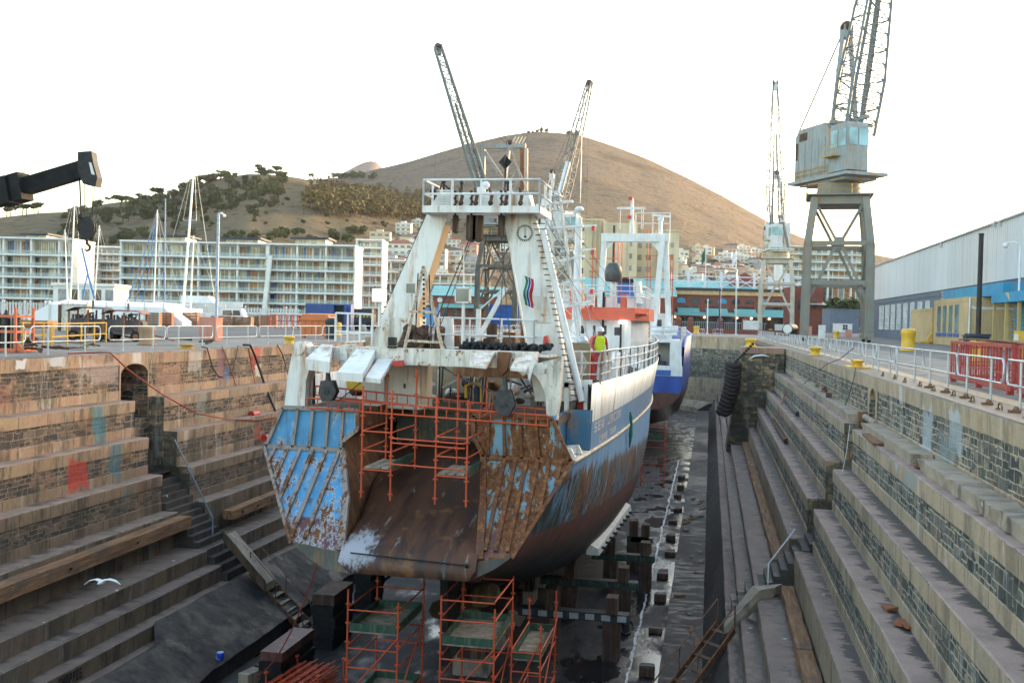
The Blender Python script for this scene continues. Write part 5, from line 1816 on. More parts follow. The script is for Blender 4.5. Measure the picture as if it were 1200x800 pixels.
for z, a, b in ((1.62, 1, 3), (0.95, 1, 3), (1.5, 1, 3)):
 mb = MB()
 ledger(mb, (fx[a], yf - 0.05, fz[a] + z), (fx[b] - 0.05, yf - 0.05, fz[b] + z))
 mb.build('ledger', [M_SCAF], t)
for i in (0, 2):
 mb = MB()
 z = fz[i] + 0.77
 for q in range(3):
  x = fx[i] + 0.05 + (fx[i + 1] - fx[i] - 0.1) / 3 * q
  mb.bx(x, x + (fx[i + 1] - fx[i]) / 3 - 0.06, yf + 0.05, yb - 0.5, z, z + 0.045)
 mb.build('deck_boards', [M_BOARD], t)
 mb = MB()
 mb.bx(fx[i + 1] + 0.03, fx[i + 1] + 0.06, yf + 0.05, yb - 0.3, z, z + 0.22)
 mb.build('toe_board', [M_GREEN], t)
for (a, b, y, h) in (((360, 466), (642, 487), 26.9, 0.27), ((370, 452), (640, 480), 28.4, 0.27)):
 p0, p1 = PY(*a, y), PY(*b, y)
 mb = MB()
 ledger(mb, p0, p1, 0.026)
 ledger(mb, p0 - V((0, 0, h)), p1 - V((0, 0, h)), 0.026)
 n = 22
 for k in range(n + 1):
  p = p0.lerp(p1, k / n)
  mb.cyl(p, p - V((0, 0, h)), 0.018, None, 5)
 mb.build('lattice_girder', [M_SCAF], t)
scaffold_tower('scaffold_tower', 'orange scaffold tower under the port side of the stern, with a green boarded top deck', [PY(408, 700, 25.2).x, PY(467, 700, 25.2).x], [25.2, 27.6], FLOOR, PY(408, 690, 25.2).z, [PY(440, 730, 26).z, PY(440, 730, 26).z - 2.0], group=None)
scaffold_tower('scaffold_tower', 'middle orange scaffold tower under the stern, its boarded deck beside the rudder', [PY(517, 715, 25.0).x, PY(580, 715, 25.0).x], [25.0, 27.4], FLOOR, PY(580, 702, 25.0).z, [PY(550, 742, 26).z, PY(550, 742, 26).z - 2.1])
scaffold_tower('scaffold_tower', 'rightmost orange scaffold tower under the stern, lower than the two beside it', [PY(600, 740, 26.0).x, PY(634, 740, 26.0).x], [26.0, 28.6], FLOOR, PY(634, 722, 26.0).z, [PY(615, 765, 26.5).z])
scaffold_tower('scaffold_tower', 'small orange scaffold on the dock floor under the blue hull', [PY(752, 520, 76).x, PY(779, 520, 76).x], [76, 78], FLOOR, PY(779, 498, 76).z, [PY(765, 515, 76).z], braces=False)
# ------------------------------------------------------------------ the blue ship ahead
C2, Y2 = -6.75, 90.0
m, nt, b = new_mat('blue hull')
pos = world_pos(nt)
z = sep(nt, pos)[2]
n = noi(nt, 1, 6, mapped(nt, pos, (1.2, 1.2, 0.3)), 0.65)
c = mix(nt, rng(nt, n, 0.35, 0.65), (0.02, 0.055, 0.27), (0.03, 0.09, 0.36))
c = mix(nt, rng(nt, mth(nt, 'ADD', z, mth(nt, 'MULTIPLY', n, 0.3)), -4.15, -4.3), c, mix(nt, rng(nt, n, 0.4, 0.6), (0.115, 0.045, 0.035), (0.075, 0.035, 0.03)))
put(nt, b.inputs['Base Color'], c)
b.inputs['Roughness'].default_value = 0.4
M_BLUEH = m
M_BLUEP = painted('blue paint', (0.03, 0.12, 0.42), 0.08, 0.2, 0.2)
S2 = thing('blue_ship', 'blue hulled ship with white upperworks and goalpost mast, docked ahead of the trawler', 'ship', (C2, Y2 + 20, -8.3))
rows = []
SS = [(0.0, 1.0), (3, 1.03), (10, 1.06), (26, 1.04), (34, 0.8), (40, 0.42), (44, 0.05)]
for dy, k in SS:
 r = []
 for h, z in ((4.45, -2.2), (4.4, -3.6), (4.2, -5.2), (3.7, -6.6), (2.6, -7.7), (0.9, -8.2)):
  zz = z if dy > 8 else z + max(0, (-4.2 - z)) * (0.55 - dy * 0.06)
  r.append((h * k, dy, zz))
 rows.append([(C2 + h, Y2 + dy, z) for h, dy, z in r] + [(C2 - h, Y2 + dy, z) for h, dy, z in reversed(r)])
mb = MB()
mb.loft(rows, False, False, 0, True)
mb.add(rows[0], [tuple(range(len(rows[0])))], 0)
mb.build('hull', [M_BLUEH], S2)
mb = MB()
for s in (-1, 1):
 rr = []
 for dy, k in SS:
  zt = 0.55 if dy < 30 else 1.2
  x = C2 + s * 4.47 * k
  rr.append([(x, Y2 + dy, -2.25), (x + s * 0.1, Y2 + dy, zt - 0.9 * max(0, 1 - dy / 2.2)), (x - s * 0.1, Y2 + dy, zt - 0.9 * max(0, 1 - dy / 2.2)), (x - s * 0.12, Y2 + dy, -2.25)])
 mb.loft(rr, False, False, 0, True)
mb.build('bulwark', [M_BLUEH], S2)
mb = MB()
mb.bx(C2 - 4.3, C2 + 4.3, Y2 + 0.1, Y2 + 40, -2.4, -2.2)
mb.build('deck', [M_CLEANW], S2)
mb = MB()
mb.bx(C2 - 4.42, C2 + 4.42, Y2 - 0.05, Y2 + 0.15, -2.9, -2.0)
mb.bx(C2 - 4.42, C2 - 1.6, Y2 - 0.05, Y2 + 0.1, -2.0, 0.1)
mb.bx(C2 + 3.3, C2 + 4.3, Y2 - 0.05, Y2 + 0.1, -2.0, 0.0)
mb.bx(C2 - 4.42, C2 + 4.3, Y2 - 0.05, Y2 + 5, 0.0, 0.25)
mb.bx(C2 - 4.2, C2 + 4.1, Y2 + 4, Y2 + 4.1, -2.2, 0.0)
sw = mb.build('stern_house', [M_CLEANW], S2)
mb = MB()
a, b_ = PY(764, 433, Y2 - 0.1), PY(786, 440, Y2 - 0.1)
mb.bx(a.x, b_.x, Y2 - 0.1, Y2 - 0.06, b_.z, a.z)
mb.build('blue_stripe', [M_BLUEP], sw)
mb = MB()
for k in range(3):
 mb.cyl((C2 + 0.2 + k * 0.8, Y2 + 2.2, -1.5), (C2 + 0.8 + k * 0.8, Y2 + 2.2, -1.5), 0.6 - 0.1 * k, None, 12)
mb.bx(C2 - 0.4, C2 + 2.9, Y2 + 1.5, Y2 + 2.9, -2.2, -1.7)
mb.build('winch', [M_DKGREY], S2)
mb = rail([(C2 - 4.3, Y2, 0.25), (C2 + 4.2, Y2, 0.25), (C2 + 4.3, Y2 + 14, 0.25)], 1.1, 0.035, (0.35, 0.68, 1.0), 1.4, None, 5)
mb.build('railing', [M_CLEANW], S2)
mb = MB()
mb.bx(C2 - 3.4, C2 + 2.6, Y2 + 7, Y2 + 24, 0.25, 2.6)
mb.bx(C2 - 3.2, C2 + 1.2, Y2 + 12, Y2 + 24, 2.6, 4.4)
dh = mb.build('deckhouse', [M_CLEANW], S2)
for k in range(5):
 x = C2 - 3.0 + k * 1.15
 mb = MB()
 mb.bx(x, x + 0.6, Y2 + 6.95, Y2 + 7.02, 1.3, 2.0)
 mb.build('window', [M_GLASS], dh)
mb = MB()
mb.bx(C2 + 0.4, C2 + 1.1, Y2 + 6.94, Y2 + 6.99, 0.3, 2.1)
mb.build('door', [M_GALV], dh)
for k, (px, py) in enumerate(((772, 388), (782, 388), (790, 387))):
 mb = MB()
 p = PY(px, py, Y2 + 1.5)
 mb.cyl(p + V((-0.35, 0, 0.1)), p + V((0.35, 0, 0.1)), 0.32, None, 10)
 mb.bx(p.x - 0.25, p.x + 0.25, Y2 + 1.3, Y2 + 1.7, p.z - 0.4, p.z - 0.15)
 mb.build('raft_canister', [M_CLEANW], S2)
mb = MB()
gx0, gx1 = PY(708, 300, Y2 + 4).x, PY(779, 300, Y2 + 4).x
gz = PY(740, 274, Y2 + 4).z
yg = Y2 + 4
mb.bar((gx0 - 0.4, yg, 0.2), (gx0, yg, gz - 0.5), 0.55, 0.5)
mb.bar((gx1 - 0.9, yg, 0.2), (gx1 - 0.2, yg, gz), 0.75, 0.5)
mb.bar((gx1 + 0.6, yg + 0.2, 0.2), (gx1 + 0.0, yg + 0.2, gz - 0.4), 0.5, 0.5)
mb.bar((gx0 - 0.3, yg, gz - 0.35), (gx1 + 0.4, yg, gz - 0.35), 0.6, 0.75)
mb.slab([(gx0, yg - 0.1, gz - 0.7), (gx0 + 0.9, yg - 0.1, gz - 0.7), (gx0, yg - 0.1, gz - 1.7)], (0, 0.2, 0))
mb.slab([(gx1 - 0.3, yg - 0.1, gz - 0.7), (gx1 - 1.3, yg - 0.1, gz - 0.7), (gx1 - 0.4, yg - 0.1, gz - 1.9)], (0, 0.2, 0))
mb.bar((gx1 - 2.6, yg, gz - 5.6), (gx1 + 0.2, yg, gz - 5.6), 0.4, 0.4)
gp = mb.build('goalpost_mast', [M_CLEANW], S2)
mb = rail([(gx0 + 2.8, yg, gz), (gx1 + 0.4, yg, gz)], 1.9, 0.05, (0.5, 1.0), 1.3)
mb.build('mast_railing', [M_CLEANW], gp)
mb = MB()
p = PY(740, 274, yg)
zt = PY(739, 233, yg).z
mb.cyl((p.x, yg, gz), (p.x, yg, zt), 0.22, 0.12, 8)
zc = PY(739, 244, yg).z
mb.bar((PY(723, 245, yg).x, yg, zc), (PY(756, 245, yg).x, yg, zc), 0.18, 0.2)
for px in (727, 752, 754):
 x = PY(px, 250, yg).x
 mb.cyl((x, yg, zc), (x, yg, zc - 1.9), 0.03, None, 5)
mb.box((p.x - 0.15, yg - 0.2, zt), (0.3, 0.3, 0.3), 1)
mb.box((p.x - 0.2, yg - 0.2, zt - 1.7), (0.3, 0.3, 0.3), 1)
mb.build('antenna_cross', [M_CLEANW, M_RED], gp)
mb = MB()
p = PY(774, 262, yg)
mb.cyl((p.x, yg, gz), (p.x, yg, p.z + 0.3), 0.18, None, 8)
mb.box((p.x, yg, p.z + 0.4), (0.5, 0.4, 0.3))
mb.box((p.x, yg, p.z + 0.7), (1.6, 0.2, 0.18), 0, Matrix.Rotation(0.1, 3, 'Y'))
mb.build('radar_scanner', [M_CLEANW], gp)
mb = MB()
def fz_(px, py):
 return PY(px, py, Y2 + 9)
a, b_, c_, d_ = fz_(722, 355), fz_(744, 355), fz_(741, 331), fz_(724, 331)
mb.slab([a, b_, c_, d_], (0, 3.2, 0), 0)
mb.slab([d_ + V((-0.15, -0.1, 0)), c_ + V((0.15, -0.1, 0)), c_ + V((0.1, -0.1, 0.35)), d_ + V((-0.1, -0.1, 0.35))], (0, 3.4, 0), 1)
e_ = fz_(746, 330)
mb.slab([b_ + V((0.03, 0, 0)), b_ + V((0.55, 0.2, 0)), e_ + V((0.3, 0.2, 0.1)), c_ + V((0.03, 0, 0))], (0, 3.0, 0), 2)
mb.cyl(fz_(732, 329) + V((0, 1, 0)), fz_(732, 325) + V((0, 1, 0)), 0.3, None, 8, 1)
mb.build('funnel', [M_BLUEP, M_BLACK, M_CLEANW], S2)
mb = MB()
for s in (0, 1):
 a = PY(700 + 10 * s, 372, Y2 + 3)
 mb.bar(a, a + V((0.25, 0, 1.8)), 0.12, 0.12)
mb.build('davit', [M_CLEANW], S2)
t = thing('mast_scaffold', 'thin red tube scaffold wrapped round the goalpost mast of the blue ship', 'scaffold', (PY(745, 380, Y2 + 5).x, Y2 + 5, 0.25))
ys_ = Y2 + 4.8
zb, zt = 0.3, PY(758, 277, ys_).z
M_SCAF2 = plain('red scaffold tube', (0.58, 0.12, 0.06), 0.6, 0, 0.2, 3)
for px, top in ((693, 285), (697, 290), (719, 272), (723, 275), (758, 270), (762, 290), (785, 300), (788, 300), (728, 283)):
 x = PY(px, 340, ys_).x
 mb = MB()
 mb.cyl((x, ys_ + 0.4 * (px % 2), zb), (x, ys_ + 0.4 * (px % 2), PY(px, top, ys_).z), 0.045, None, 5)
 mb.build('upright', [M_SCAF2], t)
for px0, px1, py in ((690, 725, 303), (690, 726, 318), (690, 726, 325), (755, 790, 300), (755, 790, 328), (752, 790, 339), (752, 790, 349), (690, 720, 342), (700, 765, 325)):
 mb = MB()
 mb.cyl(PY(px0, py, ys_), PY(px1, py, ys_), 0.04, None, 5)
 mb.build('ledger', [M_SCAF2], t)
# ------------------------------------------------------------------ things on the dock floor and steps
M_TIMBER = plain('weathered baulk', (0.26, 0.145, 0.075), 0.9, 0, 0.55, 3)
m, nt, b = new_mat('old timber')
pos = coord(nt)
w = noi(nt, 1, 8, mapped(nt, pos, (9, 0.7, 9)), 0.75)
c = rmp(nt, w, [(0.3, (0.05, 0.03, 0.02)), (0.5, (0.22, 0.115, 0.055)), (0.7, (0.36, 0.21, 0.11))])
c = mix(nt, rng(nt, noi(nt, 1.1, 5, pos), 0.55, 0.7, 0, 0.7), c, (0.10, 0.08, 0.07))
put(nt, b.inputs['Base Color'], c)
b.inputs['Roughness'].default_value = 0.95
bump(nt, b, w, 0.8, 0.04)
M_TIMBER = m
def baulk(name, p, q, w, h, label, seed):
 """a square timber with chewed edges, lying from p to q (centre of the underside)"""
 p, q = V(p), V(q)
 d = (q - p)
 n = max(6, int(d.length / 0.35))
 side = d.cross(V((0, 0, 1))).normalized()
 up = side.cross(d).normalized()
 rows = []
 for i in range(n + 1):
  c = p.lerp(q, i / n)
  r = []
  for k, (a, b_) in enumerate(((-1, 0), (1, 0), (1, 1), (-1, 1))):
   j = 0.10 * mnoise.noise(V((i * 0.31, k * 5.1, seed)))
   r.append(c + side * (a * w / 2 + j * w) + up * (b_ * h + j * h * 0.8))
  rows.append(r)
 mb = MB()
 mb.loft(rows, True, True, 0)
 for k in range(3):
  t = (k + 0.6) / 3.6
  c = p.lerp(q, t) + side * (w * 0.5 + 0.005) + up * h * 0.5
  mb.box(c, (0.07, 0.07, 0.07), 1)
 return single(mb, name, [M_TIMBER, M_BLACK], label, 'timber baulk')
xl = AX - 11.2 + 0.36
baulk('timber_baulk', (xl, 22.0, -6.50), (xl, GULLY[0] - 0.1, -6.42), 0.5, 0.42, 'long brown timber baulk along the left dock steps, ending at the stair gap', 1.0)
baulk('timber_baulk', (AX - 11.2 + 0.4, 38.7, -6.78), (AX - 11.2 + 0.42, 43.8, -6.72), 0.45, 0.36, 'short brown timber baulk on the left dock steps just behind the blue stern panel', 2.0)
xr = AX + 10.03 + 0.95
baulk('timber_baulk', (xr, 22.0, -7.25), (xr, 27.9, -7.25), 0.42, 0.34, 'worn brown timber at the lower right, nearest piece at the frame bottom', 3.0)
baulk('timber_baulk', (xr + 0.02, 28.1, -7.25), (xr + 0.05, GULLY[0] - 0.6, -7.25), 0.40, 0.32, 'worn brown timber between the nearest timber and the right stair gap', 4.0)
baulk('timber_baulk', (xr + 0.05, GULLY[1] + 1.0, -7.25), (xr + 0.05, 77.0, -7.25), 0.42, 0.34, 'long brown timber running up to the stone pier below the right steps', 5.0)
M_CONC = stone_tread('upstand concrete', (0.42, 0.34, 0.26), (0.06, 0.055, 0.05), 0.7, 0.54)
def upstand(y0, y1, label, seed):
 n = max(4, int((y1 - y0) / 0.5))
 rows = []
 for i in range(n + 1):
  y = y0 + (y1 - y0) * i / n
  e = 0.16 if i in (0, n) else 0.06
  j = lambda k: e * mnoise.noise(V((y * 1.7, k * 4.0, seed)))
  rows.append([(4.93 + j(1), y, -1.72), (5.42, y, -1.72), (5.42, y, -1.43 + j(3)), (4.90 + j(4), y, -1.44 + j(2))])
 mb = MB()
 mb.loft(rows, True, True, 0)
 return single(mb, 'concrete_upstand', [M_CONC], label, 'concrete block')
upstand(10.0, 25.6, 'broken concrete upstand along the right wall, in front of the rusty gap', 1.0)
upstand(26.5, 34.9, 'concrete upstand along the right wall between the rusty gap and the small arch', 2.0)
upstand(38.2, 64.0, 'concrete upstand beyond the small arch in the right wall', 3.0)
mb = MB()
mb.slab([(4.95, 25.75, -1.6), (5.35, 25.8, -1.55), (5.38, 26.4, -1.62), (4.98, 26.35, -1.68)], (0, 0, 0.04))
mb.slab([(4.9, 25.9, -1.7), (5.3, 25.7, -1.66), (5.3, 26.2, -1.66), (4.92, 26.3, -1.7)], (0, 0, 0.05))
single(mb, 'scrap_plate', [M_RUST], 'crumpled rusty plates in the gap of the broken upstand', 'scrap metal')
mb = MB()
mb.slab([(4.62, 30.6, -1.71), (4.98, 30.6, -1.69), (4.95, 33.4, -1.69), (4.72, 33.4, -1.71)], (0, 0, 0.06))
single(mb, 'steel_plate', [M_RUST], 'flat rusty steel plate lying on the right-hand top step', 'steel plate')
mb = MB()
mb.cyl((5.4, 35.2, -1.5), (5.35, 37.6, -1.45), 0.11, None, 10)
mb.box((5.3, 37.5, -1.55), (0.3, 0.4, 0.5), 1)
single(mb, 'drain_pipe', [M_CONC, M_RUST], 'rusty pipe stub across the stair gap under the small arch', 'pipe')
for k, (px, py) in enumerate(((959, 453), (968, 459), (977, 466), (985, 467))):
 p = G(px, py, -1.42)
 mb = MB()
 if k == 1:
  for q in range(6):
   a = q * 1.1
   mb.tube([p + V((0.1 * cos(a), 0.25 * sin(a), 0)), p + V((0.2 * sin(a), 0.3 * cos(a), 0.15)), p + V((-0.2 * cos(a), 0.2, 0.25 * abs(sin(a))))], 0.03, 5)
 else:
  mb.box(p + V((0, 0, 0.1)), (0.35, 0.6, 0.2), 0, Matrix.Rotation(0.3 * k, 3, 'Z'))
  mb.box(p + V((0.05, 0.4, 0.08)), (0.25, 0.4, 0.14), 0, Matrix.Rotation(-0.3 * k, 3, 'Z'))
 single(mb, 'scrap_heap', [[M_BOARD, M_RUST, M_DRUST, M_BOARD][k]],
   ['weathered block of wood on the ledge nearest the stone pier', 'tangle of red rusty rods on the ledge by the right wall',
   'dark rusty block on the ledge by the right wall', 'pale timber offcut on the ledge near the small arch'][k], 'scrap')
for k, (px, py) in enumerate(((1042, 715), (1054, 732.5), (1063, 736))):
 p = G(px, py, -4.44)
 mb = MB()
 a = 0.4 + 0.8 * k
 c_, s_ = cos(a), sin(a)
 w, l = (0.15, 0.15) if k == 0 else (0.09, 0.2)
 mb.slab([p + V((c_ * u - s_ * v, s_ * u + c_ * v, 0.03 + 0.02 * (u > 0))) for u, v in ((-l, -w), (l, -w * 0.7), (l * 0.8, w), (-l * 0.7, w))], (0, 0, 0.05))
 single(mb, 'rust_scrap', [painted('scrap rust', (0.26, 0.08, 0.03), 0.5, 0.3, 0.3, 0.8, 6)],
   ['square rusty scrap lying alone on the grey tread at lower right', 'left one of a pair of rusty scraps on the grey tread', 'right one of a pair of rusty scraps on the grey tread'][k], 'scrap')
for k, (a, b_, zt) in enumerate((((921, 469), (936, 487), -3.08), ((907, 494), (922, 519), -4.44))):
 p, q = G(*a, zt), G(*b_, zt)
 mb = MB()
 dirv = (q - p).normalized()
 sd_ = dirv.cross(V((0, 0, 1)))
 for i in range(3):
  for j in range(2):
   o_ = sd_ * (0.13 * (i - 1)) + V((0, 0, 0.07 + 0.12 * j))
   mb.cyl(p + o_, q + o_ + dirv * (0.3 * ((i + j) % 2)), 0.06, None, 8)
 single(mb, 'pipe_bundle', [M_DRUST if k else M_DKGREY], ['dark pipe bundle on the higher step beside the stone pier', 'rusty brown pipe bundle on the lower step beside the stone pier'][k], 'pipes')
mb = MB()
yfd = 77.4
n = 13
for i in range(n):
 t0 = i / (n - 1)
 p = PY(861 - 11 * t0 + 3 * sin(pi * t0), 428 + 55 * t0, yfd)
 r = []
 for a in range(12):
  an = 2 * pi * a / 12
  r.append((p.x + 0.62 * cos(an) - 0.2, yfd + 0.6 * sin(an)))
 mb.tube([V((p.x + 0.42 * cos(2 * pi * a / 14) - 0.1, yfd + 0.42 * sin(2 * pi * a / 14), p.z + 0.1 * sin(a))) for a in range(15)], 0.21, 7)
for i in range(9):
 mb.ball(PY(882, 403, yfd).lerp(PY(862, 424, yfd), i / 8), 0.12, 5)
single(mb, 'tyre_fender', [plain('tyre rubber', (0.03, 0.022, 0.02), 0.8, 0, 0.5, 3)], 'column of dark tyre fenders hung at the corner of the stone pier', 'fender')
mb = MB()
mb.tube([PY(877, 421, 77.8), PY(884, 417, 77.75), PY(893, 416, 77.75), PY(901, 417.5, 77.8)], [0.02, 0.07, 0.09, 0.03], 6)
single(mb, 'hanging_line', [M_CLEANW], 'white fouled rope draped over the face of the stone pier', 'rope')
blk = thing('keel_block', 'dark timber keel block on the floor under the trawler', 'keel block', (CX, 34, FLOOR), 'keel blocks in a row under the trawler')
mb = MB()
mb.bx(CX - 0.6, CX + 0.6, 33.4, 34.6, FLOOR, -9.85)
mb.build('base', [M_CONC], blk)
mb = MB()
mb.bx(CX - 0.5, CX + 0.5, 33.55, 34.45, -9.85, -9.2)
mb.build('cap', [M_DRUST], blk)
for k in range(1, 10):
 copy_tree(blk, (CX, 34 + 3.0 * k, FLOOR))
for k, (a, b_) in enumerate((((608, 723), (737, 727)), ((634, 684), (748, 689)), ((694, 651), (767, 657)), ((735, 632), (760, 634)))):
 q = G(*b_, -9.0)
 yq = q.y
 p = PY(a[0], a[1], yq)
 t = thing('bilge_beam', ['grey side beam nearest the stern under the trawler, with pale cap plates', 'second side beam from the stern under the trawler', 'third side beam, where the white bilge strip ends', 'farthest short side beam under the trawler bow'][k], 'beam', (q.x, yq, FLOOR))
 mb = MB()
 mb.bx(p.x, q.x, yq - 0.22, yq + 0.22, -9.05, -8.75)
 for i in range(7):
  x = p.x + (q.x - p.x) * (i + 0.3) / 7
  mb.bx(x, x + 0.32, yq - 0.26, yq - 0.223, -9.0, -8.8, 1)
 mb.build('beam', [M_DKGREY, M_GREEN if k else M_GALV], t)
 for f in (0.3, 0.85):
  x = p.x + (q.x - p.x) * f
  mb = MB()
  mb.bx(x - 0.3, x + 0.3, yq - 0.35, yq + 0.35, FLOOR, -9.05)
  mb.bx(x - 0.2, x + 0.2, yq - 0.3, yq + 0.3, -8.75, -8.2 + 0.3 * (1 - f))
  mb.build('post', [M_DRUST], t)
def gear_block(name, px0, px1, pytop, pybot, ztop, mats, label, cat, depth=2.2, kind=0):
 """block standing on the floor, top edge seen between the two bearings"""
 p = G(px0, pytop, ztop)
 q = PY(px1, pytop, p.y)
 mb = MB()
 w = q.x - p.x
 n = 5
 for k in range(n):
  z0 = FLOOR + (ztop - FLOOR) * k / n
  z1 = FLOOR + (ztop - FLOOR) * (k + 1) / n - 0.015
  e = 0.03 * ((k * 7) % 3 - 1)
  mb.bx(p.x + e, q.x + e, p.y + e, p.y + depth + e, z0, z1, 0 if k < n - 1 else len(mats) - 1)
 return single(mb, name, mats, label, cat)
gear_block('shore_block', 366, 392, 695, 735, -8.4, [M_BLACK, M_DRUST], 'dark stacked shore block left of the stern, in front of the mud bank', 'shore block', 2.0)
gear_block('shore_block', 305, 331, 762, 800, -8.9, [M_BLACK, painted('oxide red', (0.12, 0.04, 0.04), 0.3, 0.3, 0.5)], 'dark shore block with a dull red cap, beside the stacked orange tubes', 'shore block', 2.6)
gear_block('shore_block', 416, 436, 655, 700, -8.2, [M_BLACK, M_DRUST], 'dark shore block in the shadow behind the port scaffold tower', 'shore block', 1.6)
mb = MB()
p = G(286, 790, -9.6)
mb.box(p + V((0.2, 1.0, -0.35)), (0.38, 2.0, 0.7), 0, Matrix.Rotation(-0.25, 3, 'Z'))
mb.box(p + V((0.2, 0.75, 0.02)), (0.44, 0.08, 0.06), 1, Matrix.Rotation(-0.25, 3, 'Z'))
single(mb, 'concrete_block', [M_CONC, M_BLACK], 'pale concrete block with a black strap, bottom left of the orange tubes', 'concrete block')
t = thing('tube_stack', 'rack of stacked orange scaffold tubes on the dock floor at the bottom edge', 'tubes', G(338, 795, FLOOR))
p = G(312, 800, -9.6)
q = G(360, 800, -9.6)
mb = MB()
for r in range(6):
 for k in range(9):
  f = k / 8
  x = p.x + (q.x - p.x) * f + 0.03 * (r % 2)
  z = -9.6 - 0.11 * r + 0.04 * (k % 2)
  y0 = p.y - 0.5 + 0.12 * ((k * 5 + r * 3) % 4)
  mb.cyl((x, y0, z), (x + 0.3, y0 + 2.4, z + 0.02), 0.028, None, 6)
  if (k + r) % 2:
   for w in (0.3, 0.8, 1.3, 1.8):
    mb.box((x + 0.3 * w / 2.4, y0 + w, z), (0.11, 0.05, 0.05))
mb.build('tubes', [M_SCAF], t)
mb = MB()
for x, y in ((p.x - 0.1, p.y + 0.2), (q.x + 0.35, p.y + 0.3), (p.x + 0.2, p.y + 1.9), (q.x + 0.55, p.y + 2.0)):
 mb.cyl((x, y, FLOOR), (x, y, -9.3), 0.03, None, 6)
 mb.box((x, y, -9.35), (0.12, 0.12, 0.05))
for y in (p.y + 0.2, p.y + 1.95):
 mb.bar((p.x - 0.1, y, FLOOR + 0.12), (q.x + 0.5, y, FLOOR + 0.12), 0.06, 0.06)
mb.bar((p.x, p.y + 0.2, FLOOR + 0.12), (p.x + 0.1, p.y + 2.0, FLOOR + 0.12), 0.06, 0.06)
mb.bar((q.x + 0.4, p.y + 0.2, FLOOR + 0.12), (q.x + 0.5, p.y + 2.0, FLOOR + 0.12), 0.06, 0.06)
mb.build('rack', [M_SCAF], t)
p = G(258, 773, -9.62)
t = thing('paint_tin', 'small bright blue tin on the edge of the left mud bank', 'tin', p)
mb = MB()
mb.lathe([(0.10, 0.0), (0.11, 0.0), (0.125, 0.24), (0.118, 0.25), (0.02, 0.25)], p, 14)
mb.build('body', [plain('bright blue', (0.02, 0.07, 0.55), 0.4)], t)
mb = MB()
mb.lathe([(0.02, 0.252), (0.11, 0.252), (0.11, 0.265), (0.02, 0.27)], p, 14)
mb.tube([p + V((-0.125, 0, 0.2)), p + V((-0.1, -0.1, 0.1)), p + V((0.05, -0.15, 0.05))], 0.008, 5)
mb.build('lid', [plain('lid pale', (0.45, 0.6, 0.8), 0.4)], t)
M_DAUB = plain('black daub', (0.015, 0.015, 0.018), 0.8)
for word, (xa_, ya_), (xb_, yb_), d_, lb in (('CHOPPIE', (69, 800), (97, 783), 8.92, 'black daubed word on a lower left dock step at the bottom edge'), ('HOP', (126, 803), (148, 790), 8.37, 'short black daubed word on the lowest left step')):
 xx_ = AX - d_ + 0.03
 a, b_ = PX(xa_, ya_, xx_), PX(xb_, yb_, xx_)
 mb = MB()
 n_ = len(word)
 cw = (b_.y - a.y) / (n_ * 1.35)
 z0 = ZL[7 if d_ > 8.5 else 8] - 0.40
 letters(mb, word, lambda u, v_: (xx_, a.y + u, z0 + v_), cw, 0.30)
 single(mb, 'painted_word', [M_DAUB], lb, 'graffiti')
m, nt, b = new_mat('mud bank')
pos = world_pos(nt)
c = mix(nt, rng(nt, noi(nt, 1.3, 7, pos, 0.7), 0.35, 0.65), (0.075, 0.062, 0.055), (0.15, 0.125, 0.11))
c = mix(nt, rng(nt, noi(nt, 0.6, 6, mapped(nt, pos, (1, 1, 1), (5, 0, 0)), 0.65), 0.55, 0.68, 0, 0.8), c, (0.025, 0.027, 0.035))
put(nt, b.inputs['Base Color'], c)
put(nt, b.inputs['Roughness'], rng(nt, noi(nt, 1.1, 5, pos), 0.45, 0.65, 0.85, 0.3))
bump(nt, b, noi(nt, 3.5, 10, pos, 0.8), 1.0, 0.3)
mb = MB()
rows = []
for i in range(60):
 y = 20 + i * 0.62
 r = []
 for k in range(11):
  f = k / 10
  d = 8.55 - f * 1.7
  zb = -8.9 - 0.85 * ((8.37 - d) / 1.42) if d < 8.37 else -8.9
  if y > 29.5:
   d = 8.95 - f * 2.05
   zb = -8.38 - 1.37 * ((8.95 - d) / 2.05)
  r.append((AX - d, y, zb + 0.03 + 0.10 * abs(mnoise.noise(V((d * 1.3, y * 0.7, 2)))) + 0.05 * mnoise.noise(V((d * 4, y * 3, 1)))))
 rows.append(r)
mb.loft(rows, False, False, 0, True)
tag(mb.build('mud_bank', [m]), kind='structure')
def iron_stair(label, top, bot, width_dir, w, n, mats, rails=True):
 top, bot, wd = V(top), V(bot), V(width_dir).normalized() * (w / 2)
 t = thing('iron_stair', label, 'iron stair', (bot.x, bot.y, bot.z))
 for s in (-1, 1):
  mb = MB()
  mb.bar(top + wd * s, bot + wd * s, 0.05, 0.2)
  mb.build('stringer', [mats[0]], t)
  if rails:
   mb = MB()
   up = V((0, 0, 0.8))
   mb.tube([top + wd * s, top + wd * s + up, bot.lerp(top, 0.12) + wd * s + up, bot.lerp(top, 0.05) + wd * s], 0.025, 6)
   mb.cyl(top.lerp(bot, 0.45) + wd * s, top.lerp(bot, 0.45) + wd * s + up, 0.022, None, 6)
   mb.build('handrail', [mats[1]], t)
 for k in range(n):
  c = top.lerp(bot, (k + 0.5) / n)
  mb = MB()
  h = (bot - top)
  h.z = 0
  h.normalize()
  mb.slab([c + wd - h * 0.12, c - wd - h * 0.12, c - wd + h * 0.12, c + wd + h * 0.12], (0, 0, 0.03))
  mb.build('tread', [mats[2]], t)
 return t
iron_stair('rusty iron stair leaning on the mud bank below the left stone steps', (-17.1, 37.0, -8.3), (-14.4, 36.2, FLOOR), (0, 1, 0), 0.95, 9, [M_DRUST, M_DRUST, M_BOARD])
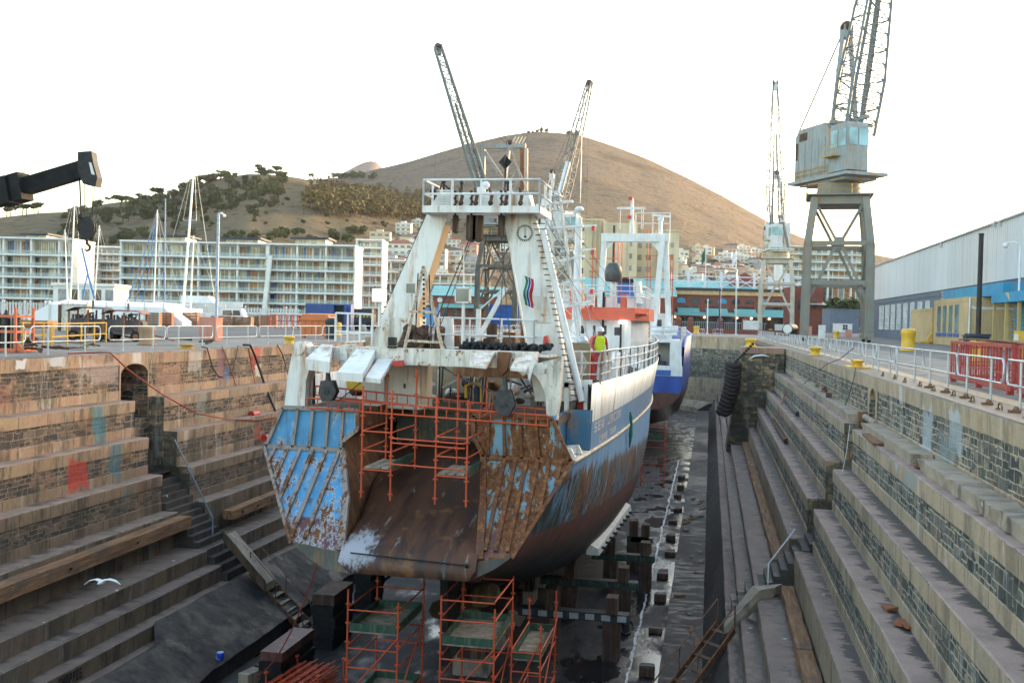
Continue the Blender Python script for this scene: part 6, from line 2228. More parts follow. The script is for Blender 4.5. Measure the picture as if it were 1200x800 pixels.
iron_stair('rusty brown iron stair at the bottom edge, climbing the lower right apron', (0.72, 33.6, -8.1), (-1.75, 29.0, FLOOR), (0.7, -0.7, 0), 0.8, 9, [M_RUST, M_RUST, M_DRUST])
mb = MB()
mb.slab([(AX - 9.7, 36.4, -7.15), (AX - 9.7, 37.1, -7.15), (AX - 7.9, 36.9, -8.85), (AX - 7.9, 36.1, -8.85)], (0, 0, 0.3))
mb.slab([(AX - 9.75, 36.35, -7.2), (AX - 7.9, 36.05, -8.9), (AX - 7.85, 36.0, -8.85), (AX - 9.8, 36.3, -7.1)], (0, -0.1, 0.45), 1)
single(mb, 'stone_slide', [M_CONC, M_DL], 'pale stone slide beside the steps below the arched opening', 'stone slide')
mb = MB()
mb.slab([(AX + 10.9, 35.0, -7.2), (AX + 9.9, 34.4, -7.2), (AX + 9.0, 33.8, -8.3), (AX + 9.0, 33.2, -8.3), (AX + 10.1, 33.9, -7.2), (AX + 10.6, 34.4, -7.2)], (0, 0, 0.28))
single(mb, 'stone_slide', [M_CONC], 'worn stone slide crossing the lower right steps above the rusty stair', 'stone slide')
mb = MB()
p = V((AX + 11.1, 35.5, -6.4))
mb.tube([(AX + 10.4, 34.6, -7.2), (AX + 10.4, 34.6, -6.2), (AX + 11.3, 35.6, -5.2)], 0.03, 6)
single(mb, 'hand_rail', [M_GALV], 'bent grey hand rail at the right stair gap', 'hand rail')
mb = MB()
mb.tube([(AX - 11.9, 36.3, -3.3), (AX - 10.4, 36.6, -6.3), (AX - 10.4, 36.6, -7.0)], 0.03, 6)
single(mb, 'hand_rail', [plain('blue grey rail', (0.16, 0.22, 0.30), 0.5)], 'thin blue grey hand rail running down the left stone stairs', 'hand rail')
M_WIRE = plain('dark wire', (0.045, 0.042, 0.04), 0.8, 0, 0.3, 9)
def rope(pts, r, mat_, label, cat='rope', name='rope'):
 mb = MB()
 mb.tube(pts, r, 6)
 return single(mb, name, [mat_], label, cat)
xc = AX - 13.7
P0 = PX(80, 412, xc - 1.0)
rope([G(80, 414, 0.03), G(118, 412.5, 0.03), PX(129, 413, xc + 0.02), PX(150, 433, xc + 0.25), PX(190, 462, AX - 12.9), PX(230, 484, AX - 12.8), PX(265, 491, AX - 12.4), PX(300, 492, AX - 12.4), PX(340, 486, AX - 12.3)], 0.028, M_REDROPE, 'red hose sagging across the tall arched opening in the left wall', 'hose', 'hose')
rope([PX(236, 406, xc - 0.2), PX(243, 408, xc + 0.06), PX(249, 430, xc + 0.07), PX(256, 441, xc + 0.07), PX(261, 442, xc + 0.3)], 0.035, M_ROPE, 'short brown rope loop over the left coping nearest the arched opening')
rope([PX(260, 406, xc + 0.04), PX(266, 420, xc + 0.06), PX(276, 450, xc + 0.06), PX(281, 472, AX - 12.95), PX(290, 476, AX - 12.95)], 0.022, M_REDROPE, 'thin red line hanging down the left wall between two brown ropes')
rope([PX(279, 405, xc + 0.04), PX(276, 420, xc + 0.06), PX(271, 440, xc + 0.06)], 0.02, M_ROPE, 'thin brown rope hanging beside the red paint streak on the left wall')
rope([PX(285, 404, xc - 0.1), PX(293, 404, xc + 0.1), PX(299, 417, xc + 0.1), PX(310, 450, xc + 0.4), PX(318, 470, AX - 12.85), PX(327, 492, AX - 12.4)], 0.06, M_BLACK, 'thick black hose hanging down the left wall near the ship', 'hose', 'hose')
rope([PX(325, 404, xc + 0.05), PX(331, 415, xc + 0.1), PX(338, 440, xc + 0.6)], 0.035, M_DRUST, 'rusty chain over the coping beside the port gallows post', 'chain', 'chain')
rope([PX(291, 409, xc + 0.06), PX(300, 455, xc + 0.08), PX(309, 475, AX - 12.95)], 0.018, M_REDROPE, 'thin red line beside the thick black hose on the left wall')
for k, (px, py, d) in enumerate(((297, 485, 12.75), (312, 512.5, 12.15))):
 p = PX(px, py, AX - d)
 mb = MB()
 mb.cyl(p + V((0, -0.25, 0)), p + V((0.05, 0.3, 0)), 0.17, 0.17, 12)
 mb.ball(p + V((0.05, 0.3, 0)), 0.17, 8)
 mb.cyl(p + V((0.05, 0.4, 0.0)), p + V((0.06, 0.6, 0.08)), 0.05, 0.04, 8, 1)
 single(mb, 'fender_buoy', [M_RED, M_DKGREY], ['red buoy on the upper left step at the end of the thin red line', 'red buoy on the lower left step touching the ship side'][k], 'buoy')
rope([G(1000, 408, 0.95), G(985, 420, 0.3), PX(968, 427, 5.3), PX(930, 460, 4.8), PX(893, 484, 4.4), PX(884, 492, 3.9)], 0.016, M_WIRE, 'taut dark mooring wire from the right quay down towards the stone pier')
rope([PX(1003, 430, 5.42), PX(1000, 446, 5.38), PX(994, 466, 5.3), PX(986, 485, 5.2), PX(975, 500, 4.6)], 0.014, M_WIRE, 'slack dark wire hanging down the right wall left of the small arch')
rope([PX(925, 440, 5.3), PX(919, 465, 4.5), PX(910, 490, 3.9)], 0.03, M_REDROPE, 'red line hanging over the steps beside the stone pier')
rope([PX(996, 497, 4.6), PX(992, 530, 4.2), PX(987, 553, 4.0)], 0.009, M_GALV, 'pale thin line down the right stair gap')
rope([G(756, 430, -0.3), G(770, 470, -4), G(800, 520, -9)], 0.015, M_WIRE, 'thin dark line from the trawler rail towards the dock floor on the right')
rope(cat_curve(PY(372, 660, 26.3), G(300, 792, -9.3), 0.6), 0.02, M_REDROPE, 'long red line hanging from the stern down to the shore block')
rope([G(735, 735, FLOOR + .03) + V((0.25 * cos(k * 0.55), 0.9 * sin(k * 0.55), 0)) for k in range(11)], 0.04, M_BLACK, 'black hose looped on the dock floor beside the pale floor line', 'hose', 'hose')
r9 = random.Random(9)
bl0 = None
for k in range(12):
 y = 30 + k * 4.4 + r9.random()
 x = AX + 6.4 + 0.25 * r9.random()
 mb = MB()
 h = 0.12 + 0.2 * r9.random()
 mb.bx(x - 0.22, x + 0.22, y, y + 0.5 + 0.7 * r9.random(), FLOOR + 0.16, FLOOR + 0.16 + h)
 mb.bx(x - 0.26, x + 0.26, y + 0.1, y + 0.3, FLOOR + 0.16, FLOOR + 0.2 + h, 1)
 single(mb, 'channel_block', [M_DRUST, M_DKGREY], 'small dark block lying along the right channel of the dock floor', 'block', 'dark blocks along the right floor channel')
gp0 = PD(120, 681, 27.0)
mb = MB()
for s in (-1, 1):
 pts = [(0, 0.0), (0.16, 0.06), (0.33, 0.02), (0.48, -0.09)]
 wds = [0.09, 0.085, 0.065, 0.012]
 rr = []
 for (u, h), w in zip(pts, wds):
  base = gp0 + ROT @ V((s * u, h, 0.0))
  rr.append([base + V((0, w, 0.01)), base + V((0, 0, 0.022)), base + V((0, -w, 0)), base + V((0, 0, -0.008))])
 mb.loft(rr, True, True, 0, True)
body = [gp0 + V((0.0, d, -0.01)) for d in (-0.22, -0.12, 0.0, 0.12, 0.2, 0.27)]
mb.tube(body, [0.015, 0.05, 0.06, 0.05, 0.035, 0.008], 8)
g = thing('seagull', 'white gull gliding over the left dock steps', 'gull', gp0 - V((0, 0, 0.1)))
mb.build('body', [plain('gull white', (0.8, 0.8, 0.8), 0.7, 0, 0.08)], g)
mb = MB()
for s in (-1, 1):
 base = gp0 + ROT @ V((s * 0.46, -0.08, 0))
 tip = gp0 + ROT @ V((s * 0.54, -0.14, 0))
 mb.slab([base + V((0, 0.02, 0)), tip, base - V((0, 0.02, 0))], (0, 0, 0.008))
mb.build('wing_tips', [M_BLACK], g)
def person(loc, face, label, mats):
 """standing figure grown from a skinned skeleton; hair/helmet and vest as children"""
 t = thing('person', label, 'person', loc)
 J = {'pel': (0, 0, 0.95), 'spi': (0, 0.01, 1.15), 'che': (0, 0, 1.36), 'nec': (0, 0.01, 1.5), 'hea': (0, -0.02, 1.58), 'cro': (0, -0.02, 1.7),
   'shl': (-0.19, 0, 1.42), 'ell': (-0.25, 0.0, 1.14), 'wrl': (-0.22, -0.16, 0.98), 'hal': (-0.2, -0.25, 0.96),
   'shr': (0.19, 0, 1.42), 'elr': (0.26, 0.03, 1.14), 'wrr': (0.25, -0.1, 0.92), 'har': (0.24, -0.14, 0.83),
   'hil': (-0.1, 0, 0.9), 'knl': (-0.12, -0.02, 0.5), 'anl': (-0.12, 0.03, 0.09), 'tol': (-0.13, -0.14, 0.04),
   'hir': (0.1, 0, 0.9), 'knr': (0.12, -0.03, 0.5), 'anr': (0.13, 0.02, 0.09), 'tor': (0.15, -0.15, 0.04)}
 E = [('pel', 'spi'), ('spi', 'che'), ('che', 'nec'), ('nec', 'hea'), ('hea', 'cro'), ('che', 'shl'), ('shl', 'ell'), ('ell', 'wrl'), ('wrl', 'hal'),
   ('che', 'shr'), ('shr', 'elr'), ('elr', 'wrr'), ('wrr', 'har'), ('pel', 'hil'), ('hil', 'knl'), ('knl', 'anl'), ('anl', 'tol'),
   ('pel', 'hir'), ('hir', 'knr'), ('knr', 'anr'), ('anr', 'tor')]
 R = dict(pel=0.13, spi=0.125, che=0.14, nec=0.055, hea=0.09, cro=0.07, shl=0.07, ell=0.048, wrl=0.034, hal=0.03, shr=0.07, elr=0.048, wrr=0.034,
    har=0.03, hil=0.09, knl=0.06, anl=0.045, tol=0.04, hir=0.09, knr=0.06, anr=0.045, tor=0.04)
 ks = list(J)
 rot = Matrix.Rotation(face, 3, 'Z')
 me = bpy.data.meshes.new('body')
 me.from_pydata([tuple(rot @ V(J[k])) for k in ks], [(ks.index(a), ks.index(b)) for a, b in E], [])
 ob = bpy.data.objects.new('body', me)
 COL.objects.link(ob)
 ob.parent = t
 me.materials.append(mats[0])
 md = ob.modifiers.new('skin', 'SKIN')
 for i, k in enumerate(ks):
  me.skin_vertices[0].data[i].radius = (R[k], R[k] * 0.85)
 me.skin_vertices[0].data[0].use_root = True
 ob.modifiers.new('sub', 'SUBSURF').levels = 2
 ob.modifiers['sub'].render_levels = 2
 ORG[ob.name] = V(loc)
 W = lambda x, y, z: V(loc) + rot @ V((x, y, z))
 mb = MB()
 mb.loft([[W(0.175 * cos(2 * pi * k / 14) * f, 0.135 * sin(2 * pi * k / 14) * f, z) for k in range(14)] for z, f in ((0.98, 0.98), (1.15, 1.02), (1.34, 1.12), (1.44, 1.0), (1.48, 0.55))], True, True, 0, True)
 mb.build('vest', [mats[1]], t)
 mb = MB()
 mb.loft([[W(0.125 * cos(2 * pi * k / 14) * f, -0.02 + 0.145 * sin(2 * pi * k / 14) * f, z) for k in range(14)] for z, f in ((1.63, 1.08), (1.66, 1.0), (1.73, 0.86), (1.78, 0.5), (1.79, 0.1))], True, True, 0, True)
 mb.build('helmet', [mats[2]], t)
 mb = MB()
 mb.ball(W(0, -0.03, 1.6), 0.105, 8, 0, (0.85, 1, 1.1))
 mb.ball(W(0, -0.135, 1.585), 0.018, 5, 0)
 mb.build('face', [plain('skin', (0.30, 0.17, 0.11), 0.6)], t)
 return t
pp = PY(700, 440, 33.4)
person((pp.x, 33.9, -0.32), 0.4, 'person in a white helmet, yellow vest and red overalls standing at the starboard deck rail', [plain('overall red', (0.42, 0.06, 0.06), 0.8), plain('vest yellow', (0.62, 0.75, 0.03), 0.7, 0, 0.1), M_CLEANW])
rd = random.Random(17)
for k in range(20):
 x, y = AX + rd.uniform(7.1, 8.2), rd.uniform(28, 70)
 mb = MB()
 if k % 2:
  a = rd.uniform(0, 3)
  l = rd.uniform(0.4, 1.1)
  mb.bar((x, y, -9.86), (x + 0.5 * l * cos(a), y + l * sin(a), -9.83), 0.16, 0.07)
 else:
  r = rd.uniform(0.08, 0.2)
  mb.ball((x, y, -9.88 + r * 0.4), r, 6, 0, (1.3, 1, 0.7))
 if k % 2:
  single(mb, 'plank', [M_TIMBER], 'short broken plank on the dark ledge at the foot of the right apron', 'plank', 'broken planks on the right ledge')
 else:
  single(mb, 'stone', [M_CONC], 'loose stone on the dark ledge at the foot of the right apron', 'stone', 'loose stones on the right ledge')
# ------------------------------------------------------------------ railings along the dock
def hy(px):
 return 381 + (px - 833) * 0.02356
YAW = radians(10.97)
def rail_section(name, label, cat, group, length=4.3, h=1.0):
 t = thing(name, label, cat, (0, 0, 0), group)
 mb = MB()
 r = 0.026
 y0, y1 = 0.03, length - 0.03
 mb.tube([(0, y0 + 0.12, h), (0, y1 - 0.12, h), (0, y1, h - 0.1), (0, y1, 0.55), (0, y1 - 0.1, 0.46), (0, y0 + 0.1, 0.46), (0, y0, 0.55), (0, y0, h - 0.1), (0, y0 + 0.12, h)], r, 6)
 mb.build('rail_loop', [M_GALV], t)
 for y in (length * 0.24, length * 0.76):
  mb = MB()
  mb.cyl((0, y, -0.02), (0, y, h), 0.03, None, 6)
  mb.cyl((0, y, -0.02), (0, y, 0.0), 0.07, None, 8)
  mb.build('post', [M_GALV], t)
 return t
r1 = random.Random(3)
sec = rail_section('railing_section', 'white tubular railing section along the right edge of the dock', 'railing', 'railing sections along the right dock edge')
sec.location = (6.4, 19.8, 0)
for k in range(1, 28):
 y = 19.8 + 4.42 * k
 copy_tree(sec, (6.4 + 0.05 * r1.uniform(-1, 1), y, 0), 0.035 * r1.uniform(-1, 1) + (0.10 if k == 3 else 0))
secl = copy_tree(sec, (-23.2, 27.2, 0), 0.0, None, 'white tubular railing section along the left edge of the dock')
secl['group'] = 'railing sections along the left dock edge'
for k in range(1, 22):
 copy_tree(secl, (-23.2 + 0.04 * r1.uniform(-1, 1), 27.2 + 4.55 * k + 0.1 * r1.uniform(-1, 1), 0), 0.02 * r1.uniform(-1, 1))
sece = None
for k in range(8):
 a = radians(55 + 10 * k)
 R_ = 15.0
 p = V((AX - R_ * cos(a), Y_ARC + R_ * sin(a), 0))
 if sece is None:
  sece = copy_tree(sec, p, -a + pi * 0 - pi / 2 + pi, (1, 0.6, 1), 'white tubular railing section round the curved head of the dock')
  sece['group'] = 'railing sections round the dock head'
 else:
  copy_tree(sece, p, -a + pi / 2, (1, 0.6, 1))
M_BRASS = plain('worn ring', (0.20, 0.13, 0.06), 0.6, 0.5, 0.4, 8)
ring = None
for k in range(9):
 y = 20.6 + 2.05 * k
 if ring is None:
  mb = MB()
  mb.tube([(5.85, y + 0.16 * cos(pi * q / 8), 0.13 * sin(pi * q / 8)) for q in range(9)], 0.018, 6)
  mb.cyl((5.85, y + 0.16, -0.01), (5.85, y + 0.16, 0.02), 0.05, None, 8)
  ring = single(mb, 'mooring_ring', [M_BRASS], 'small iron mooring ring set in the right coping', 'mooring ring', 'mooring rings in the right coping')
 else:
  copy_tree(ring, (5.85 + 0.05 * (k % 2), y, 0))
for k in range(5):
 y = 22.0 + 2.05 * k
 mb = MB()
 mb.slab([(5.88, y - 0.12, 0.0), (6.12, y - 0.05, 0.0), (6.1, y + 0.12, 0.0), (5.9, y + 0.1, 0.0)], (0, 0, 0.05))
 mb.cyl((6.02, y, 0.04), (6.05, y + 0.02, 0.1), 0.05, None, 8)
 single(mb, 'rusty_stud', [M_RUST], 'small rusty stud on the right coping between two mooring rings', 'stud', 'rusty studs on the right coping')
# ------------------------------------------------------------------ bollards
def bollard(p, h, r, label, mats=None, group=None):
 mb = MB()
 mb.lathe([(r * 1.12, 0), (r * 1.12, h * 0.06), (r * 0.92, h * 0.1), (r * 0.9, h * 0.62), (r * 0.98, h * 0.72), (r * 1.02, h * 0.84), (r * 0.96, h * 0.93), (r * 0.75, h * 0.985), (0.01, h)], p, 18)
 return single(mb, 'bollard', mats or [M_YELLOW], label, 'bollard', group)
def low_bollard(p, s, label):
 mb = MB()
 mb.lathe([(0.3 * s, 0), (0.3 * s, 0.05 * s), (0.22 * s, 0.10 * s), (0.2 * s, 0.24 * s), (0.28 * s, 0.31 * s), (0.29 * s, 0.38 * s), (0.22 * s, 0.42 * s), (0.01, 0.42 * s)], p, 16)
 return single(mb, 'bollard', [M_YELLOW], label, 'bollard')
p = G(1064, 411)
bollard((p.x, p.y, 0), 1.7, 0.56, 'large round yellow bollard standing on the asphalt behind the right railing')
bollard(tuple(G(1147, 428)), 1.25, 0.42, 'yellow bollard half hidden inside the red cage rack', None)
p = G(172, 404)
bollard((p.x, p.y, 0), 0.95, 0.40, 'rust and grey stone bollard on the left quay beside the old engines', [painted('stone bollard', (0.38, 0.25, 0.15), 0.35, 0.8, 0.7, 0.9, 2)])
low_bollard((5.95, G(977, 417).y, 0), 1.2, 'yellow mushroom bollard on the right coping before the railing')
low_bollard((AX + 11.3, YP + 1.2, 0.03), 1.5, 'yellow bollard on top of the stone pier')
low_bollard((-22.7, PX(339, 401, -22.7).y, 0), 1.1, 'yellow bollard at the left dock edge behind the trawler corner post')
for px, py, s, lb in ((980, 396, 1.6, 'yellow bollard on the quay in front of the big crane'), (903, 391, 1.5, 'yellow bollard by the foot of the white crane'),
      (816, 391, 1.9, 'yellow bollard at the far head of the dock'), (952, 391, 1.4, 'yellow bollard at the left foot of the big crane'), (394, 394, 1.5, 'yellow bollard beside the orange skip')):
 p = G(px, py)
 bollard((p.x, p.y, 0), 0.75 * s, 0.28 * s, lb)
mb = MB()
p = V((5.95, G(1017, 431).y, 0))
mb.bx(p.x - 0.42, p.x + 0.42, p.y - 0.75, p.y + 0.75, 0.0, 0.06)
for s in (-1, 1):
 mb.lathe([(0.16, 0.06), (0.14, 0.2), (0.22, 0.26), (0.22, 0.3), (0.01, 0.3)], (p.x, p.y + 0.42 * s, 0), 12)
mb.bar((p.x, p.y - 0.7, 0.3), (p.x, p.y + 0.7, 0.3), 0.3, 0.05)
single(mb, 'fairlead', [M_YELLOW], 'low yellow twin fairlead on the right coping above the small arch', 'fairlead')
mb = MB()
p = V((-22.75, 50.0, 0))
mb.lathe([(0.36, 0), (0.36, 0.04), (0.24, 0.07), (0.24, 0.13), (0.36, 0.17), (0.34, 0.21), (0.01, 0.22)], (p.x, PX(219, 405, p.x).y, 0), 16)
single(mb, 'capstan', [painted('capstan yellow', (0.5, 0.3, 0.06), 0.4, 0.6, 0.6, 0.7, 3)], 'low worn yellow capstan at the left dock edge', 'capstan')
# ------------------------------------------------------------------ red cage rack on the right quay
M_CAGE = painted('red cage', (0.42, 0.045, 0.04), 0.22, 0.4, 0.4, 0.6, 3)
for (y0, y1, lab) in ((28.2, 35.0, 'long red steel cage rack on the right quay behind the railing'), (21.0, 27.6, 'nearest red steel cage rack at the right edge of the frame')):
 t = thing('cage_rack', lab, 'cage rack', (8.6, (y0 + y1) / 2, 0))
 x0, x1, zb, zt = 7.62, 9.6, 0.16, 1.24
 for x in (x0, x1):
  mb = MB()
  mb.bar((x, y0, zb), (x, y1, zb), 0.09, 0.14)
  mb.bar((x, y0, zt), (x, y1, zt), 0.09, 0.09)
  mb.bar((x, y0, 0.52), (x, y1, 0.52), 0.045, 0.045)
  n = 11
  for k in range(n + 1):
   y = y0 + (y1 - y0) * k / n
   mb.bar((x, y, zb), (x, y, zt), 0.05, 0.1, 0, (0, 1, 0))
   if k < n:
    mb.bar((x, y + 0.3, zb), (x, y + 0.3, zt - 0.35 * (k % 2)), 0.03, 0.03, 0, (0, 1, 0))
  mb.build('side_frame', [M_CAGE], t)
 for y in (y0, (y0 + y1) / 2, y1):
  mb = MB()
  for z in (zb, 0.52, zt):
   mb.bar((x0, y, z), (x1, y, z), 0.06, 0.06)
  for k in range(1, 4):
   x = x0 + (x1 - x0) * k / 4
   mb.bar((x, y, zb), (x, y, zt), 0.045, 0.045, 0, (0, 1, 0))
  mb.build('cross_frame', [M_CAGE], t)
 for y in (y0 + 0.25, (y0 + y1) / 2, y1 - 0.25):
  mb = MB()
  mb.bx(x0 - 0.06, x0 + 0.1, y - 0.08, y + 0.08, -0.02, zb)
  mb.bx(x1 - 0.1, x1 + 0.06, y - 0.08, y + 0.08, -0.02, zb)
  mb.build('foot', [M_CAGE], t)
mb = MB()
for k in range(9):
 y = 28 + k * 0.8
 mb.tube([(8.0 + 0.15 * k, y, 1.28), (8.6, y + 2.5, 1.34), (9.3 - 0.1 * k, y + 3.6, 1.3)], 0.03, 5)
single(mb, 'rusty_rods', [M_RUST], 'rusty rods lying across the top of the red cage rack', 'rods')
mb = MB()
p = G(1104, 440)
for z in (0.1, 0.55, 1.05):
 mb.bar((p.x - 0.0, 36.2, z), (p.x + 1.6, 38.6, z), 0.05, 0.06)
mb.bar((p.x, 36.2, -0.02), (p.x, 36.2, 1.05), 0.06)
mb.bar((p.x + 1.6, 38.6, -0.02), (p.x + 1.6, 38.6, 1.05), 0.06)
single(mb, 'barrier_frame', [M_CAGE], 'red barrier frame standing at the far end of the red cage rack', 'barrier')
# ------------------------------------------------------------------ warehouse on the right
XW = 34.0
zc1 = 15.0
zc0 = 7.7
yA, yB = -70.0, PX(1021, 390, XW).y
m, nt, b = new_mat('profiled cladding')
pos = world_pos(nt)
yy = sep(nt, pos)[1]
wv = mth(nt, 'SINE', mth(nt, 'MULTIPLY', yy, 2 * pi / 0.9))
pan = mth(nt, 'FRACT', mth(nt, 'DIVIDE', yy, 4.3))
c = mix(nt, rng(nt, noi(nt, 0.08, 4, mapped(nt, pos, (1, 1, 0.4))), 0.35, 0.65), (0.64, 0.66, 0.68), (0.56, 0.58, 0.60))
c = mix(nt, rng(nt, noi(nt, 1, 6, mapped(nt, pos, (1, 0.8, 0.05)), 0.65), 0.52, 0.7, 0, 0.4), c, (0.42, 0.41, 0.40))
c = mix(nt, rng(nt, pan, 0.965, 0.985, 0, 0.7), c, (0.30, 0.32, 0.34))
put(nt, b.inputs['Base Color'], c)
b.inputs['Roughness'].default_value = 0.5
bump(nt, b, wv, 0.6, 0.05)
M_CLAD = m
M_BLUEGREY = painted('blue grey wall', (0.135, 0.165, 0.215), 0.03, 0.1, 0.3, 0.8, 0.5)
M_CREAMW = painted('cream wall', (0.62, 0.45, 0.24), 0.05, 0.2, 0.35, 0.8, 0.5)
M_TEAL = painted('teal paint', (0.03, 0.26, 0.30), 0.05, 0.1, 0.2, 0.6, 0.8)
M_AZURE = painted('azure paint', (0.04, 0.30, 0.52), 0.04, 0.1, 0.25, 0.6, 0.5)
M_ROOFG = plain('roof grey', (0.36, 0.37, 0.38), 0.7)
W_ = thing('warehouse', 'long pale ribbed warehouse on the right quay with a blue grey lower wall', 'warehouse', (52, 80, 0))
mb = MB()
mb.bx(XW - 0.25, XW + 0.2, yA, yB, zc0, zc1)
mb.bx(XW + 0.2, XW + 40, yA, yA + 0.3, zc0, zc1)
mb.bx(XW + 0.2, XW + 40, yB - 0.3, yB, zc0, zc1 + 0.001)
mb.build('cladding', [M_CLAD], W_)
mb = MB()
mb.bx(XW, XW + 40, yA + 0.1, yB - 0.1, -0.05, zc0)
mb.bx(XW - 0.12, XW, yA + 0.1, yB - 0.1, 6.9, zc0 - 0.02)
mb.build('lower_wall', [M_BLUEGREY], W_)
mb = MB()
mb.prism([(XW - 0.5, zc1), (XW + 20, zc1 + 1.2), (XW + 40.4, zc1), (XW + 40.4, zc1 - 0.25), (XW - 0.5, zc1 - 0.25)], 'y', yA - 0.2, yB + 0.2)
mb.build('roof', [M_ROOFG], W_)
wins = [(1030.5, 1036), (1037.3, 1042.6), (1044, 1049.3), (1051, 1056.4), (1058.5, 1064), (1066.5, 1072), (1075, 1081), (1084, 1090)]
for a, b_ in wins:
 ya, yb = PX(b_, 370, XW).y + 0.5, PX(a, 370, XW).y - 0.5
 za, zb = 1.6, 6.3
 mb = MB()
 for z in (za, za + (zb - za) * 0.25, za + (zb - za) * 0.5, za + (zb - za) * 0.75, zb):
  mb.bx(XW - 0.10, XW - 0.01, ya, yb, z - 0.05, z + 0.05)
 for k in range(4):
  y = ya + (yb - ya) * k / 3
  mb.bx(XW - 0.10, XW - 0.012, y - 0.09, y + 0.09, za, zb)
 w = mb.build('window_frame', [M_CLEANW], W_)
 mb = MB()
 mb.bx(XW - 0.03, XW - 0.005, ya, yb, za, zb)
 mb.build('window_pane', [glassy('office glass', (0.42, 0.45, 0.47), 0.2, 0.3)] if a == 1030.5 else [bpy.data.materials['office glass']], W_)  # pane colour made pale to stand for reflected sky
for px, py in ((1104, 287), (1167, 262), (1173, 261)):
 p = PX(px, py, XW - 0.3)
 mb = MB()
 mb.box(p, (0.5, 0.5, 0.7))
 mb.bar(p + V((0.2, 0, 0.3)), p + V((-0.5, 0, -0.4)), 0.12)
 mb.build('wall_lamp', [M_GALV], W_)
t = thing('sun_blocker', 'unseen block added behind the pale warehouse to hold off low sun', 'sun_blocker', (110, 40, 0))  # unseen block, added to keep low sun off the dock
mb = MB()
mb.bx(92, 130, -60, 520, 0, 19.5)
mb.build('wall', [M_CLAD], t)
mb = MB()
mb.prism([(91.5, 19.5), (111, 22.5), (130.5, 19.5)], 'y', -61, 521)
mb.build('roof', [M_ROOFG], t)
XA = 26.6
ya0, ya1 = PX(1133, 390, XA).y, PX(1094, 390, XA).y
zt = 5.25
t = thing('annexe', 'cream office annexe with tall narrow windows and an azure parapet beside the warehouse', 'building', (30, (ya0 + ya1) / 2, 0))
mb = MB()
mb.bx(XA, XW - 0.3, ya0, ya1, -0.05, zt)
mb.bx(XA - 0.05, XA, ya0, ya1, zt - 0.5, zt - 0.1)
mb.build('wall', [M_CREAMW], t)
for a, b_ in ((1098.5, 1102.5), (1105, 1109), (1112, 1116), (1119, 1123.5)):
 yA_, yB_ = PX(b_, 380, XA).y, PX(a, 380, XA).y
 mb = MB()
 mb.bx(XA - 0.03, XA + 0.002, yA_ - 0.1, yB_ + 0.1, 1.3, 4.6)
 w = mb.build('window_frame', [M_CREAMW], t)
 mb = MB()
 mb.bx(XA - 0.045, XA - 0.03, yA_, yB_, 1.4, 4.5)
 mb.build('pane', [glassy('green glass', (0.10, 0.22, 0.24), 0.15, 0.4)], w)
 mb = MB()
 mb.bx(XA - 0.12, XA - 0.03, yA_ - 0.2, yB_ + 0.2, 0.95, 1.35)
 mb.build('sill', [M_BLUEP], w)
mb = MB()
mb.bx(XA + 1.4, XW - 0.3, PX(1175, 345, XA + 1.4).y, ya1 + 2, zt + 0.02, zt + 1.25)
mb.build('parapet', [M_AZURE], t)
mb = MB()
mb.cyl((XA + 0.2, ya0 - 0.08, -0.02), (XA + 0.2, ya0 - 0.08, zt - 0.1), 0.1, None, 8)
mb.build('downpipe', [M_CLEANW], t)
mb = MB()
y2 = PX(1161, 400, XA + 3).y
mb.bx(XA + 0.6, XW - 0.3, y2, ya0 - 0.01, zt - 1.3, zt - 1.05)
mb.bx(XA + 0.3, XA + 0.6, y2, ya0 - 0.01, zt - 1.25, zt - 0.95)
mb.build('porch_roof', [M_CLEANW], t)
mb = MB()
mb.bx(XA + 3.4, XW - 0.3, y2, ya0 - 0.02, -0.05, zt - 1.31)
mb.build('porch_wall', [M_CREAMW], t)
mb = MB()
mb.bx(XA + 3.3, XA + 3.38, y2 + 2.5, y2 + 5, 0, 3.6)
for k in range(10):
 mb.bar((XA + 3.27, y2 + 2.5, 0.2 + 0.33 * k), (XA + 3.27, y2 + 5, 0.2 + 0.33 * k + 0.5), 0.06)
mb.build('gate', [M_TEAL], t)
mb = MB()
yb0, yb1 = PX(1092, 390, XA + 0.4).y, PX(1067, 390, XA + 0.4).y
mb.bx(XA + 0.4, XW - 0.3, yb0, yb1, -0.05, 4.4)
mb.bx(XA + 0.35, XA + 0.4, yb0, yb1, 4.1, 4.4)
mb.build('side_block', [M_CREAMW], t)
mb = MB()
ys0 = ya1 + 0.4
for s in (0, 0.9):
 mb.bar((XA - 0.6, ys0 + s, 0), (XA + 2.6, ys0 + s, 5.2), 0.06, 0.2)
 mb.tube([(XA - 0.6, ys0 + s, 1.0), (XA + 2.6, ys0 + s, 6.2), (XA + 4, ys0 + s, 6.4)], 0.03, 5)
for k in range(16):
 f = (k + 0.5) / 16
 mb.bx(XA - 0.6 + 3.2 * f - 0.12, XA - 0.6 + 3.2 * f + 0.12, ys0 + 0.02, ys0 + 0.88, 5.2 * f, 5.2 * f + 0.04)
mb.build('stair', [M_YELLOW], t)
mb = rail([(XA + 2.6, ys0 + 1.0, 5.3), (XA + 2.6, ys0 + 9, 5.3), (XA + 5, ys0 + 9, 5.3)], 1.3, 0.05, (0.33, 0.66, 1.0), 0.9, None, 5)
mb.build('landing_railing', [M_GALV], t)
t = thing('kiosk', 'azure canopied kiosk on pale yellow posts at the right edge of the frame', 'kiosk', (28, 84, 0))
XK = XA - 0.6
yk1 = PX(1160, 400, XK).y
yk0 = PX(1235, 400, XK).y
mb = MB()
mb.bx(XK, XW - 0.4, yk0, yk1, 4.3, 5.2)
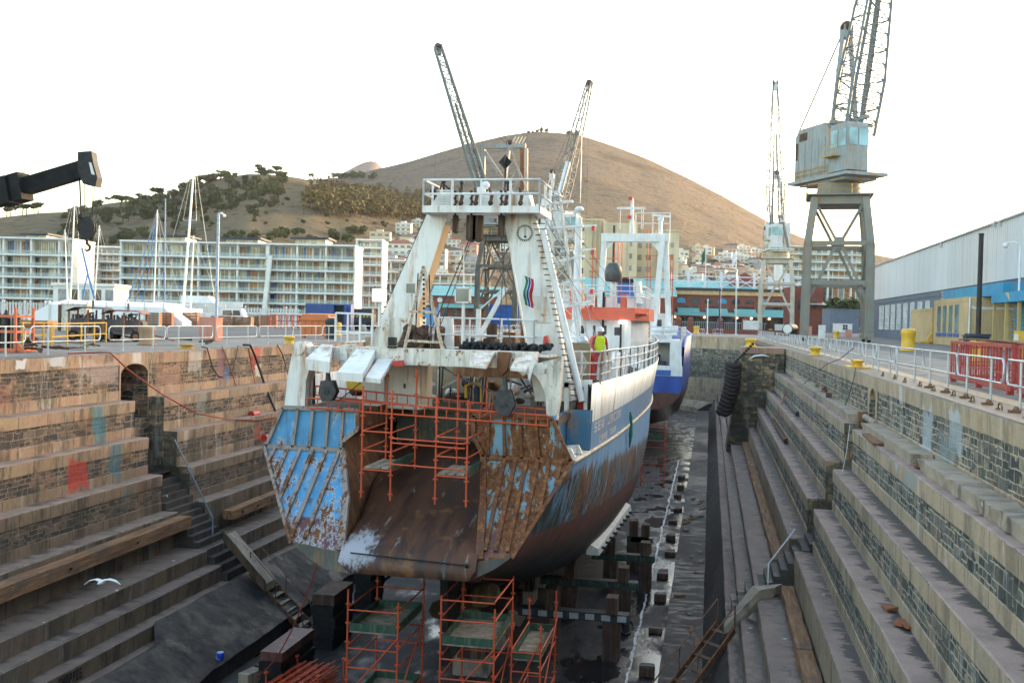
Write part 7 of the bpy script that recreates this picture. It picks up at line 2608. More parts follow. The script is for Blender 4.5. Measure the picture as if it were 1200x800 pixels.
mb.slab([(XK - 0.03, PX(1178, 350, XK).y, 5.15), (XK - 0.03, PX(1182, 350, XK).y, 5.15), (XK - 0.03, PX(1184, 350, XK).y, 4.35)], (0.02, 0, 0), 1)
mb.build('canopy', [M_AZURE, M_CREAMW], t)
for px in (1164, 1178, 1193, 1212):
 y = PX(px, 400, XK + 0.3).y
 mb = MB()
 mb.bx(XK + 0.2, XK + 0.45, y - 0.13, y + 0.13, -0.02, 4.3)
 mb.build('post', [painted('pale yellow', (0.62, 0.45, 0.18), 0.04, 0.1, 0.2)], t)
mb = MB()
mb.bx(XK + 2.2, XW - 0.4, yk0, yk1 - 0.2, -0.02, 4.3)
mb.build('wall', [M_TEAL], t)
mb = MB()
for k in range(9):
 for s in (0, 1):
  y = yk1 - 6.5 + 4.0 * s
  mb.bar((XK + 2.17, y, 0.5 + 0.36 * k), (XK + 2.17, y + 3.4, 0.5 + 0.36 * k + (1.2 if s else -1.2) * 0.5), 0.07)
mb.build('lattice_screen', [M_AZURE], t)
mb = MB()
yd = yk0 + 2.5
mb.bx(XK + 2.1, XK + 2.19, yd, yd + 2.2, 0, 3.0)
mb.build('door', [M_GLASS], t)
mb = MB()
p = PX(1194, 345, XK + 1.0)
mb.cyl((p.x, p.y, 5.2), (p.x, p.y, PX(1194, 287, XK + 1.0).z), 0.1, 0.08, 8)
q = PX(1194, 285, XK + 1.0)
mb.tube([q, q + V((-0.4, 0.3, 0.15)), q + V((-0.9, 0.6, 0.1))], 0.06, 6)
mb.ball(q + V((-0.95, 0.65, -0.15)), 0.26, 8)
single(mb, 'lamp_post', [M_CLEANW], 'white lamp with a round head above the azure canopy', 'lamp')
p = PX(1146, 398, 24.6)
mb = MB()
zt_ = PY(1147, 275, p.y).z
mb.cyl((p.x, p.y, -0.1), (p.x, p.y, zt_), 0.24, 0.22, 12)
mb.cyl((p.x, p.y, zt_), (p.x, p.y, zt_ + 0.12), 0.26, 0.26, 12)
single(mb, 'steel_pole', [painted('black pole', (0.03, 0.022, 0.02), 0.3, 0.2, 0.3, 0.7, 1)], 'tall black steel pole rising in front of the warehouse', 'pole')
for k, px in enumerate((1138, 1149)):
 p = G(px, 411)
 mb = MB()
 mb.add([(p.x + x * s, p.y + y * s2, z) for z, s, s2 in ((0.1, 0.4, 0.5), (1.2, 0.55, 0.62)) for x, y in ((-1, -1), (1, -1), (1, 1), (-1, 1))],
   [(0, 3, 2, 1), (4, 5, 6, 7), (0, 1, 5, 4), (1, 2, 6, 5), (2, 3, 7, 6), (3, 0, 4, 7)])
 mb.bx(p.x - 0.62, p.x + 0.62, p.y - 0.7, p.y + 0.7, 1.21, 1.3)
 mb.cyl((p.x - 0.65, p.y - 0.5, 1.36), (p.x + 0.65, p.y - 0.5, 1.36), 0.06, None, 6)
 for s in (-1, 1):
  mb.cyl((p.x + 0.45 * s, p.y + 0.5, 0.1), (p.x + 0.52 * s, p.y + 0.5, 0.1), 0.12, None, 10)
 single(mb, 'wheelie_bin', [plain('bin navy', (0.03, 0.045, 0.075), 0.5, 0, 0.2)], ['left dark blue wheelie bin below the tall black pole', 'right dark blue wheelie bin below the tall black pole'][k], 'bin')
p = G(1196, 418)
mb = MB()
mb.prism([(p.y - 0.9, 0), (p.y + 0.9, 0), (p.y + 0.6, 1.7), (p.y - 0.6, 1.7)], 'x', p.x - 0.3, p.x + 0.8)
mb.prism([(p.y - 0.5, 1.1), (p.y + 0.5, 1.1), (p.y + 0.4, 1.5), (p.y - 0.4, 1.5)], 'x', p.x - 0.32, p.x - 0.302, 1)
single(mb, 'salt_bin', [M_YELLOW, M_CLEANW], 'yellow plastic bin at the right edge of the frame below the kiosk', 'bin')
mb = MB()
p = G(1085, 402)
mb.bx(p.x - 0.8, p.x + 0.8, p.y - 0.6, p.y + 0.6, 0, 0.22)
single(mb, 'wheel_stop', [M_YELLOW], 'low yellow block on the asphalt beside the large yellow bollard', 'block')
# ------------------------------------------------------------------ portal cranes
M_CRG = painted('crane grey', (0.30, 0.34, 0.35), 0.36, 0.9, 0.75, 0.6, 0.5)
M_CRG2 = painted('crane portal grey', (0.24, 0.235, 0.205), 0.25, 0.7, 0.7, 0.7, 0.45)
M_CRW = painted('crane white', (0.66, 0.68, 0.68), 0.15, 0.5, 0.3, 0.6, 0.5)
M_CRP = painted('crane portal cream', (0.52, 0.48, 0.40), 0.2, 0.6, 0.4, 0.7, 0.5)
M_JIB = painted('jib grey', (0.17, 0.20, 0.21), 0.15, 0.4, 0.3, 0.6, 0.5)
M_CRY = painted('rail yellow', (0.55, 0.33, 0.05), 0.2, 0.3, 0.3, 0.6, 1)
M_CGLASS = glassy('cab glass', (0.16, 0.34, 0.40), 0.12, 0.5)
def lattice(mb, a, b, wa, wb, n, up, r=0.09, rb=0.045, mi=0, pw=1.0):
 """four-chord lattice from a to b, width interpolating wa -> wb"""
 a, b = V(a), V(b)
 d = (b - a).normalized()
 s = d.cross(V(up)).normalized()
 u = s.cross(d).normalized()
 prev = None
 for i in range(n + 1):
  f = i / n
  w = wa + (wb - wa) * f ** pw
  c = a.lerp(b, f)
  ring = [c + s * w / 2 * x + u * w * 0.38 * y for x, y in ((-1, -1), (1, -1), (1, 1), (-1, 1))]
  if prev:
   for k in range(4):
    mb.cyl(prev[k], ring[k], r, None, 5, mi)
    j = (k + 1) % 4
    mb.cyl(prev[k] if i % 2 else prev[j], ring[j] if i % 2 else ring[k], rb, None, 4, mi)
    mb.cyl(ring[k], ring[j], rb, None, 4, mi)
  prev = ring
def portal_crane(label, x, y, s, urot, jib_tip, mast_tip, mp, mh, jw=(4.2, 0.8), house=True, prot=0.0, jib_foot=None, jr=0.17, mj=None, us=1.0, lx=1.0):
 t = thing('portal_crane', label, 'crane', (x, y, 0))
 RP = Matrix.Rotation(prot, 3, 'Z')
 P = lambda a, b_, c: V((x, y, 0)) + RP @ V((a * s, b_ * s, c * s))
 gx, gy, H = 3.65, 4.3, 17.2
 for sx in (-1, 1):
  for sy in (-1, 1):
   mb = MB()
   mb.bar(P(sx * gx, sy * gy, 1.2), P(sx * (gx - 0.1), sy * (gy - 0.2), 11.7), 0.85 * s, 0.85 * s, 0, (0, 1, 0))
   mb.bar(P(sx * (gx - 0.1), sy * (gy - 0.2), 11.7), P(sx * (gx - 0.75), sy * (gy - 1.2), H), 0.85 * s, 0.85 * s, 0, (0, 1, 0))
   for e in (-1, 1):
    mb.bar(P(sx * gx + 0.43 * e, sy * gy - 0.44, 1.2), P(sx * (gx - 0.1) + 0.43 * e, sy * (gy - 0.2) - 0.44, 11.7), 0.1 * s, 0.14 * s, 0, (0, 1, 0))
   lg = mb.build('leg', [mp], t)
   mb = MB()
   mb.bx(0, 0, 0, 0, 0, 0) if False else None
   c = P(sx * gx, sy * gy, 0.85)
   mb.box(c, (0.9 * s, 2.6 * s, 0.6 * s), 0, RP)
   for e in (-1, 1):
    mb.box(c + RP @ V((0, 0.75 * e * s, -0.35 * s)), (0.5 * s, 1.0 * s, 0.4 * s), 0, RP)
    mb.cyl(c + RP @ V((-0.15, 0.8 * e * s, -0.55 * s)), c + RP @ V((0.15, 0.8 * e * s, -0.55 * s)), 0.3 * s, None, 12, 1)
   mb.build('bogie', [mp, M_BLACK], lg)
 mb = MB()
 for z, in_ in ((11.7, 0.1), (7.0, 0.05)):
  for e in (-1, 1):
   mb.bar(P(-gx - 0.3, e * (gy - in_), z), P(gx + 0.3, e * (gy - in_), z), 0.5 * s, 0.55 * s)
   mb.bar(P(e * (gx - in_), -gy - 0.3, z), P(e * (gx - in_), gy + 0.3, z), 0.5 * s, 0.55 * s)
 mb.build('ring_beam', [mp], t)
 for e in (-1, 1):
  yy = e * (gy - 0.3)
  mb = MB()
  for sx in (-1, 1):
   mb.bar(P(sx * (gx - 0.9), e * (gy - 1.2), 16.6), P(sx * 0.25, yy, 11.9), 0.3 * s, 0.3 * s)
   mb.bar(P(sx * 0.3, yy, 11.5), P(sx * (gx - 0.1), yy, 4.4), 0.32 * s, 0.32 * s)
  mb.box(P(0, yy, 11.8), (1.2 * s, 0.3 * s, 1.3 * s), 0, RP)
  mb.build('bracing', [mp], t)
  xx = e * (gx - 0.3)
  mb = MB()
  for sy in (-1, 1):
   mb.bar(P(e * (gx - 0.9), sy * (gy - 1.4), 16.6), P(xx, sy * 0.25, 11.9), 0.26 * s, 0.26 * s)
   mb.bar(P(xx, sy * 0.3, 11.5), P(xx, sy * (gy - 0.1), 7.2), 0.26 * s, 0.26 * s)
  mb.build('bracing', [mp], t)
 mb = MB()
 c = P(0, 0, H + 0.35)
 mb.box(c, (7.6 * s, 7.9 * s, 0.16 * s), 0, RP)
 mb.box(P(0, 0, H - 0.25), (6.4 * s, 6.6 * s, 1.0 * s), 0, RP)
 mb.cyl(P(0, 0, H + 0.4), P(0, 0, H + 2.3), 2.7 * s, 2.5 * s, 20)
 mb.build('portal_deck', [mp], t)
 q = [P(-3.8, -3.95, H + 0.43), P(3.8, -3.95, H + 0.43), P(3.8, 3.95, H + 0.43), P(-3.8, 3.95, H + 0.43), P(-3.8, -3.95, H + 0.43)]
 mb = rail(q, 1.1 * s, 0.045 * s, (0.5, 1.0), 2.5 * s, None, 5)
 mb.build('deck_railing', [M_CRY], t)
 RU = Matrix.Rotation(urot, 3, 'Z')
 s0 = s
 s = s0 * us
 U = lambda a, b_, c: V((x, y, 0)) + RU @ V((a * s * lx, b_ * s, H * s0 + (c - H) * s))
 mb = MB()
 mb.box(U(-0.6, 0, H + 2.5), (9.9 * s * lx, 5.5 * s, 0.36 * s), 0, RU)
 mb.box(U(-0.4, 0, H + 2.15), (9.0 * s, 4.2 * s, 0.4 * s), 0, RU)
 up = mb.build('slewing_deck', [mh], t)
 mb = MB()
 mb.prism([(-4.6, 0.0), (1.2, 0.0), (1.2, 5.2), (0.4, 6.1), (-3.6, 6.1), (-4.6, 5.4)], 'y', -2.5, 2.5)
 mb.v = [tuple(U(p[0], p[1], H + 2.7 + p[2])) for p in mb.v]
 for k in range(5):
  mb.box(U(-4.0 + k * 1.15, -2.53, H + 5.0), (0.06 * s, 0.06 * s, 4.2 * s), 0, RU)
 mb.box(U(-3.2, -2.52, H + 7.8), (1.6 * s, 0.08 * s, 0.9 * s), 1, RU)
 mb.box(U(-4.3, -2.52, H + 6.2), (0.5 * s, 0.08 * s, 2.0 * s), 1, RU)
 mb.build('machine_house', [mh, M_DRUST], t)
 mb = MB()
 mb.box(U(2.9, -1.35, H + 5.3), (3.0 * s * lx, 2.6 * s, 5.0 * s), 0, RU)
 mb.prism([(1.4, 0), (4.4, 0), (4.2, 0.35), (1.6, 0.35)], 'y', -2.6, -0.1)
 n0 = len(mb.v) - 8
 for i in range(n0, len(mb.v)):
  p = mb.v[i]
  mb.v[i] = tuple(U(p[0], p[1], H + 7.8 + p[2]))
 cab = mb.build('cab', [mh], t)
 for k in range(2):
  mb = MB()
  mb.box(U(4.42, -2.0 + 1.25 * k, H + 6.5), (0.06 * s, 1.1 * s, 1.9 * s), 0, RU)
  mb.build('cab_window', [M_CGLASS], cab)
  mb = MB()
  mb.box(U(2.25 + 1.3 * k, -2.67, H + 6.5), (1.1 * s * lx, 0.06 * s, 1.9 * s), 0, RU)
  mb.build('cab_window', [M_CGLASS], cab)
 mb = rail([U(-5.6, -2.75, H + 2.7), U(1.2, -2.75, H + 2.7)], 1.05 * s, 0.045 * s, (0.5, 1.0), 1.6 * s, None, 5)
 rail([U(1.3, -3.6, H + 4.6), U(3.3, -3.6, H + 4.6)], 1.05 * s, 0.045 * s, (0.5, 1.0), 1.0 * s, mb, 5)
 rail([U(-5.6, -2.75, H + 2.7), U(-5.6, 2.75, H + 2.7)], 1.05 * s, 0.045 * s, (0.5, 1.0), 1.6 * s, mb, 5)
 mb.box(U(2.3, -3.15, H + 4.5), (2.2 * s, 1.0 * s, 0.12 * s), 0, RU)
 mb.build('walkway_railing', [M_CRY], t)
 mt = V(mast_tip)
 mb = MB()
 for e in (-1, 1):
  mb.bar(U(0.6, e * 2.2, H + 2.9), mt + RU @ V((0, e * 0.5, 0)), 0.42 * s, 0.5 * s)
  mb.cyl(U(-4.6, e * 2.2, H + 8.4), mt + RU @ V((0, e * 0.5, 0)), 0.12 * s, None, 6)
  for f in (0.35, 0.55, 0.75):
   mb.cyl(U(-4.6, e * 2.2, H + 8.4).lerp(mt, f), U(0.6, e * 2.2, H + 2.9).lerp(mt, f * 0.9 + 0.1), 0.06 * s, None, 5)
   mb.cyl(U(-4.6, e * 2.2, H + 8.4).lerp(mt, f), U(0.6, e * 2.2, H + 2.9).lerp(mt, f * 0.9 - 0.08), 0.05 * s, None, 5)
 for f in (0.45, 0.7, 0.85):
  a_, b_ = U(0.6, -2.2, H + 2.9).lerp(mt, f), U(0.6, 2.2, H + 2.9).lerp(mt, f)
  mb.bar(a_, b_, 0.2 * s)
 mb.box(mt, (1.0 * s, 1.2 * s, 1.6 * s), 0, RU)
 mb.ball(mt + V((0, 0, 0.6 * s)), 0.75 * s, 8, 1)
 mb.bar(U(-4.8, 0, H + 8.8), U(4.2, 0, H + 8.9), 0.5 * s, 0.4 * s)
 mb.bar(U(1.6, -2.8, H + 8.6), U(1.6, 2.8, H + 8.6), 0.4 * s, 0.4 * s)
 mb.build('mast_frame', [mh, M_DRUST], t)
 foot = V(jib_foot) if jib_foot is not None else U(2.2, 0, H + 8.2)
 tip = V(jib_tip)
 mb = MB()
 side = RU @ V((0, 1, 0))
 mid = foot.lerp(tip, 0.22)
 upv = RU @ V((1, 0, 0.2))
 lattice(mb, foot, mid, jw[0] * 0.92, jw[0], 4, upv, jr * 1.2 * s, jr * 0.45 * s)
 lattice(mb, mid, tip, jw[0], jw[1], 13, upv, jr * s, jr * 0.45 * s)
 for e in (-1, 1):
  mb.bar(foot + side * e * jw[0] * 0.2, mid.lerp(tip, 0.5) + side * e * jw[0] * 0.08, jr * 2.2, jr * 2.2)
  mb.bar(U(0.8, e * 1.2, H + 3), foot + side * e * jw[0] * 0.2, 0.45 * s, 0.45 * s)
 for e in (-1, 1):
  mb.bar(U(1.8, e * 2.0, H + 2.9), foot + side * e * jw[0] * 0.37, 0.4 * s, 0.45 * s)
 jb = mb.build('jib', [mj or M_JIB], t)
 mb = MB()
 d = (tip - foot).normalized()
 for e in (-1, 1):
  mb.cyl(tip + side * e * 0.3 * s - d * 0.1, tip + side * e * 0.55 * s - d * 0.1, 0.7 * s, None, 12)
 mb.box(tip - d * 0.8 * s, (0.9 * s, 0.9 * s, 1.8 * s), 1, RU)
 mb.build('jib_head', [M_DRUST, mh], jb)
 mb = MB()
 mb.cyl(mt + V((0, 0, 0.5 * s)), tip, 0.035 * s, None, 4)
 mb.cyl(mt + V((0, 0.3, 0.3 * s)), foot.lerp(tip, 0.6), 0.035 * s, None, 4)
 mb.cyl(tip, V((tip.x, tip.y, H * s)) , 0.02 * s, None, 4)
 mb.build('hoist_ropes', [M_WIRE], t)
 return t
YC1 = 127.0
cx1 = PY(983, 390, YC1).x
portal_crane('large grey portal crane with yellow rails standing on the right quay', cx1, YC1 + 4, 1.0, radians(-62), PY(1046, -135, YC1 + 4), PY(992, 38, YC1 + 8), M_CRG2, M_CRG, (4.3, 1.6), prot=radians(-4), jib_foot=PY(999, 158, YC1 + 2), us=1.05, lx=1.2)
YC2 = 228.0
portal_crane('slim white portal crane beyond the large grey crane', PY(909, 385, YC2).x, YC2, 0.92, radians(-80), PY(908.5, 97, YC2), PY(910, 206, YC2 + 3), M_CRP, M_CRW, (3.3, 0.8), prot=radians(-4), jib_foot=PY(909, 252, YC2 - 2), jr=0.13)
YC3 = 185.0
portal_crane('grey portal crane on the left quay, seen through the gantry, its jib leaning left', PY(586, 385, YC3).x, YC3, 0.97, radians(195), PY(513, 55, YC3), PY(597, 172, YC3 + 2), painted('crane portal dark', (0.085, 0.085, 0.078), 0.2, 0.5, 0.5, 0.7, 0.5), M_CRG, (2.6, 1.7), jib_foot=PY(566, 225, YC3), jr=0.2)
t = bpy.data.objects['portal_crane.002']
mb = MB()
f3 = lambda px, py: PY(px, py, YC3 + 2)
mb.bar(f3(566, 250), f3(566, 172), 0.8, 0.8, 0)
mb.bar(f3(563, 172), f3(616, 171), 0.9, 0.8, 0)
mb.bar(f3(612, 172), f3(612, 250), 0.7, 0.7, 1)
mb.bar(f3(617, 174), f3(617, 250), 0.5, 0.5, 2)
mb.bar(f3(568, 178), f3(600, 225), 0.6, 0.6, 0)
for k in range(4):
 mb.bar(f3(600 + k * 4, 168), f3(604 + k * 4, 160), 0.2, 0.2, 2)
mb.build('head_frame', [M_CRG, M_RUST, M_CRP], t)
YC4 = 215.0
portal_crane('distant grey portal crane behind the trawler masts, its jib leaning right', PY(655, 385, YC4).x, YC4, 0.95, radians(-10), PY(691, 97, YC4), PY(647, 205, YC4), M_CRG2, M_CRW, (3.4, 1.2), jib_foot=PY(655, 240, YC4), jr=0.17)
# ------------------------------------------------------------------ small things around the crane feet
def cabinet(px, py, w, d, h, mats, name, label, cat, rot=0.0, extra=None):
 p = G(px, py)
 mb = MB()
 R_ = Matrix.Rotation(rot, 3, 'Z')
 mb.box(p + V((0, 0, h / 2 + 0.08)), (w, d, h), 0, R_)
 mb.box(p + V((0, 0, 0.04)), (w * 0.92, d * 0.92, 0.08), 0, R_)
 mb.box(p + V((0, 0, h + 0.1)), (w * 1.06, d * 1.06, 0.05), 0, R_)
 mb.box(p + R_ @ V((0, -d / 2 - 0.01, h * 0.5 + 0.08)), (w * 0.84, 0.03, h * 0.82), 0, R_)
 mb.box(p + R_ @ V((w * 0.33, -d / 2 - 0.04, h * 0.5)), (0.05, 0.04, 0.16), 1, R_)
 return single(mb, name, mats, label, cat)
M_PINK = painted('faded pink', (0.62, 0.27, 0.20), 0.1, 0.3, 0.3, 0.7, 1.5)
cabinet(247, 399, 1.05, 0.9, 1.25, [M_PINK, M_DKGREY], 'cabinet', 'faded pink cabinet on the left quay by the dock rail', 'cabinet')
cabinet(994, 395, 1.1, 0.9, 1.25, [M_PINK, M_DKGREY], 'cabinet', 'faded pink cabinet right of the white hut on the right quay', 'cabinet')
cabinet(948, 394, 0.9, 0.9, 1.7, [M_PINK, M_DKGREY], 'cabinet', 'small pink box at the left foot of the large crane', 'cabinet')
cabinet(963, 396, 1.0, 0.8, 1.9, [M_CLEANW, M_DKGREY], 'cabinet', 'white and grey cabinet between the legs of the large crane', 'cabinet')
cabinet(913, 392, 1.8, 1.2, 2.0, [M_GALV, M_DKGREY], 'cabinet', 'pale grey plant cabinet left of the black tank', 'cabinet')
p = G(988, 391)
t = thing('site_hut', 'small white site hut with one window between the crane legs', 'hut', p)
mb = MB()
mb.box(p + V((0, 2, 1.6)), (5.2, 3.0, 2.6))
mb.box(p + V((0, 2, 2.95)), (5.5, 3.3, 0.14))
mb.build('walls', [M_CLEANW], t)
mb = MB()
mb.box(p + V((0.6, 0.47, 1.9)), (1.5, 0.08, 1.5), 0)
for k in (-1, 0, 1):
 mb.box(p + V((0.6 + 0.7 * k, 0.42, 1.9)), (0.1, 0.06, 1.6), 1)
mb.box(p + V((0.6, 0.42, 1.9)), (1.6, 0.06, 0.1), 1)
mb.build('window', [M_GLASS, M_CLEANW], t)
mb = MB()
for s in (-1, 1):
 mb.box(p + V((1.9 * s, 2, 0.13)), (0.5, 2.4, 0.3))
mb.build('skids', [M_DKGREY], t)
mb = MB()
p = G(924, 393)
mb.cyl(p + V((-0.3, -1.2, 1.25)), p + V((1.0, 2.5, 1.25)), 1.0, None, 16, 0)
mb.cyl(p + V((-0.31, -1.23, 1.25)), p + V((-0.3, -1.2, 1.25)), 0.85, None, 16, 1)
for k in (-0.6, 1.6):
 mb.box(p + V((0.3 + 0.1 * k, k, 0.2)), (1.4, 0.3, 0.4), 0)
single(mb, 'tank', [plain('tank black', (0.04, 0.04, 0.045), 0.45, 0.2, 0.3), M_GALV], 'black horizontal tank lying by the white crane', 'tank')
p = G(985, 389)
t = thing('store_block', 'dark blue grey store building behind the white site hut', 'building', p)
mb = MB()
a, b_ = PD(967, hy(967), 345), PD(1001, hy(1001), 345)
mb.bar((a.x, a.y, 3.9), (b_.x, b_.y, 3.9), 10, 7.8)
mb.bar((a.x, a.y, 7.9), (b_.x, b_.y, 7.9), 10.5, 0.3)
mb.build('wall', [M_BLUEGREY], t)
# ------------------------------------------------------------------ left quay
M_ORSKIP = painted('skip orange', (0.60, 0.17, 0.05), 0.25, 0.5, 0.4, 0.6, 1.5)
M_CONTB = painted('container blue', (0.03, 0.085, 0.30), 0.1, 0.3, 0.3, 0.5, 0.8)
p = G(368, 396)
t = thing('waste_skip', 'orange steel waste skip on the left quay', 'skip', p)
mb = MB()
w = 2.2
mb.prism([(-w / 2 + 0.1, 0.15), (w / 2 - 0.1, 0.15), (w / 2, 1.35), (w / 2 - 0.05, 1.62), (-w / 2 + 0.05, 1.62), (-w / 2, 1.35)], 'y', 0, 1.6)
for k in range(4):
 mb.bx(-w / 2 + 0.3 + k * 0.5, -w / 2 + 0.4 + k * 0.5, -0.06, 0, 0.2, 1.3)
mb.bx(-w / 2 - 0.08, w / 2 + 0.08, -0.1, 0.05, 1.28, 1.4)
mb.v = [tuple(p + V(q)) for q in mb.v]
mb.build('body', [M_ORSKIP], t)
for s in (-1, 1):
 mb = MB()
 mb.box(p + V((s * 0.85, 0.2, 0.06)), (0.2, 0.3, 0.16))
 mb.build('foot', [M_ORSKIP], t)
mb = MB()
mb.box(p + V((0, 0.8, 1.7)), (2.0, 1.5, 0.1), 0, Matrix.Rotation(0.05, 3, 'X'))
mb.build('lid', [M_ORSKIP], t)
dist = 118.0
a, b_ = PD(358, hy(358), dist), PD(411, hy(411), dist)
p = V((a.x, a.y, 0))
t = thing('shipping_container', 'blue shipping container with one dark open door on the left quay', 'container', p)
t.rotation_euler = (0, 0, YAW)
ORG[t.name] = V((0, 0, 0))
L = (b_ - a).length
mb = MB()
n = 24
for k in range(n):
 x = L * 0.60 * k / n
 mb.bx(x, x + L * 0.6 / n * 0.6, -0.03, 0.0, 0.3, 2.75)
mb.bx(0, L * 0.62, 0.0, 2.4, 0.2, 3.0)
mb.bx(L * 0.85, L, 0.0, 2.4, 0.2, 3.0)
mb.bx(L * 0.62, L * 0.85, 0.6, 2.4, 0.2, 3.0)
mb.bx(-0.03, L + 0.03, -0.04, 2.44, 2.88, 3.02)
mb.bx(-0.03, L + 0.03, -0.04, 2.44, 0.0, 0.3)
mb.build('body', [M_CONTB], t)
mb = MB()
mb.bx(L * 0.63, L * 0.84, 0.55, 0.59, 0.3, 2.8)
mb.build('doorway_dark_sheet', [M_BLACK], t)  # black sheet standing in for the shade inside
mb = MB()
mb.bar((L * 0.85, -0.02, 1.6), (L * 0.93, -1.0, 1.6), 0.06, 2.5)
mb.build('door', [M_CONTB], t)
p = G(388, 397)
mb = MB()
mb.lathe([(0.36, 0), (0.42, 1.25), (0.44, 1.3), (0.3, 1.45), (0.01, 1.48)], p, 12)
single(mb, 'waste_bin', [plain('dark bin', (0.03, 0.04, 0.045), 0.5)], 'dark waste bin standing right of the orange skip', 'bin')
M_CR1 = painted('crate rust', (0.30, 0.12, 0.06), 0.4, 0.5, 0.5, 0.9, 0.8)
M_CR2 = plain('crate board', (0.25, 0.15, 0.09), 0.9, 0, 0.5, 1.5)
def crate(px0, px1, pyt, pyb, mats, label, kind=0):
 p = G((px0 + px1) / 2, pyb)
 d = (p - CAM).dot(ROT @ V((0, 0, -1)))
 w = (px1 - px0) * d / 1200
 h = max(0.5, (pyb - pyt) * d / 1200)
 t = thing('crate', label, 'crate', p)
 t.rotation_euler = (0, 0, YAW)
 ORG[t.name] = V((0, 0, 0))
 mb = MB()
 nb = max(3, int(h / 0.28))
 for k in range(nb):
  z0 = 0.12 + (h - 0.12) * k / nb
  mb.bx(-w / 2, w / 2, 0, w * 0.7, z0, z0 + (h - 0.12) / nb - 0.03)
 mb.build('box', [mats[0]], t)
 mb = MB()
 for x in (-w / 2 + 0.08, 0, w / 2 - 0.08):
  mb.bx(x - 0.07, x + 0.07, -0.05, -0.002, 0.0, h)
 mb.bx(-w / 2, w / 2, 0.05, w * 0.65, 0, 0.115)
 mb.build('battens', [mats[1]], t)
 return t
for px0, px1, pyt, pyb, mt_, lb in (
  (170, 186, 366, 381.5, [M_CR1, M_TEAL], 'rusty crate with a teal panel, right of the old engines'),
  (188, 201, 366, 381.5, [M_CR1, M_CR1], 'plain rusty crate beside the teal panelled crate'),
  (214, 231, 366, 381.5, [M_CR1, M_CR2], 'square rusty crate standing alone below the tall white mast'),
  (247, 271, 370, 382, [M_CR2, M_CR1], 'long brown crate directly right of the pink cabinet'),
  (273, 294, 371, 382.5, [M_CR2, M_CR2], 'dark brown slatted crate between two lighter crates'),
  (296, 304, 370, 382, [M_DRUST, M_CR2], 'narrow dark crate in the row by the white van'),
  (305, 322, 369, 382.5, [M_CR1, M_CR1], 'orange rusty crate next to the red tube frame'),
  (20, 56, 375, 384, [M_CR1, M_CR1], 'low long rusty box behind the left railing')):
 crate(px0, px1, pyt, pyb, mt_, lb)
p0 = G(337, 385)
mb = MB()
for i in range(7):
 x = -2.2 + i * 0.72
 for yv in (0, 1.4):
  mb.bar(p0 + V((x, yv, 0)), p0 + V((x, yv, 1.6)), 0.09)
for z in (0.3, 0.9, 1.6):
 for yv in (0, 1.4):
  mb.bar(p0 + V((-2.2, yv, z)), p0 + V((2.1, yv, z)), 0.09)
 for x in (-2.2, 2.1):
  mb.bar(p0 + V((x, 0, z)), p0 + V((x, 1.4, z)), 0.09)
single(mb, 'storage_rack', [M_CAGE], 'red tube storage frame left of the orange skip', 'frame')
p = G(80, 388)
mb = MB()
mb.box(p + V((0, 1.0, 1.0)), (1.9, 0.9, 2.0), 0, Matrix.Rotation(YAW, 3, 'Z'))
mb.box(p + V((0, 1.0, 2.05)), (2.0, 1.0, 0.08), 0, Matrix.Rotation(YAW, 3, 'Z'))
mb.box(p + V((-1.25, 1.2, 1.0)), (0.5, 0.8, 2.0), 1, Matrix.Rotation(YAW, 3, 'Z'))
single(mb, 'old_cabinet', [painted('flaked white', (0.66, 0.62, 0.55), 0.5, 0.7, 0.5, 0.7, 1.2), M_DRUST], 'flaking white steel cabinet behind the canopied engines', 'cabinet')
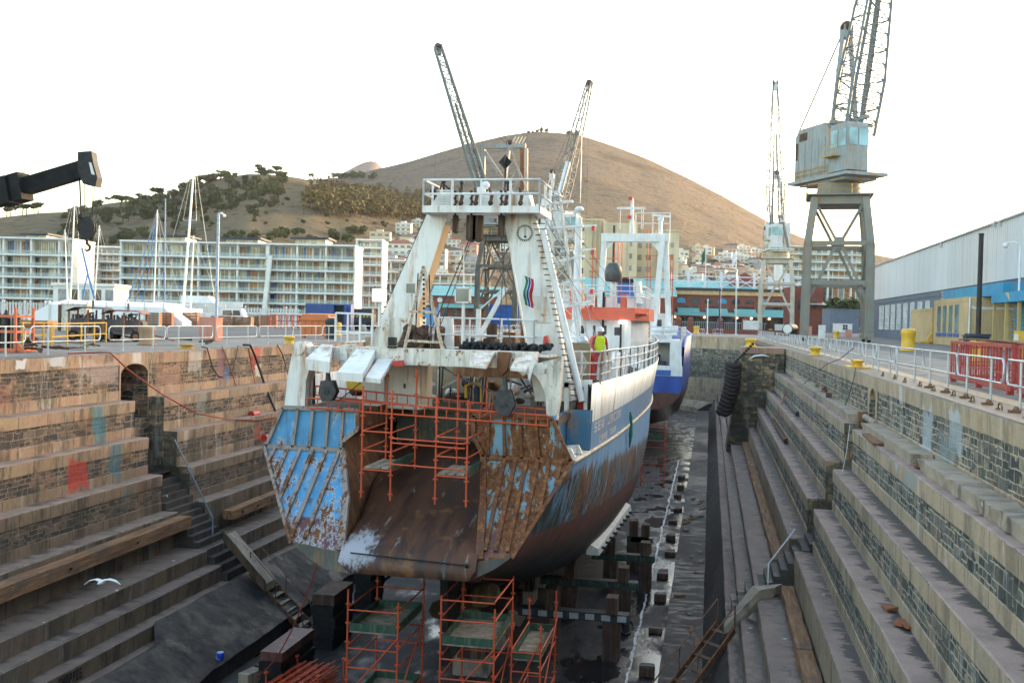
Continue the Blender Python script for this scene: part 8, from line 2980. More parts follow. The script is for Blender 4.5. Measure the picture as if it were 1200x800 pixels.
def old_engine(px0, px1, pyt, pyb, roofmat, label, seed):
 """canopied pump engine on a wheeled frame"""
 p = G((px0 + px1) / 2, pyb)
 d = (p - CAM).dot(ROT @ V((0, 0, -1)))
 w = (px1 - px0) * d / 1200
 h = (pyb - pyt) * d / 1200
 t = thing('canopy_engine', label, 'engine', p)
 t.rotation_euler = (0, 0, YAW + 0.12)
 ORG[t.name] = V((0, 0, 0))
 rr = random.Random(seed)
 mb = MB()
 prof = [(-w / 2 - 0.1, h - 0.22), (-w * 0.3, h - 0.02), (w * 0.45, h - 0.06), (w / 2 + 0.1, h - 0.2)]
 mb.loft([[(x, -0.15, z) for x, z in prof], [(x, 1.75, z + 0.05) for x, z in prof]], False, False)
 mb.loft([[(x, -0.15, z - 0.04) for x, z in prof], [(x, 1.75, z + 0.01) for x, z in prof]], False, False)
 mb.build('canopy', [roofmat], t)
 for x in (-w / 2 + 0.05, w * 0.05, w / 2 - 0.08):
  for yv in (0, 1.6):
   mb = MB()
   mb.bar((x, yv, 0.45), (x, yv, h - 0.15), 0.08)
   mb.build('post', [M_CR1], t)
 mb = MB()
 mb.bx(-w / 2, w / 2, 0.1, 1.5, 0.38, 0.52)
 for k in range(2):
  x = -w * 0.3 + k * w * 0.38
  mb.bx(x - 0.32, x + 0.32, 0.3, 1.2, 0.52, 1.15)
  for q in range(4):
   mb.cyl((x - 0.25 + 0.16 * q, 0.5, 1.1), (x - 0.25 + 0.16 * q, 0.5, 1.4), 0.06, None, 7)
 mb.cyl((-w * 0.05, 0.2, 0.9), (-w * 0.05, 0.32, 0.9), 0.36, None, 14)
 mb.cyl((w * 0.38, 0.2, 0.85), (w * 0.38, 1.3, 0.85), 0.32, None, 12)
 for k in range(14):
  a = V((w * rr.uniform(-0.45, 0.45), rr.uniform(0.15, 1.2), rr.uniform(0.6, 1.5)))
  mb.cyl(a, a + V((rr.uniform(-0.5, 0.5), 0.1, rr.uniform(-0.3, 0.3))), 0.05, None, 6)
 mb.cyl((0.1, 0.9, h - 0.1), (0.1, 0.9, h + 0.35), 0.06, None, 7)
 mb.build('motor', [painted('engine grime', (0.10, 0.10, 0.11), 0.45, 0.5, 0.6, 0.7, 2)], t)
 for s in (-1, 1):
  for yv in (0.0, 1.5):
   mb = MB()
   mb.cyl((s * w * 0.36, yv, 0.27), (s * w * 0.36, yv + 0.18, 0.27), 0.28, None, 14)
   mb.cyl((s * w * 0.36, yv - 0.02, 0.27), (s * w * 0.36, yv, 0.27), 0.14, None, 10, 1)
   mb.build('wheel', [M_BLACK, M_CR1], t)
 mb = MB()
 mb.bar((w / 2, 0.8, 0.45), (w / 2 + 1.6, 0.7, 0.1), 0.08)
 mb.build('tow_bar', [M_CR1], t)
 return t
old_engine(80, 121, 359.5, 399, painted('canopy dark', (0.10, 0.085, 0.08), 0.4, 0.3, 0.5, 0.8, 1), 'left old engine under a dark rusty canopy on the left quay', 4)
old_engine(121, 164, 363, 400, painted('canopy pink', (0.36, 0.20, 0.17), 0.3, 0.3, 0.5, 0.8, 1), 'right old engine under a pinkish rusty canopy on the left quay', 6)
p = G(8, 412)
t = thing('cylinder_rack', 'orange rack of black gas cylinders at the left edge of the frame', 'cylinder rack', p)
mb = MB()
for x in (-1.3, 0.42):
 for yv in (-0.1, 0.9):
  mb.bar(p + V((x, yv, 0)), p + V((x, yv, 1.65)), 0.07, 0.1)
for z in (0.08, 0.75, 1.32):
 mb.bar(p + V((-1.3, -0.1, z)), p + V((0.42, -0.1, z)), 0.06, 0.1)
 mb.bar(p + V((0.42, -0.1, z)), p + V((0.42, 0.9, z)), 0.06, 0.1)
mb.bx(p.x - 1.35, p.x + 0.5, p.y - 0.2, p.y + 1.0, 0.0, 0.06)
mb.slab([p + V((0.42, -0.1, 0.5)), p + V((0.42, -0.1, 0)), p + V((0.85, -0.1, 0))], (0, 0.06, 0))
mb.build('rack', [painted('rack orange', (0.62, 0.14, 0.06), 0.15, 0.3, 0.3, 0.6, 2)], t)
for k, x in enumerate((-1.0, -0.62, -0.24, 0.12)):
 mb = MB()
 mb.lathe([(0.16, 0.06), (0.165, 0.1), (0.165, 1.2), (0.14, 1.36), (0.06, 1.44), (0.05, 1.54), (0.01, 1.55)], p + V((x, 0.25 + 0.1 * (k % 2), 0)), 14)
 single(mb, 'gas_cylinder', [plain('cyl %d' % k, ((0.02, 0.022, 0.025), (0.03, 0.035, 0.05))[k % 2], 0.4, 0.1, 0.3)], ['black gas cylinder leftmost in the orange rack', 'dark blue gas cylinder second in the orange rack', 'black gas cylinder third in the orange rack', 'dark blue gas cylinder rightmost in the orange rack'][k], 'gas cylinder')
for k, (pxs, pys) in enumerate((((14, 62), (405, 404)), ((60, 124), (407, 401)))):
 a, b_ = G(pxs[0], pys[0]), G(pxs[1], pys[1])
 mb = MB()
 for z in (0.45, 1.0):
  mb.bar(a + V((0, 0, z)), b_ + V((0, 0, z)), 0.06)
 n = 4
 for q in range(n + 1):
  c = a.lerp(b_, q / n)
  mb.bar(c, c + V((0, 0, 1.0)), 0.07)
 single(mb, 'yellow_barrier', [M_CRY], ['yellow barrier frame next to the orange cylinder rack', 'yellow barrier frame in front of the old engines'][k], 'barrier')
r7 = random.Random(7)
for k, (px, py, lb) in enumerate(((62, 413, 'dark flat scrap iron on the left coping'), (100, 409, 'brown board lying on the left quay'), (235, 403, 'tangle of brown ropes by the pink cabinet'), (30, 403, 'small rusty pivot stand on the left quay'))):
 p = G(px, py)
 mb = MB()
 for q in range(5):
  a = p + V((r7.uniform(-0.5, 0.5), r7.uniform(-0.6, 0.6), 0.05 + 0.05 * q))
  mb.tube([a, a + V((r7.uniform(-0.6, 0.6), r7.uniform(-0.5, 0.5), 0.05)), a + V((r7.uniform(-0.9, 0.9), r7.uniform(-0.4, 0.4), 0.0))], 0.05, 5)
 single(mb, 'scrap_heap', [[M_DRUST, M_BOARD, M_ROPE, M_RUST][k]], lb, 'scrap')
TD = 42.0
hd = PD(103, 197, TD)
tl = PD(-190, 278, TD + 3)
t = thing('truck_crane', 'black telescopic crane boom reaching in from the left with a hanging hook block', 'crane', (tl.x, tl.y, 0))
mb = MB()
dv = (hd - tl).normalized()
k1 = PD(20, 222, TD)
mb.bar(tl, k1, 0.62, 0.95)
mb.bar(tl, PD(-60, 243, TD + 1), 0.75, 1.1)
mb.bar(k1 - dv * 0.5, hd, 0.5, 0.68)
for q in range(2):
 mb.bar(PD(24 - 15 * q, 220 + 4 * q, TD) - dv * 0.3, PD(24 - 15 * q, 220 + 4 * q, TD) + dv * 0.25, 0.72, 1.12)
bm = mb.build('boom', [plain('boom black', (0.012, 0.013, 0.014), 0.7, 0.0, 0.5, 2, 0.2)], t)
mb = MB()
c = hd
hdp = [PD(px, py, TD - 0.3) for px, py in ((91, 178), (107, 177), (109, 190), (114, 208), (112, 218), (97, 215), (91, 200))]
mb.slab(hdp, ROT @ V((0, 0, -0.55)))
mb.build('boom_head', [M_BLACK], t)
mb = MB()
st_ = [PD(px, py, TD - 0.33) for px, py in ((104, 190), (107, 191), (111, 205), (107, 204))]
mb.slab(st_, ROT @ V((0, 0, -0.02)), 0)
mb.build('warning_stripe', [M_CLEANW], t)
hkp = PD(102, 266, TD)
mb = MB()
for px in (94, 99, 108, 111):
 mb.cyl(PD(px, 214, TD), PD(min(max(px, 96), 108), 258, TD), 0.018, None, 4)
mb.cyl(PD(93, 205, TD), PD(95, 252, TD), 0.03, None, 5)
mb.ball(PD(95, 254, TD), 0.13, 6)
mb.tube([PD(90, 178, TD), PD(20, 205, TD), PD(-100, 235, TD)], 0.015, 4)
mb.build('hoist_ropes', [M_BLACK], t)
mb = MB()
pts = [(0.36 * cos(a) * (1 if sin(a) > -0.4 else 0.75), 0.42 * sin(a) - (0.12 if sin(a) < -0.5 else 0)) for a in [2 * pi * q / 16 for q in range(16)]]
for off in (-0.12, 0.06):
 mb.slab([hkp + ROT @ V((u, v_, off)) for u, v_ in pts], ROT @ V((0, 0, 0.06)))
mb.cyl(hkp + ROT @ V((0, 0, -0.14)), hkp + ROT @ V((0, 0, 0.14)), 0.1, None, 8)
hb_ = mb.build('hook_block', [M_BLACK], t)
mb = MB()
mb.tube([hkp + ROT @ V(q) for q in ((0, -0.5, 0), (0, -0.68, 0), (0.12, -0.8, 0), (0.1, -0.93, 0), (-0.02, -0.98, 0), (-0.12, -0.9, 0))], [0.06, 0.06, 0.06, 0.055, 0.045, 0.025], 7)
mb.build('hook', [M_BLACK], hb_)
mb = MB()
mb.box((tl.x, tl.y, 2.2), (3.2, 2.4, 2.6))
mb.box((tl.x - 1.5, tl.y, 1.15), (11, 2.5, 0.7))
mb.box((tl.x + 5.2, tl.y, 2.0), (2.2, 2.4, 2.2))
mb.bar((tl.x + 0.8, tl.y, 2.4), tl.lerp(hd, 0.3) + V((0, 0, -0.4)), 0.3)
mb.bar((tl.x, tl.y, 2.5), tl, 0.8, 0.8)
mb.build('carrier', [painted('carrier yellow', (0.45, 0.28, 0.05), 0.1, 0.2, 0.3)], t)
for x in (-5.5, -4, 2.6, 4.1):
 mb = MB()
 mb.cyl((tl.x + x, tl.y - 1.3, 0.55), (tl.x + x, tl.y + 1.3, 0.55), 0.57, None, 18)
 mb.build('axle_wheels', [M_BLACK], t)
# ------------------------------------------------------------------ white fence, tent, boats behind the left quay
def facing(name, label, cat, px, dist, group=None, z=0.0):
 """a thing turned square to the street front across the basin; parts are built in its own frame"""
 p = PD(px, hy(px), dist)
 t = thing(name, label, cat, (p.x, p.y, z), group)
 t.rotation_euler = (0, 0, YAW)
 ORG[t.name] = V((0, 0, 0))
 return t
def mpp(dist):
 return dist / 1200.0
M_FENCE = painted('fence white', (0.60, 0.62, 0.64), 0.05, 0.2, 0.3, 0.6, 1)
D = 150.0
for (x0, x1, lb) in ((-20, 100, 'white paling fence behind the left quay at the frame edge'), (215, 352, 'white paling fence behind the row of crates')):
 t = facing('paling_fence', lb, 'fence', x0, D)
 L = (x1 - x0) * mpp(D)
 mb = MB()
 n = int(L / 0.42)
 for k in range(n):
  x = L * k / n
  mb.bx(x, x + 0.2, 0, 0.05, 0.1, 2.6)
 for z in (0.5, 2.3):
  mb.bx(0, L, 0.05, 0.1, z, z + 0.12)
 mb.build('palings', [M_FENCE], t)
 for k in range(int(L / 3) + 1):
  mb = MB()
  mb.bx(k * 3.0 - 0.1, k * 3.0 + 0.1, 0.1, 0.3, 0, 2.9)
  mb.build('post', [M_FENCE], t)
D = 125.0
t = facing('marquee', 'long white marquee with sloping ends behind the old engines', 'tent', 33, D)
s = mpp(D)
mb = MB()
h = 3.1
mb.prism([(0, 0), (22.6, 0), (22.6, 0), (19.6, h * 0.92), (4.0, h), (2.6, h)], 'y', 0, 9) if False else None
L = 181 * s
mb.add([(0, 0, 0), (0, 9, 0), (0, 9, 0.9), (0, 0, 0.9), (2.6, 0, 2.3), (2.6, 9, 2.3), (L - 2.3, 0, 2.2), (L - 2.3, 9, 2.2), (L, 0, 0.5), (L, 9, 0.5), (L, 0, 0), (L, 9, 0),
  (2.6, 4.5, 2.9), (L - 2.3, 4.5, 2.8)],
  [(0, 3, 2, 1), (3, 4, 5, 2), (0, 10, 8, 6, 4, 3), (1, 2, 5, 7, 9, 11), (4, 6, 13, 12), (7, 5, 12, 13), (5, 4, 12), (6, 7, 13), (8, 9, 7, 6), (10, 11, 9, 8)])
mb.build('canvas', [plain('tent white', (0.80, 0.81, 0.83), 0.7, 0, 0.05, 0.5)], t)
for k in range(7):
 mb = MB()
 x = 2.6 + (L - 4.9) * k / 6
 mb.bx(x - 0.1, x + 0.1, -0.12, -0.01, 0, 2.7)
 mb.build('pole', [M_GALV], t)
M_MAST = plain('mast white', (0.72, 0.73, 0.74), 0.4, 0.1, 0.08, 2)
M_BSTAY = plain('blue sail cover', (0.05, 0.20, 0.45), 0.7, 0, 0.2, 2)
for k, (x0, y0, x1, y1, D, r, lb) in enumerate((
  (82, 352, 88, 224, 165, 0.16, 'sailing boat with a leaning white mast behind the hanging hook'),
  (110, 352, 116.5, 264, 168, 0.12, 'sailing boat with a short bare mast right of the hanging hook'),
  (180, 356, 184.5, 246, 160, 0.13, 'sailing boat whose mast has blue stays on its left'),
  (214, 368, 228, 186, 140, 0.20, 'sailing boat with the tallest leaning white mast'),
  (223, 368, 227, 276, 143, 0.15, 'sailing boat with a shorter mast touching the tallest mast'),
  (79.5, 350, 76, 269, 172, 0.13, 'sailing boat with a thin mast left of the hanging hook'),
  (92, 350, 91, 282, 180, 0.10, 'sailing boat with a thin grey mast between two white masts'))):
 f = PD(x0, y0, D)
 f.z = max(0.6, f.z)
 top = PD(x1, y1, D)
 t = thing('sailing_boat', lb, 'sailing boat', (f.x, f.y, 0))
 mb = MB()
 rr = []
 for u, w, zb in ((-4.5, 0.7, 0.9), (-3, 1.2, 0.4), (0, 1.5, 0.1), (3, 1.0, 0.3), (5, 0.1, 1.0)):
  rr.append([(f.x + u, f.y - w, 1.7), (f.x + u, f.y - w * 0.6, zb), (f.x + u, f.y + w * 0.6, zb), (f.x + u, f.y + w, 1.7)])
 mb.loft(rr, True, True, 0)
 mb.bx(f.x - 2.2, f.x + 1.4, f.y - 0.9, f.y + 0.9, 1.7, 2.2)
 mb.build('hull', [M_CLEANW], t)
 mb = MB()
 mb.tube([V((f.x, f.y, 1.6)), top], [r, r * 0.6], 7)
 mb.build('mast', [M_MAST], t)
 mb = MB()
 mb.cyl(V((f.x, f.y, 2.7)), V((f.x - 4, f.y, 2.9)), r * 0.8, None, 6)
 mb.build('boom', [M_BSTAY if k in (2,) else M_MAST], t)
 mb = MB()
 m_ = V((f.x, f.y, 1.6)).lerp(top, 0.6)
 mb.cyl(m_ - V((1.0, 0, 0)), m_ + V((1.0, 0, 0)), 0.04, None, 5)
 mb.cyl(top, V((f.x + 5, f.y, 1.7)), 0.025, None, 4)
 mb.cyl(top, V((f.x - 4.5, f.y, 1.7)), 0.025, None, 4)
 mb.cyl(top, m_ - V((1, 0, 0)), 0.02, None, 4)
 mb.cyl(top, m_ + V((1, 0, 0)), 0.02, None, 4)
 mb.build('rigging', [M_GALV], t)
 if k == 2:
  mb = MB()
  for q in range(3):
   mb.cyl(top - V((0, 0, 1 + q * 1.2)), V((f.x - 5.0 + 1.4 * q, f.y, 1.8)), 0.07, None, 5)
  mb.build('blue_stays', [M_BSTAY], t)
 if k == 1:
  mb = MB()
  a = PD(96, 290, D)
  mb.tube([a, PD(104, 325, D), PD(111, 350, D)], 0.16, 6)
  mb.cyl(PD(103, 318, D), PD(97, 349, D), 0.12, None, 6)
  mb.build('blue_sail_cover', [M_BSTAY], t)
for k, (px, y0, y1, D, lb) in enumerate(((193, 364, 232, 150, 'thin floodlight mast with a lamp cluster behind the old engines'), (253.5, 372, 251, 120, 'blue grey lamp post with a white camera head behind the pink cabinet'))):
 a, b_ = PD(px, y0, D), PD(px + (1 if k == 0 else 2.5), y1, D)
 mb = MB()
 mb.cyl((a.x, a.y, -0.02), b_, 0.13 if k == 0 else 0.2, 0.09 if k == 0 else 0.16, 8)
 if k == 0:
  mb.box(b_, (1.0, 0.3, 0.15), 1)
  mb.box(b_ + V((0.6, 0, 0.15)), (0.4, 0.3, 0.35), 1)
  mb.box(b_ + V((-0.5, 0, -0.3)), (0.5, 0.3, 0.3), 1)
 else:
  mb.tube([b_, b_ + V((0.4, 0, 0.15)), b_ + V((0.7, 0, -0.1))], 0.12, 6, 1)
  mb.ball(b_ + V((0.75, 0, -0.2)), 0.2, 6, 1)
 single(mb, 'lamp_post', [plain('post blue grey', (0.30, 0.38, 0.50), 0.5), M_CLEANW if k else M_DKGREY], lb, 'lamp post')
D = 135.0
t = facing('motor_boat', 'white motor yacht hull behind the tall lamp post', 'boat', 238, D + 20)
s = mpp(D + 20)
mb = MB()
mb.loft([[(x, -w, 3.0 + 0.1 * i), (x, -w * 0.7, 1.4), (x, w * 0.7, 1.4), (x, w, 3.0 + 0.1 * i)] for i, (x, w) in enumerate(((-4, 1.8), (-1, 2), (2, 1.7), (4.5, 0.9), (6.0, 0.08)))], True, True)
mb.slab([(-3, -1.5, 3.1), (2, -1.3, 3.1), (1, -1.0, 4.2), (-3, -1.2, 4.2)], (0, 2.6, 0))
mb.build('hull', [M_CLEANW], t)
mb = MB()
for x in (-3.0, 3.0):
 mb.bx(x - 0.2, x + 0.2, -1, 1, 0, 1.45)
mb.build('cradle', [M_DKGREY], t)
t = facing('cabin_van', 'white van parked behind the brown crates', 'van', 272, 140)
mb = MB()
mb.prism([(-1.7, 0.5), (1.6, 0.5), (1.65, 1.3), (1.2, 2.3), (-1.5, 2.3), (-1.75, 1.6)], 'y', 0, 1.8)
mb.build('body', [M_CLEANW], t)
for x0, x1 in ((-1.3, -0.1), (0.1, 1.0)):
 mb = MB()
 mb.prism([(x0, 1.4), (x1 + 0.15, 1.4), (x1, 2.1), (x0, 2.1)], 'y', -0.03, 0.0)
 mb.build('window', [M_GLASS], t)
for x in (-1.0, 1.0):
 mb = MB()
 mb.cyl((x, -0.05, 0.36), (x, 1.85, 0.36), 0.36, None, 14)
 mb.build('wheel', [M_BLACK], t)
t = facing('lorry', 'dark lorry with yellow hazard striping behind the white deck rail', 'lorry', 425, 125)
mb = MB()
mb.bx(-1.4, 1.3, 0, 2.4, 0.7, 1.9)
mb.bx(-1.2, 1.1, 0.1, 2.2, 1.9, 2.6)
mb.build('body', [M_DKGREY], t)
mb = MB()
for k in range(6):
 x = -1.25 + k * 0.42
 mb.slab([(x, -0.03, 1.55), (x + 0.2, -0.03, 1.55), (x + 0.34, -0.03, 1.85), (x + 0.14, -0.03, 1.85)], (0, 0.02, 0))
mb.build('hazard_stripe', [M_YELLOW], t)
for x in (-0.9, 0.9):
 mb = MB()
 mb.cyl((x, -0.02, 0.5), (x, 2.4, 0.5), 0.5, None, 14)
 mb.build('wheels', [M_BLACK], t)
# ------------------------------------------------------------------ apartment blocks
M_APW = painted('render white', (0.78, 0.78, 0.76), 0.02, 0.05, 0.15, 0.7, 0.15)
M_APB = painted('pillar blue', (0.10, 0.20, 0.38), 0.02, 0.05, 0.1, 0.7, 0.2)
M_WCURT = plain('curtained window', (0.52, 0.46, 0.32), 0.35, 0, 0.45, 0.5)
M_WDARK = glassy('dark window', (0.05, 0.06, 0.065), 0.12, 0.6)
M_WGREY = plain('grey window', (0.25, 0.26, 0.26), 0.3, 0, 0.35, 0.6)
M_WREFL = plain('warm reflection window', (0.34, 0.17, 0.075), 0.3, 0, 0.7, 0.9)  # orange-brown reflections painted as the pane colour
m, nt, b = new_mat('balcony glass')
b.inputs['Base Color'].default_value = (0.50, 0.62, 0.60, 1)
b.inputs['Roughness'].default_value = 0.15
b.inputs['Alpha'].default_value = 0.25
M_BGL = m
M_ROOFD = plain('dark flat roof', (0.05, 0.055, 0.07), 0.6)
def apartment(label, px0, px1, D, pys, seed, pent=(), end=None, depth=14, bays=None, blue=0.16, setback=2.2):
 """pys: roof line first, then the pixel heights of the balcony edges going down"""
 t = facing('apartment_block', label, 'apartment block', px0, D)
 s = mpp(D)
 L = (px1 - px0) * s
 pm = (px0 + px1) / 2
 zs = [PD(pm, y, D).z for y in pys]
 rr = random.Random(seed)
 mb = MB()
 mb.bx(0, L, setback, depth, 0, zs[0])
 for z in zs[1:]:
  mb.bx(-0.15, L + 0.15, -0.2, setback, z - 0.30, z + 0.12)
 mb.bx(-0.2, L + 0.2, -0.3, depth, zs[0], zs[0] + 0.45)
 n = bays or max(3, int(L / 3.8))
 for k in range(n + 1):
  if k % 4 == 0 or k == n:
   x = L * k / n
   mb.bx(x - 0.22, x + 0.22, 0.15, setback, 0, zs[0])
 mb.build('walls', [M_APW], t)
 lev = zs + [0.0]
 cnt = 0
 for i in range(len(lev) - 1):
  zt, zb = lev[i] - 0.34, lev[i + 1] + 0.14
  if zt - zb < 0.8:
   continue
  for k in range(n):
   x0, x1 = L * k / n + 0.25, L * (k + 1) / n - 0.25
   mb = MB()
   mm = (x0 + x1) / 2
   q = rr.random()
   mat_ = M_WCURT if q < 0.28 else (M_WDARK if q < 0.64 else (M_WGREY if q < 0.85 else M_WREFL))
   if i >= 3 and q < 0.18:
    mat_ = M_WREFL
   mb.bx(x0, x1, setback - 0.06, setback - 0.01, zb + 0.05, zt - 0.15, 0)
   for f in (0.0, 0.5, 1.0):
    xx = x0 + (x1 - x0) * f
    mb.bx(xx - 0.05, xx + 0.05, setback - 0.10, setback - 0.065, zb + 0.05, zt - 0.15, 1)
   if rr.random() < blue:
    mb.bx(x1 - 0.25, x1 + 0.3, setback - 0.3, setback - 0.11, zb, zt, 2)
   cnt += 1
   o = mb.build('window', [mat_, M_DKGREY if rr.random() < 0.6 else M_APW, M_APB], t)
   if cnt > 98:
    break
  if cnt > 98:
   break
 for z in zs[1:]:
  mb = MB()
  mb.bx(-0.1, L + 0.1, -0.16, -0.12, z + 0.13, z + 1.05)
  mb.build('balcony_glass', [M_BGL], t)
 for (a, b_, yt, yb) in pent:
  x0, x1 = (a - px0) * s, (b_ - px0) * s
  z0, z1 = zs[0] + 0.45, PD(pm, yt, D).z
  mb = MB()
  mb.bx(x0, x1, 2.5, depth - 2, z0, z1 - 0.4)
  pn = mb.build('penthouse', [M_APW], t)
  k = max(2, int((x1 - x0) / 1.6))
  mb = MB()
  for q in range(k):
   u0, u1 = x0 + (x1 - x0) * q / k + 0.12, x0 + (x1 - x0) * (q + 1) / k - 0.12
   mb.bx(u0, u1, 2.42, 2.49, z0 + 0.2, z1 - 0.6)
  mb.build('glazing', [M_WCURT], pn)
  mb = MB()
  mb.slab([(x0 - 1, 1.0, z1 - 0.4), (x1 + 1, 1.0, z1 - 0.2), (x1 + 1, depth - 1, z1 - 0.2), (x0 - 1, depth - 1, z1 - 0.4)], (0, 0, 0.4))
  mb.build('roof', [M_ROOFD], pn)
 return t
DA = 262.0
apartment('white balconied apartment block at the left edge behind the marquee', -30, 84, DA, [280, 298, 311.5, 324, 337, 349], 1, pent=((24, 48, 273, 280),), bays=14)
apartment('set back cream apartment wing between the two larger white blocks', 84, 143, DA + 18, [290, 297, 306, 316, 326, 336, 346], 2, bays=8, blue=0.05)
apartment('white balconied apartment block above the marquee, left of the white pillar', 140, 311, DA, [285, 300, 313, 327, 340, 353, 365], 3, pent=((176, 212, 276, 285), (260, 298, 277, 285)), bays=15)
apartment('white balconied apartment block behind the blue container, right of the white pillar', 313, 414, DA, [288, 304, 317, 330, 343, 356, 368], 4, pent=((342, 378, 278, 288),), bays=12)
t = facing('pillar', 'tall white leaning pillar between two apartment blocks', 'pillar', 311, DA - 1.5)
mb = MB()
s = mpp(DA)
mb.bar((-0.6, 0, 0), (1.0, 0, PD(315, 300, DA).z), 1.1, 1.0)
single_v = mb.build('shaft', [M_APW], t)
apartment('pale round cornered apartment block just right of the white pillar blocks', 416, 446, DA + 40, [282, 290, 300, 310, 322, 334, 346, 360], 5, bays=4)
apartment('pale flats behind the left gantry leg with green roof terrace', 418, 476, DA + 60, [306, 318, 331, 344, 357, 369], 6, bays=6, blue=0.25)
apartment('long grey white flats seen between the gantry legs', 478, 560, DA + 70, [322, 332, 344, 356, 367], 7, bays=9, blue=0.2)
t = facing('harbour_office', 'low white harbour office behind the marquee', 'building', 62, 200)
s = mpp(200)
mb = MB()
mb.bx(0, 71 * s, 0, 8, 0, PD(98, 335, 200).z)
mb.bx(-0.3, 71 * s + 0.3, -0.4, 8.4, PD(98, 335, 200).z, PD(98, 333, 200).z + 0.2)
mb.build('walls', [M_APW], t)
for k in range(5):
 x = 1.0 + k * 2.3
 mb = MB()
 mb.bx(x, x + 1.5, -0.05, 0.0, 2.0, PD(98, 339, 200).z)
 mb.build('window', [M_WDARK if k % 2 else M_WGREY], t)
# ------------------------------------------------------------------ brick warehouses with teal roofs
m, nt, b = new_mat('red brick')
br = nt.nodes.new('ShaderNodeTexBrick')
br.inputs['Scale'].default_value = 1
br.inputs['Brick Width'].default_value = 0.45
br.inputs['Row Height'].default_value = 0.16
br.inputs['Mortar Size'].default_value = 0.012
put(nt, br.inputs['Color1'], (0.26, 0.07, 0.045))
put(nt, br.inputs['Color2'], (0.20, 0.055, 0.04))
put(nt, br.inputs['Mortar'], (0.28, 0.18, 0.14))
nt.links.new(coord(nt, 'UV'), br.inputs['Vector'])
put(nt, b.inputs['Base Color'], mix(nt, rng(nt, noi(nt, 0.3, 4, coord(nt)), 0.35, 0.65, 0, 0.4), br.outputs[0], (0.15, 0.05, 0.04)))
b.inputs['Roughness'].default_value = 0.85
M_BRICK = m
M_TROOF = plain('verdigris roof', (0.20, 0.44, 0.43), 0.6, 0, 0.12, 0.3)
M_TRUSS = plain('white truss', (0.64, 0.70, 0.78), 0.5, 0, 0.05)
def gable(mb, x0, x1, y0, y1, z0, z1, mi=0):
 ym = (y0 + y1) / 2
 mb.add([(x0, y0, z0), (x1, y0, z0), (x1, y1, z0), (x0, y1, z0), (x0, ym, z1), (x1, ym, z1)], [(0, 1, 5, 4), (2, 3, 4, 5), (3, 0, 4), (1, 2, 5), (0, 3, 2, 1)], mi)
D = 250.0
t = facing('brick_mall', 'red brick waterfront building with teal awnings and white rooftop trusses', 'building', 786, D)
s = mpp(D)
L = (962 - 786) * s
Z = lambda py, px=860: PD(px, py, D).z
mb = MB()
mb.bx(0, L, 1.5, 22, 0, Z(342))
mb.build('walls', [M_BRICK], t)
mb = MB()
mb.bx(-0.3, L + 0.3, 1.1, 22.4, Z(346), Z(341))
mb.build('cornice', [M_CREAMW], t)
mb = MB()
mb.bx(-0.6, L + 0.6, 0.7, 22.6, Z(341) + 0.01, Z(338))
mb.build('eave', [M_ROOFD], t)
for k in range(10):
 x = 1.6 + k * (L - 3) / 10
 w = 2.1
 mb = MB()
 pts = [(x, Z(356)), (x + w, Z(356))] + [(x + w / 2 + w / 2 * cos(a), Z(354) + 0.9 * sin(a)) for a in [pi * q / 8 for q in range(9)]]
 mb.prism(pts, 'y', 1.42, 1.49)
 mb.build('arched_window', [M_WDARK if k % 3 else M_AZURE], t)
for k in range(5):
 x = 2 + k * (L - 2) / 5
 w = (L - 2) / 5 - 2.2
 mb = MB()
 mb.bx(x, x + w, 1.41, 1.48, Z(364), Z(359))
 mb.build('shop_window', [M_WDARK], t)
 mb = MB()
 mb.slab([(x - 0.3, 1.45, Z(362.5)), (x + w + 0.3, 1.45, Z(362.5)), (x + w + 0.3, -0.3, Z(368)), (x - 0.3, -0.3, Z(368))], (0, 0, 0.15))
 mb.build('awning', [M_TROOF], t)
mb = MB()
mb.slab([(-0.5, 1.4, Z(367)), (L - 5, 1.4, Z(367)), (L - 5, -2.5, Z(371)), (-0.5, -2.5, Z(371))], (0, 0, 0.18))
mb.build('verandah_roof', [M_TROOF], t)
for k in range(12):
 x = 0.3 + k * (L - 6) / 11
 mb = MB()
 mb.bx(x - 0.12, x + 0.12, -2.4, -2.1, 0, Z(371))
 mb.build('verandah_post', [M_DKGREY], t)
mb = MB()
mb.bx(0.3, L - 5, 1.4, 1.47, 0.4, Z(373))
mb.build('shop_front', [M_WDARK], t)
mb = MB()
M_SHOPL = new_mat('shop light')
M_SHOPL[2].inputs['Emission Color'].default_value = (1, 0.6, 0.25, 1)
M_SHOPL[2].inputs['Emission Strength'].default_value = 2.0
for px in (791, 864, 881, 902, 826):
 x = (px - 786) * s
 mb = MB()
 mb.ball((x, 0.6, Z(372.5)), 0.26, 6)
 mb.build('lit_lantern', [M_SHOPL[0]], t)
mb = MB()
for k in range(9):
 x = 0.5 + k * L / 9
 zt = Z(318 if k % 2 else 322)
 w = 0.7 if k in (6, 7) else 0.28
 mb.bx(x - w, x + w, 3, 3.4, Z(338), zt)
 if k < 8:
  x2 = 0.5 + (k + 1) * L / 9
  for yy_ in (330, 324):
   mb.bx(x, x2, 3.1, 3.25, Z(yy_) - 0.12, Z(yy_) + 0.12)
  mb.bar((x, 3.2, Z(337)), (x2, 3.2, Z(325)), 0.16)
  mb.bar((x, 3.2, Z(325)), (x2, 3.2, Z(337)), 0.16)
mb.build('rooftop_truss', [M_TRUSS], t)
mb = MB()
gable(mb, -1, L * 0.62, 6, 16, Z(338), Z(327))
mb.build('roof', [M_TROOF], t)
mb = MB()
x0, x1 = (862 - 786) * s, (898 - 786) * s
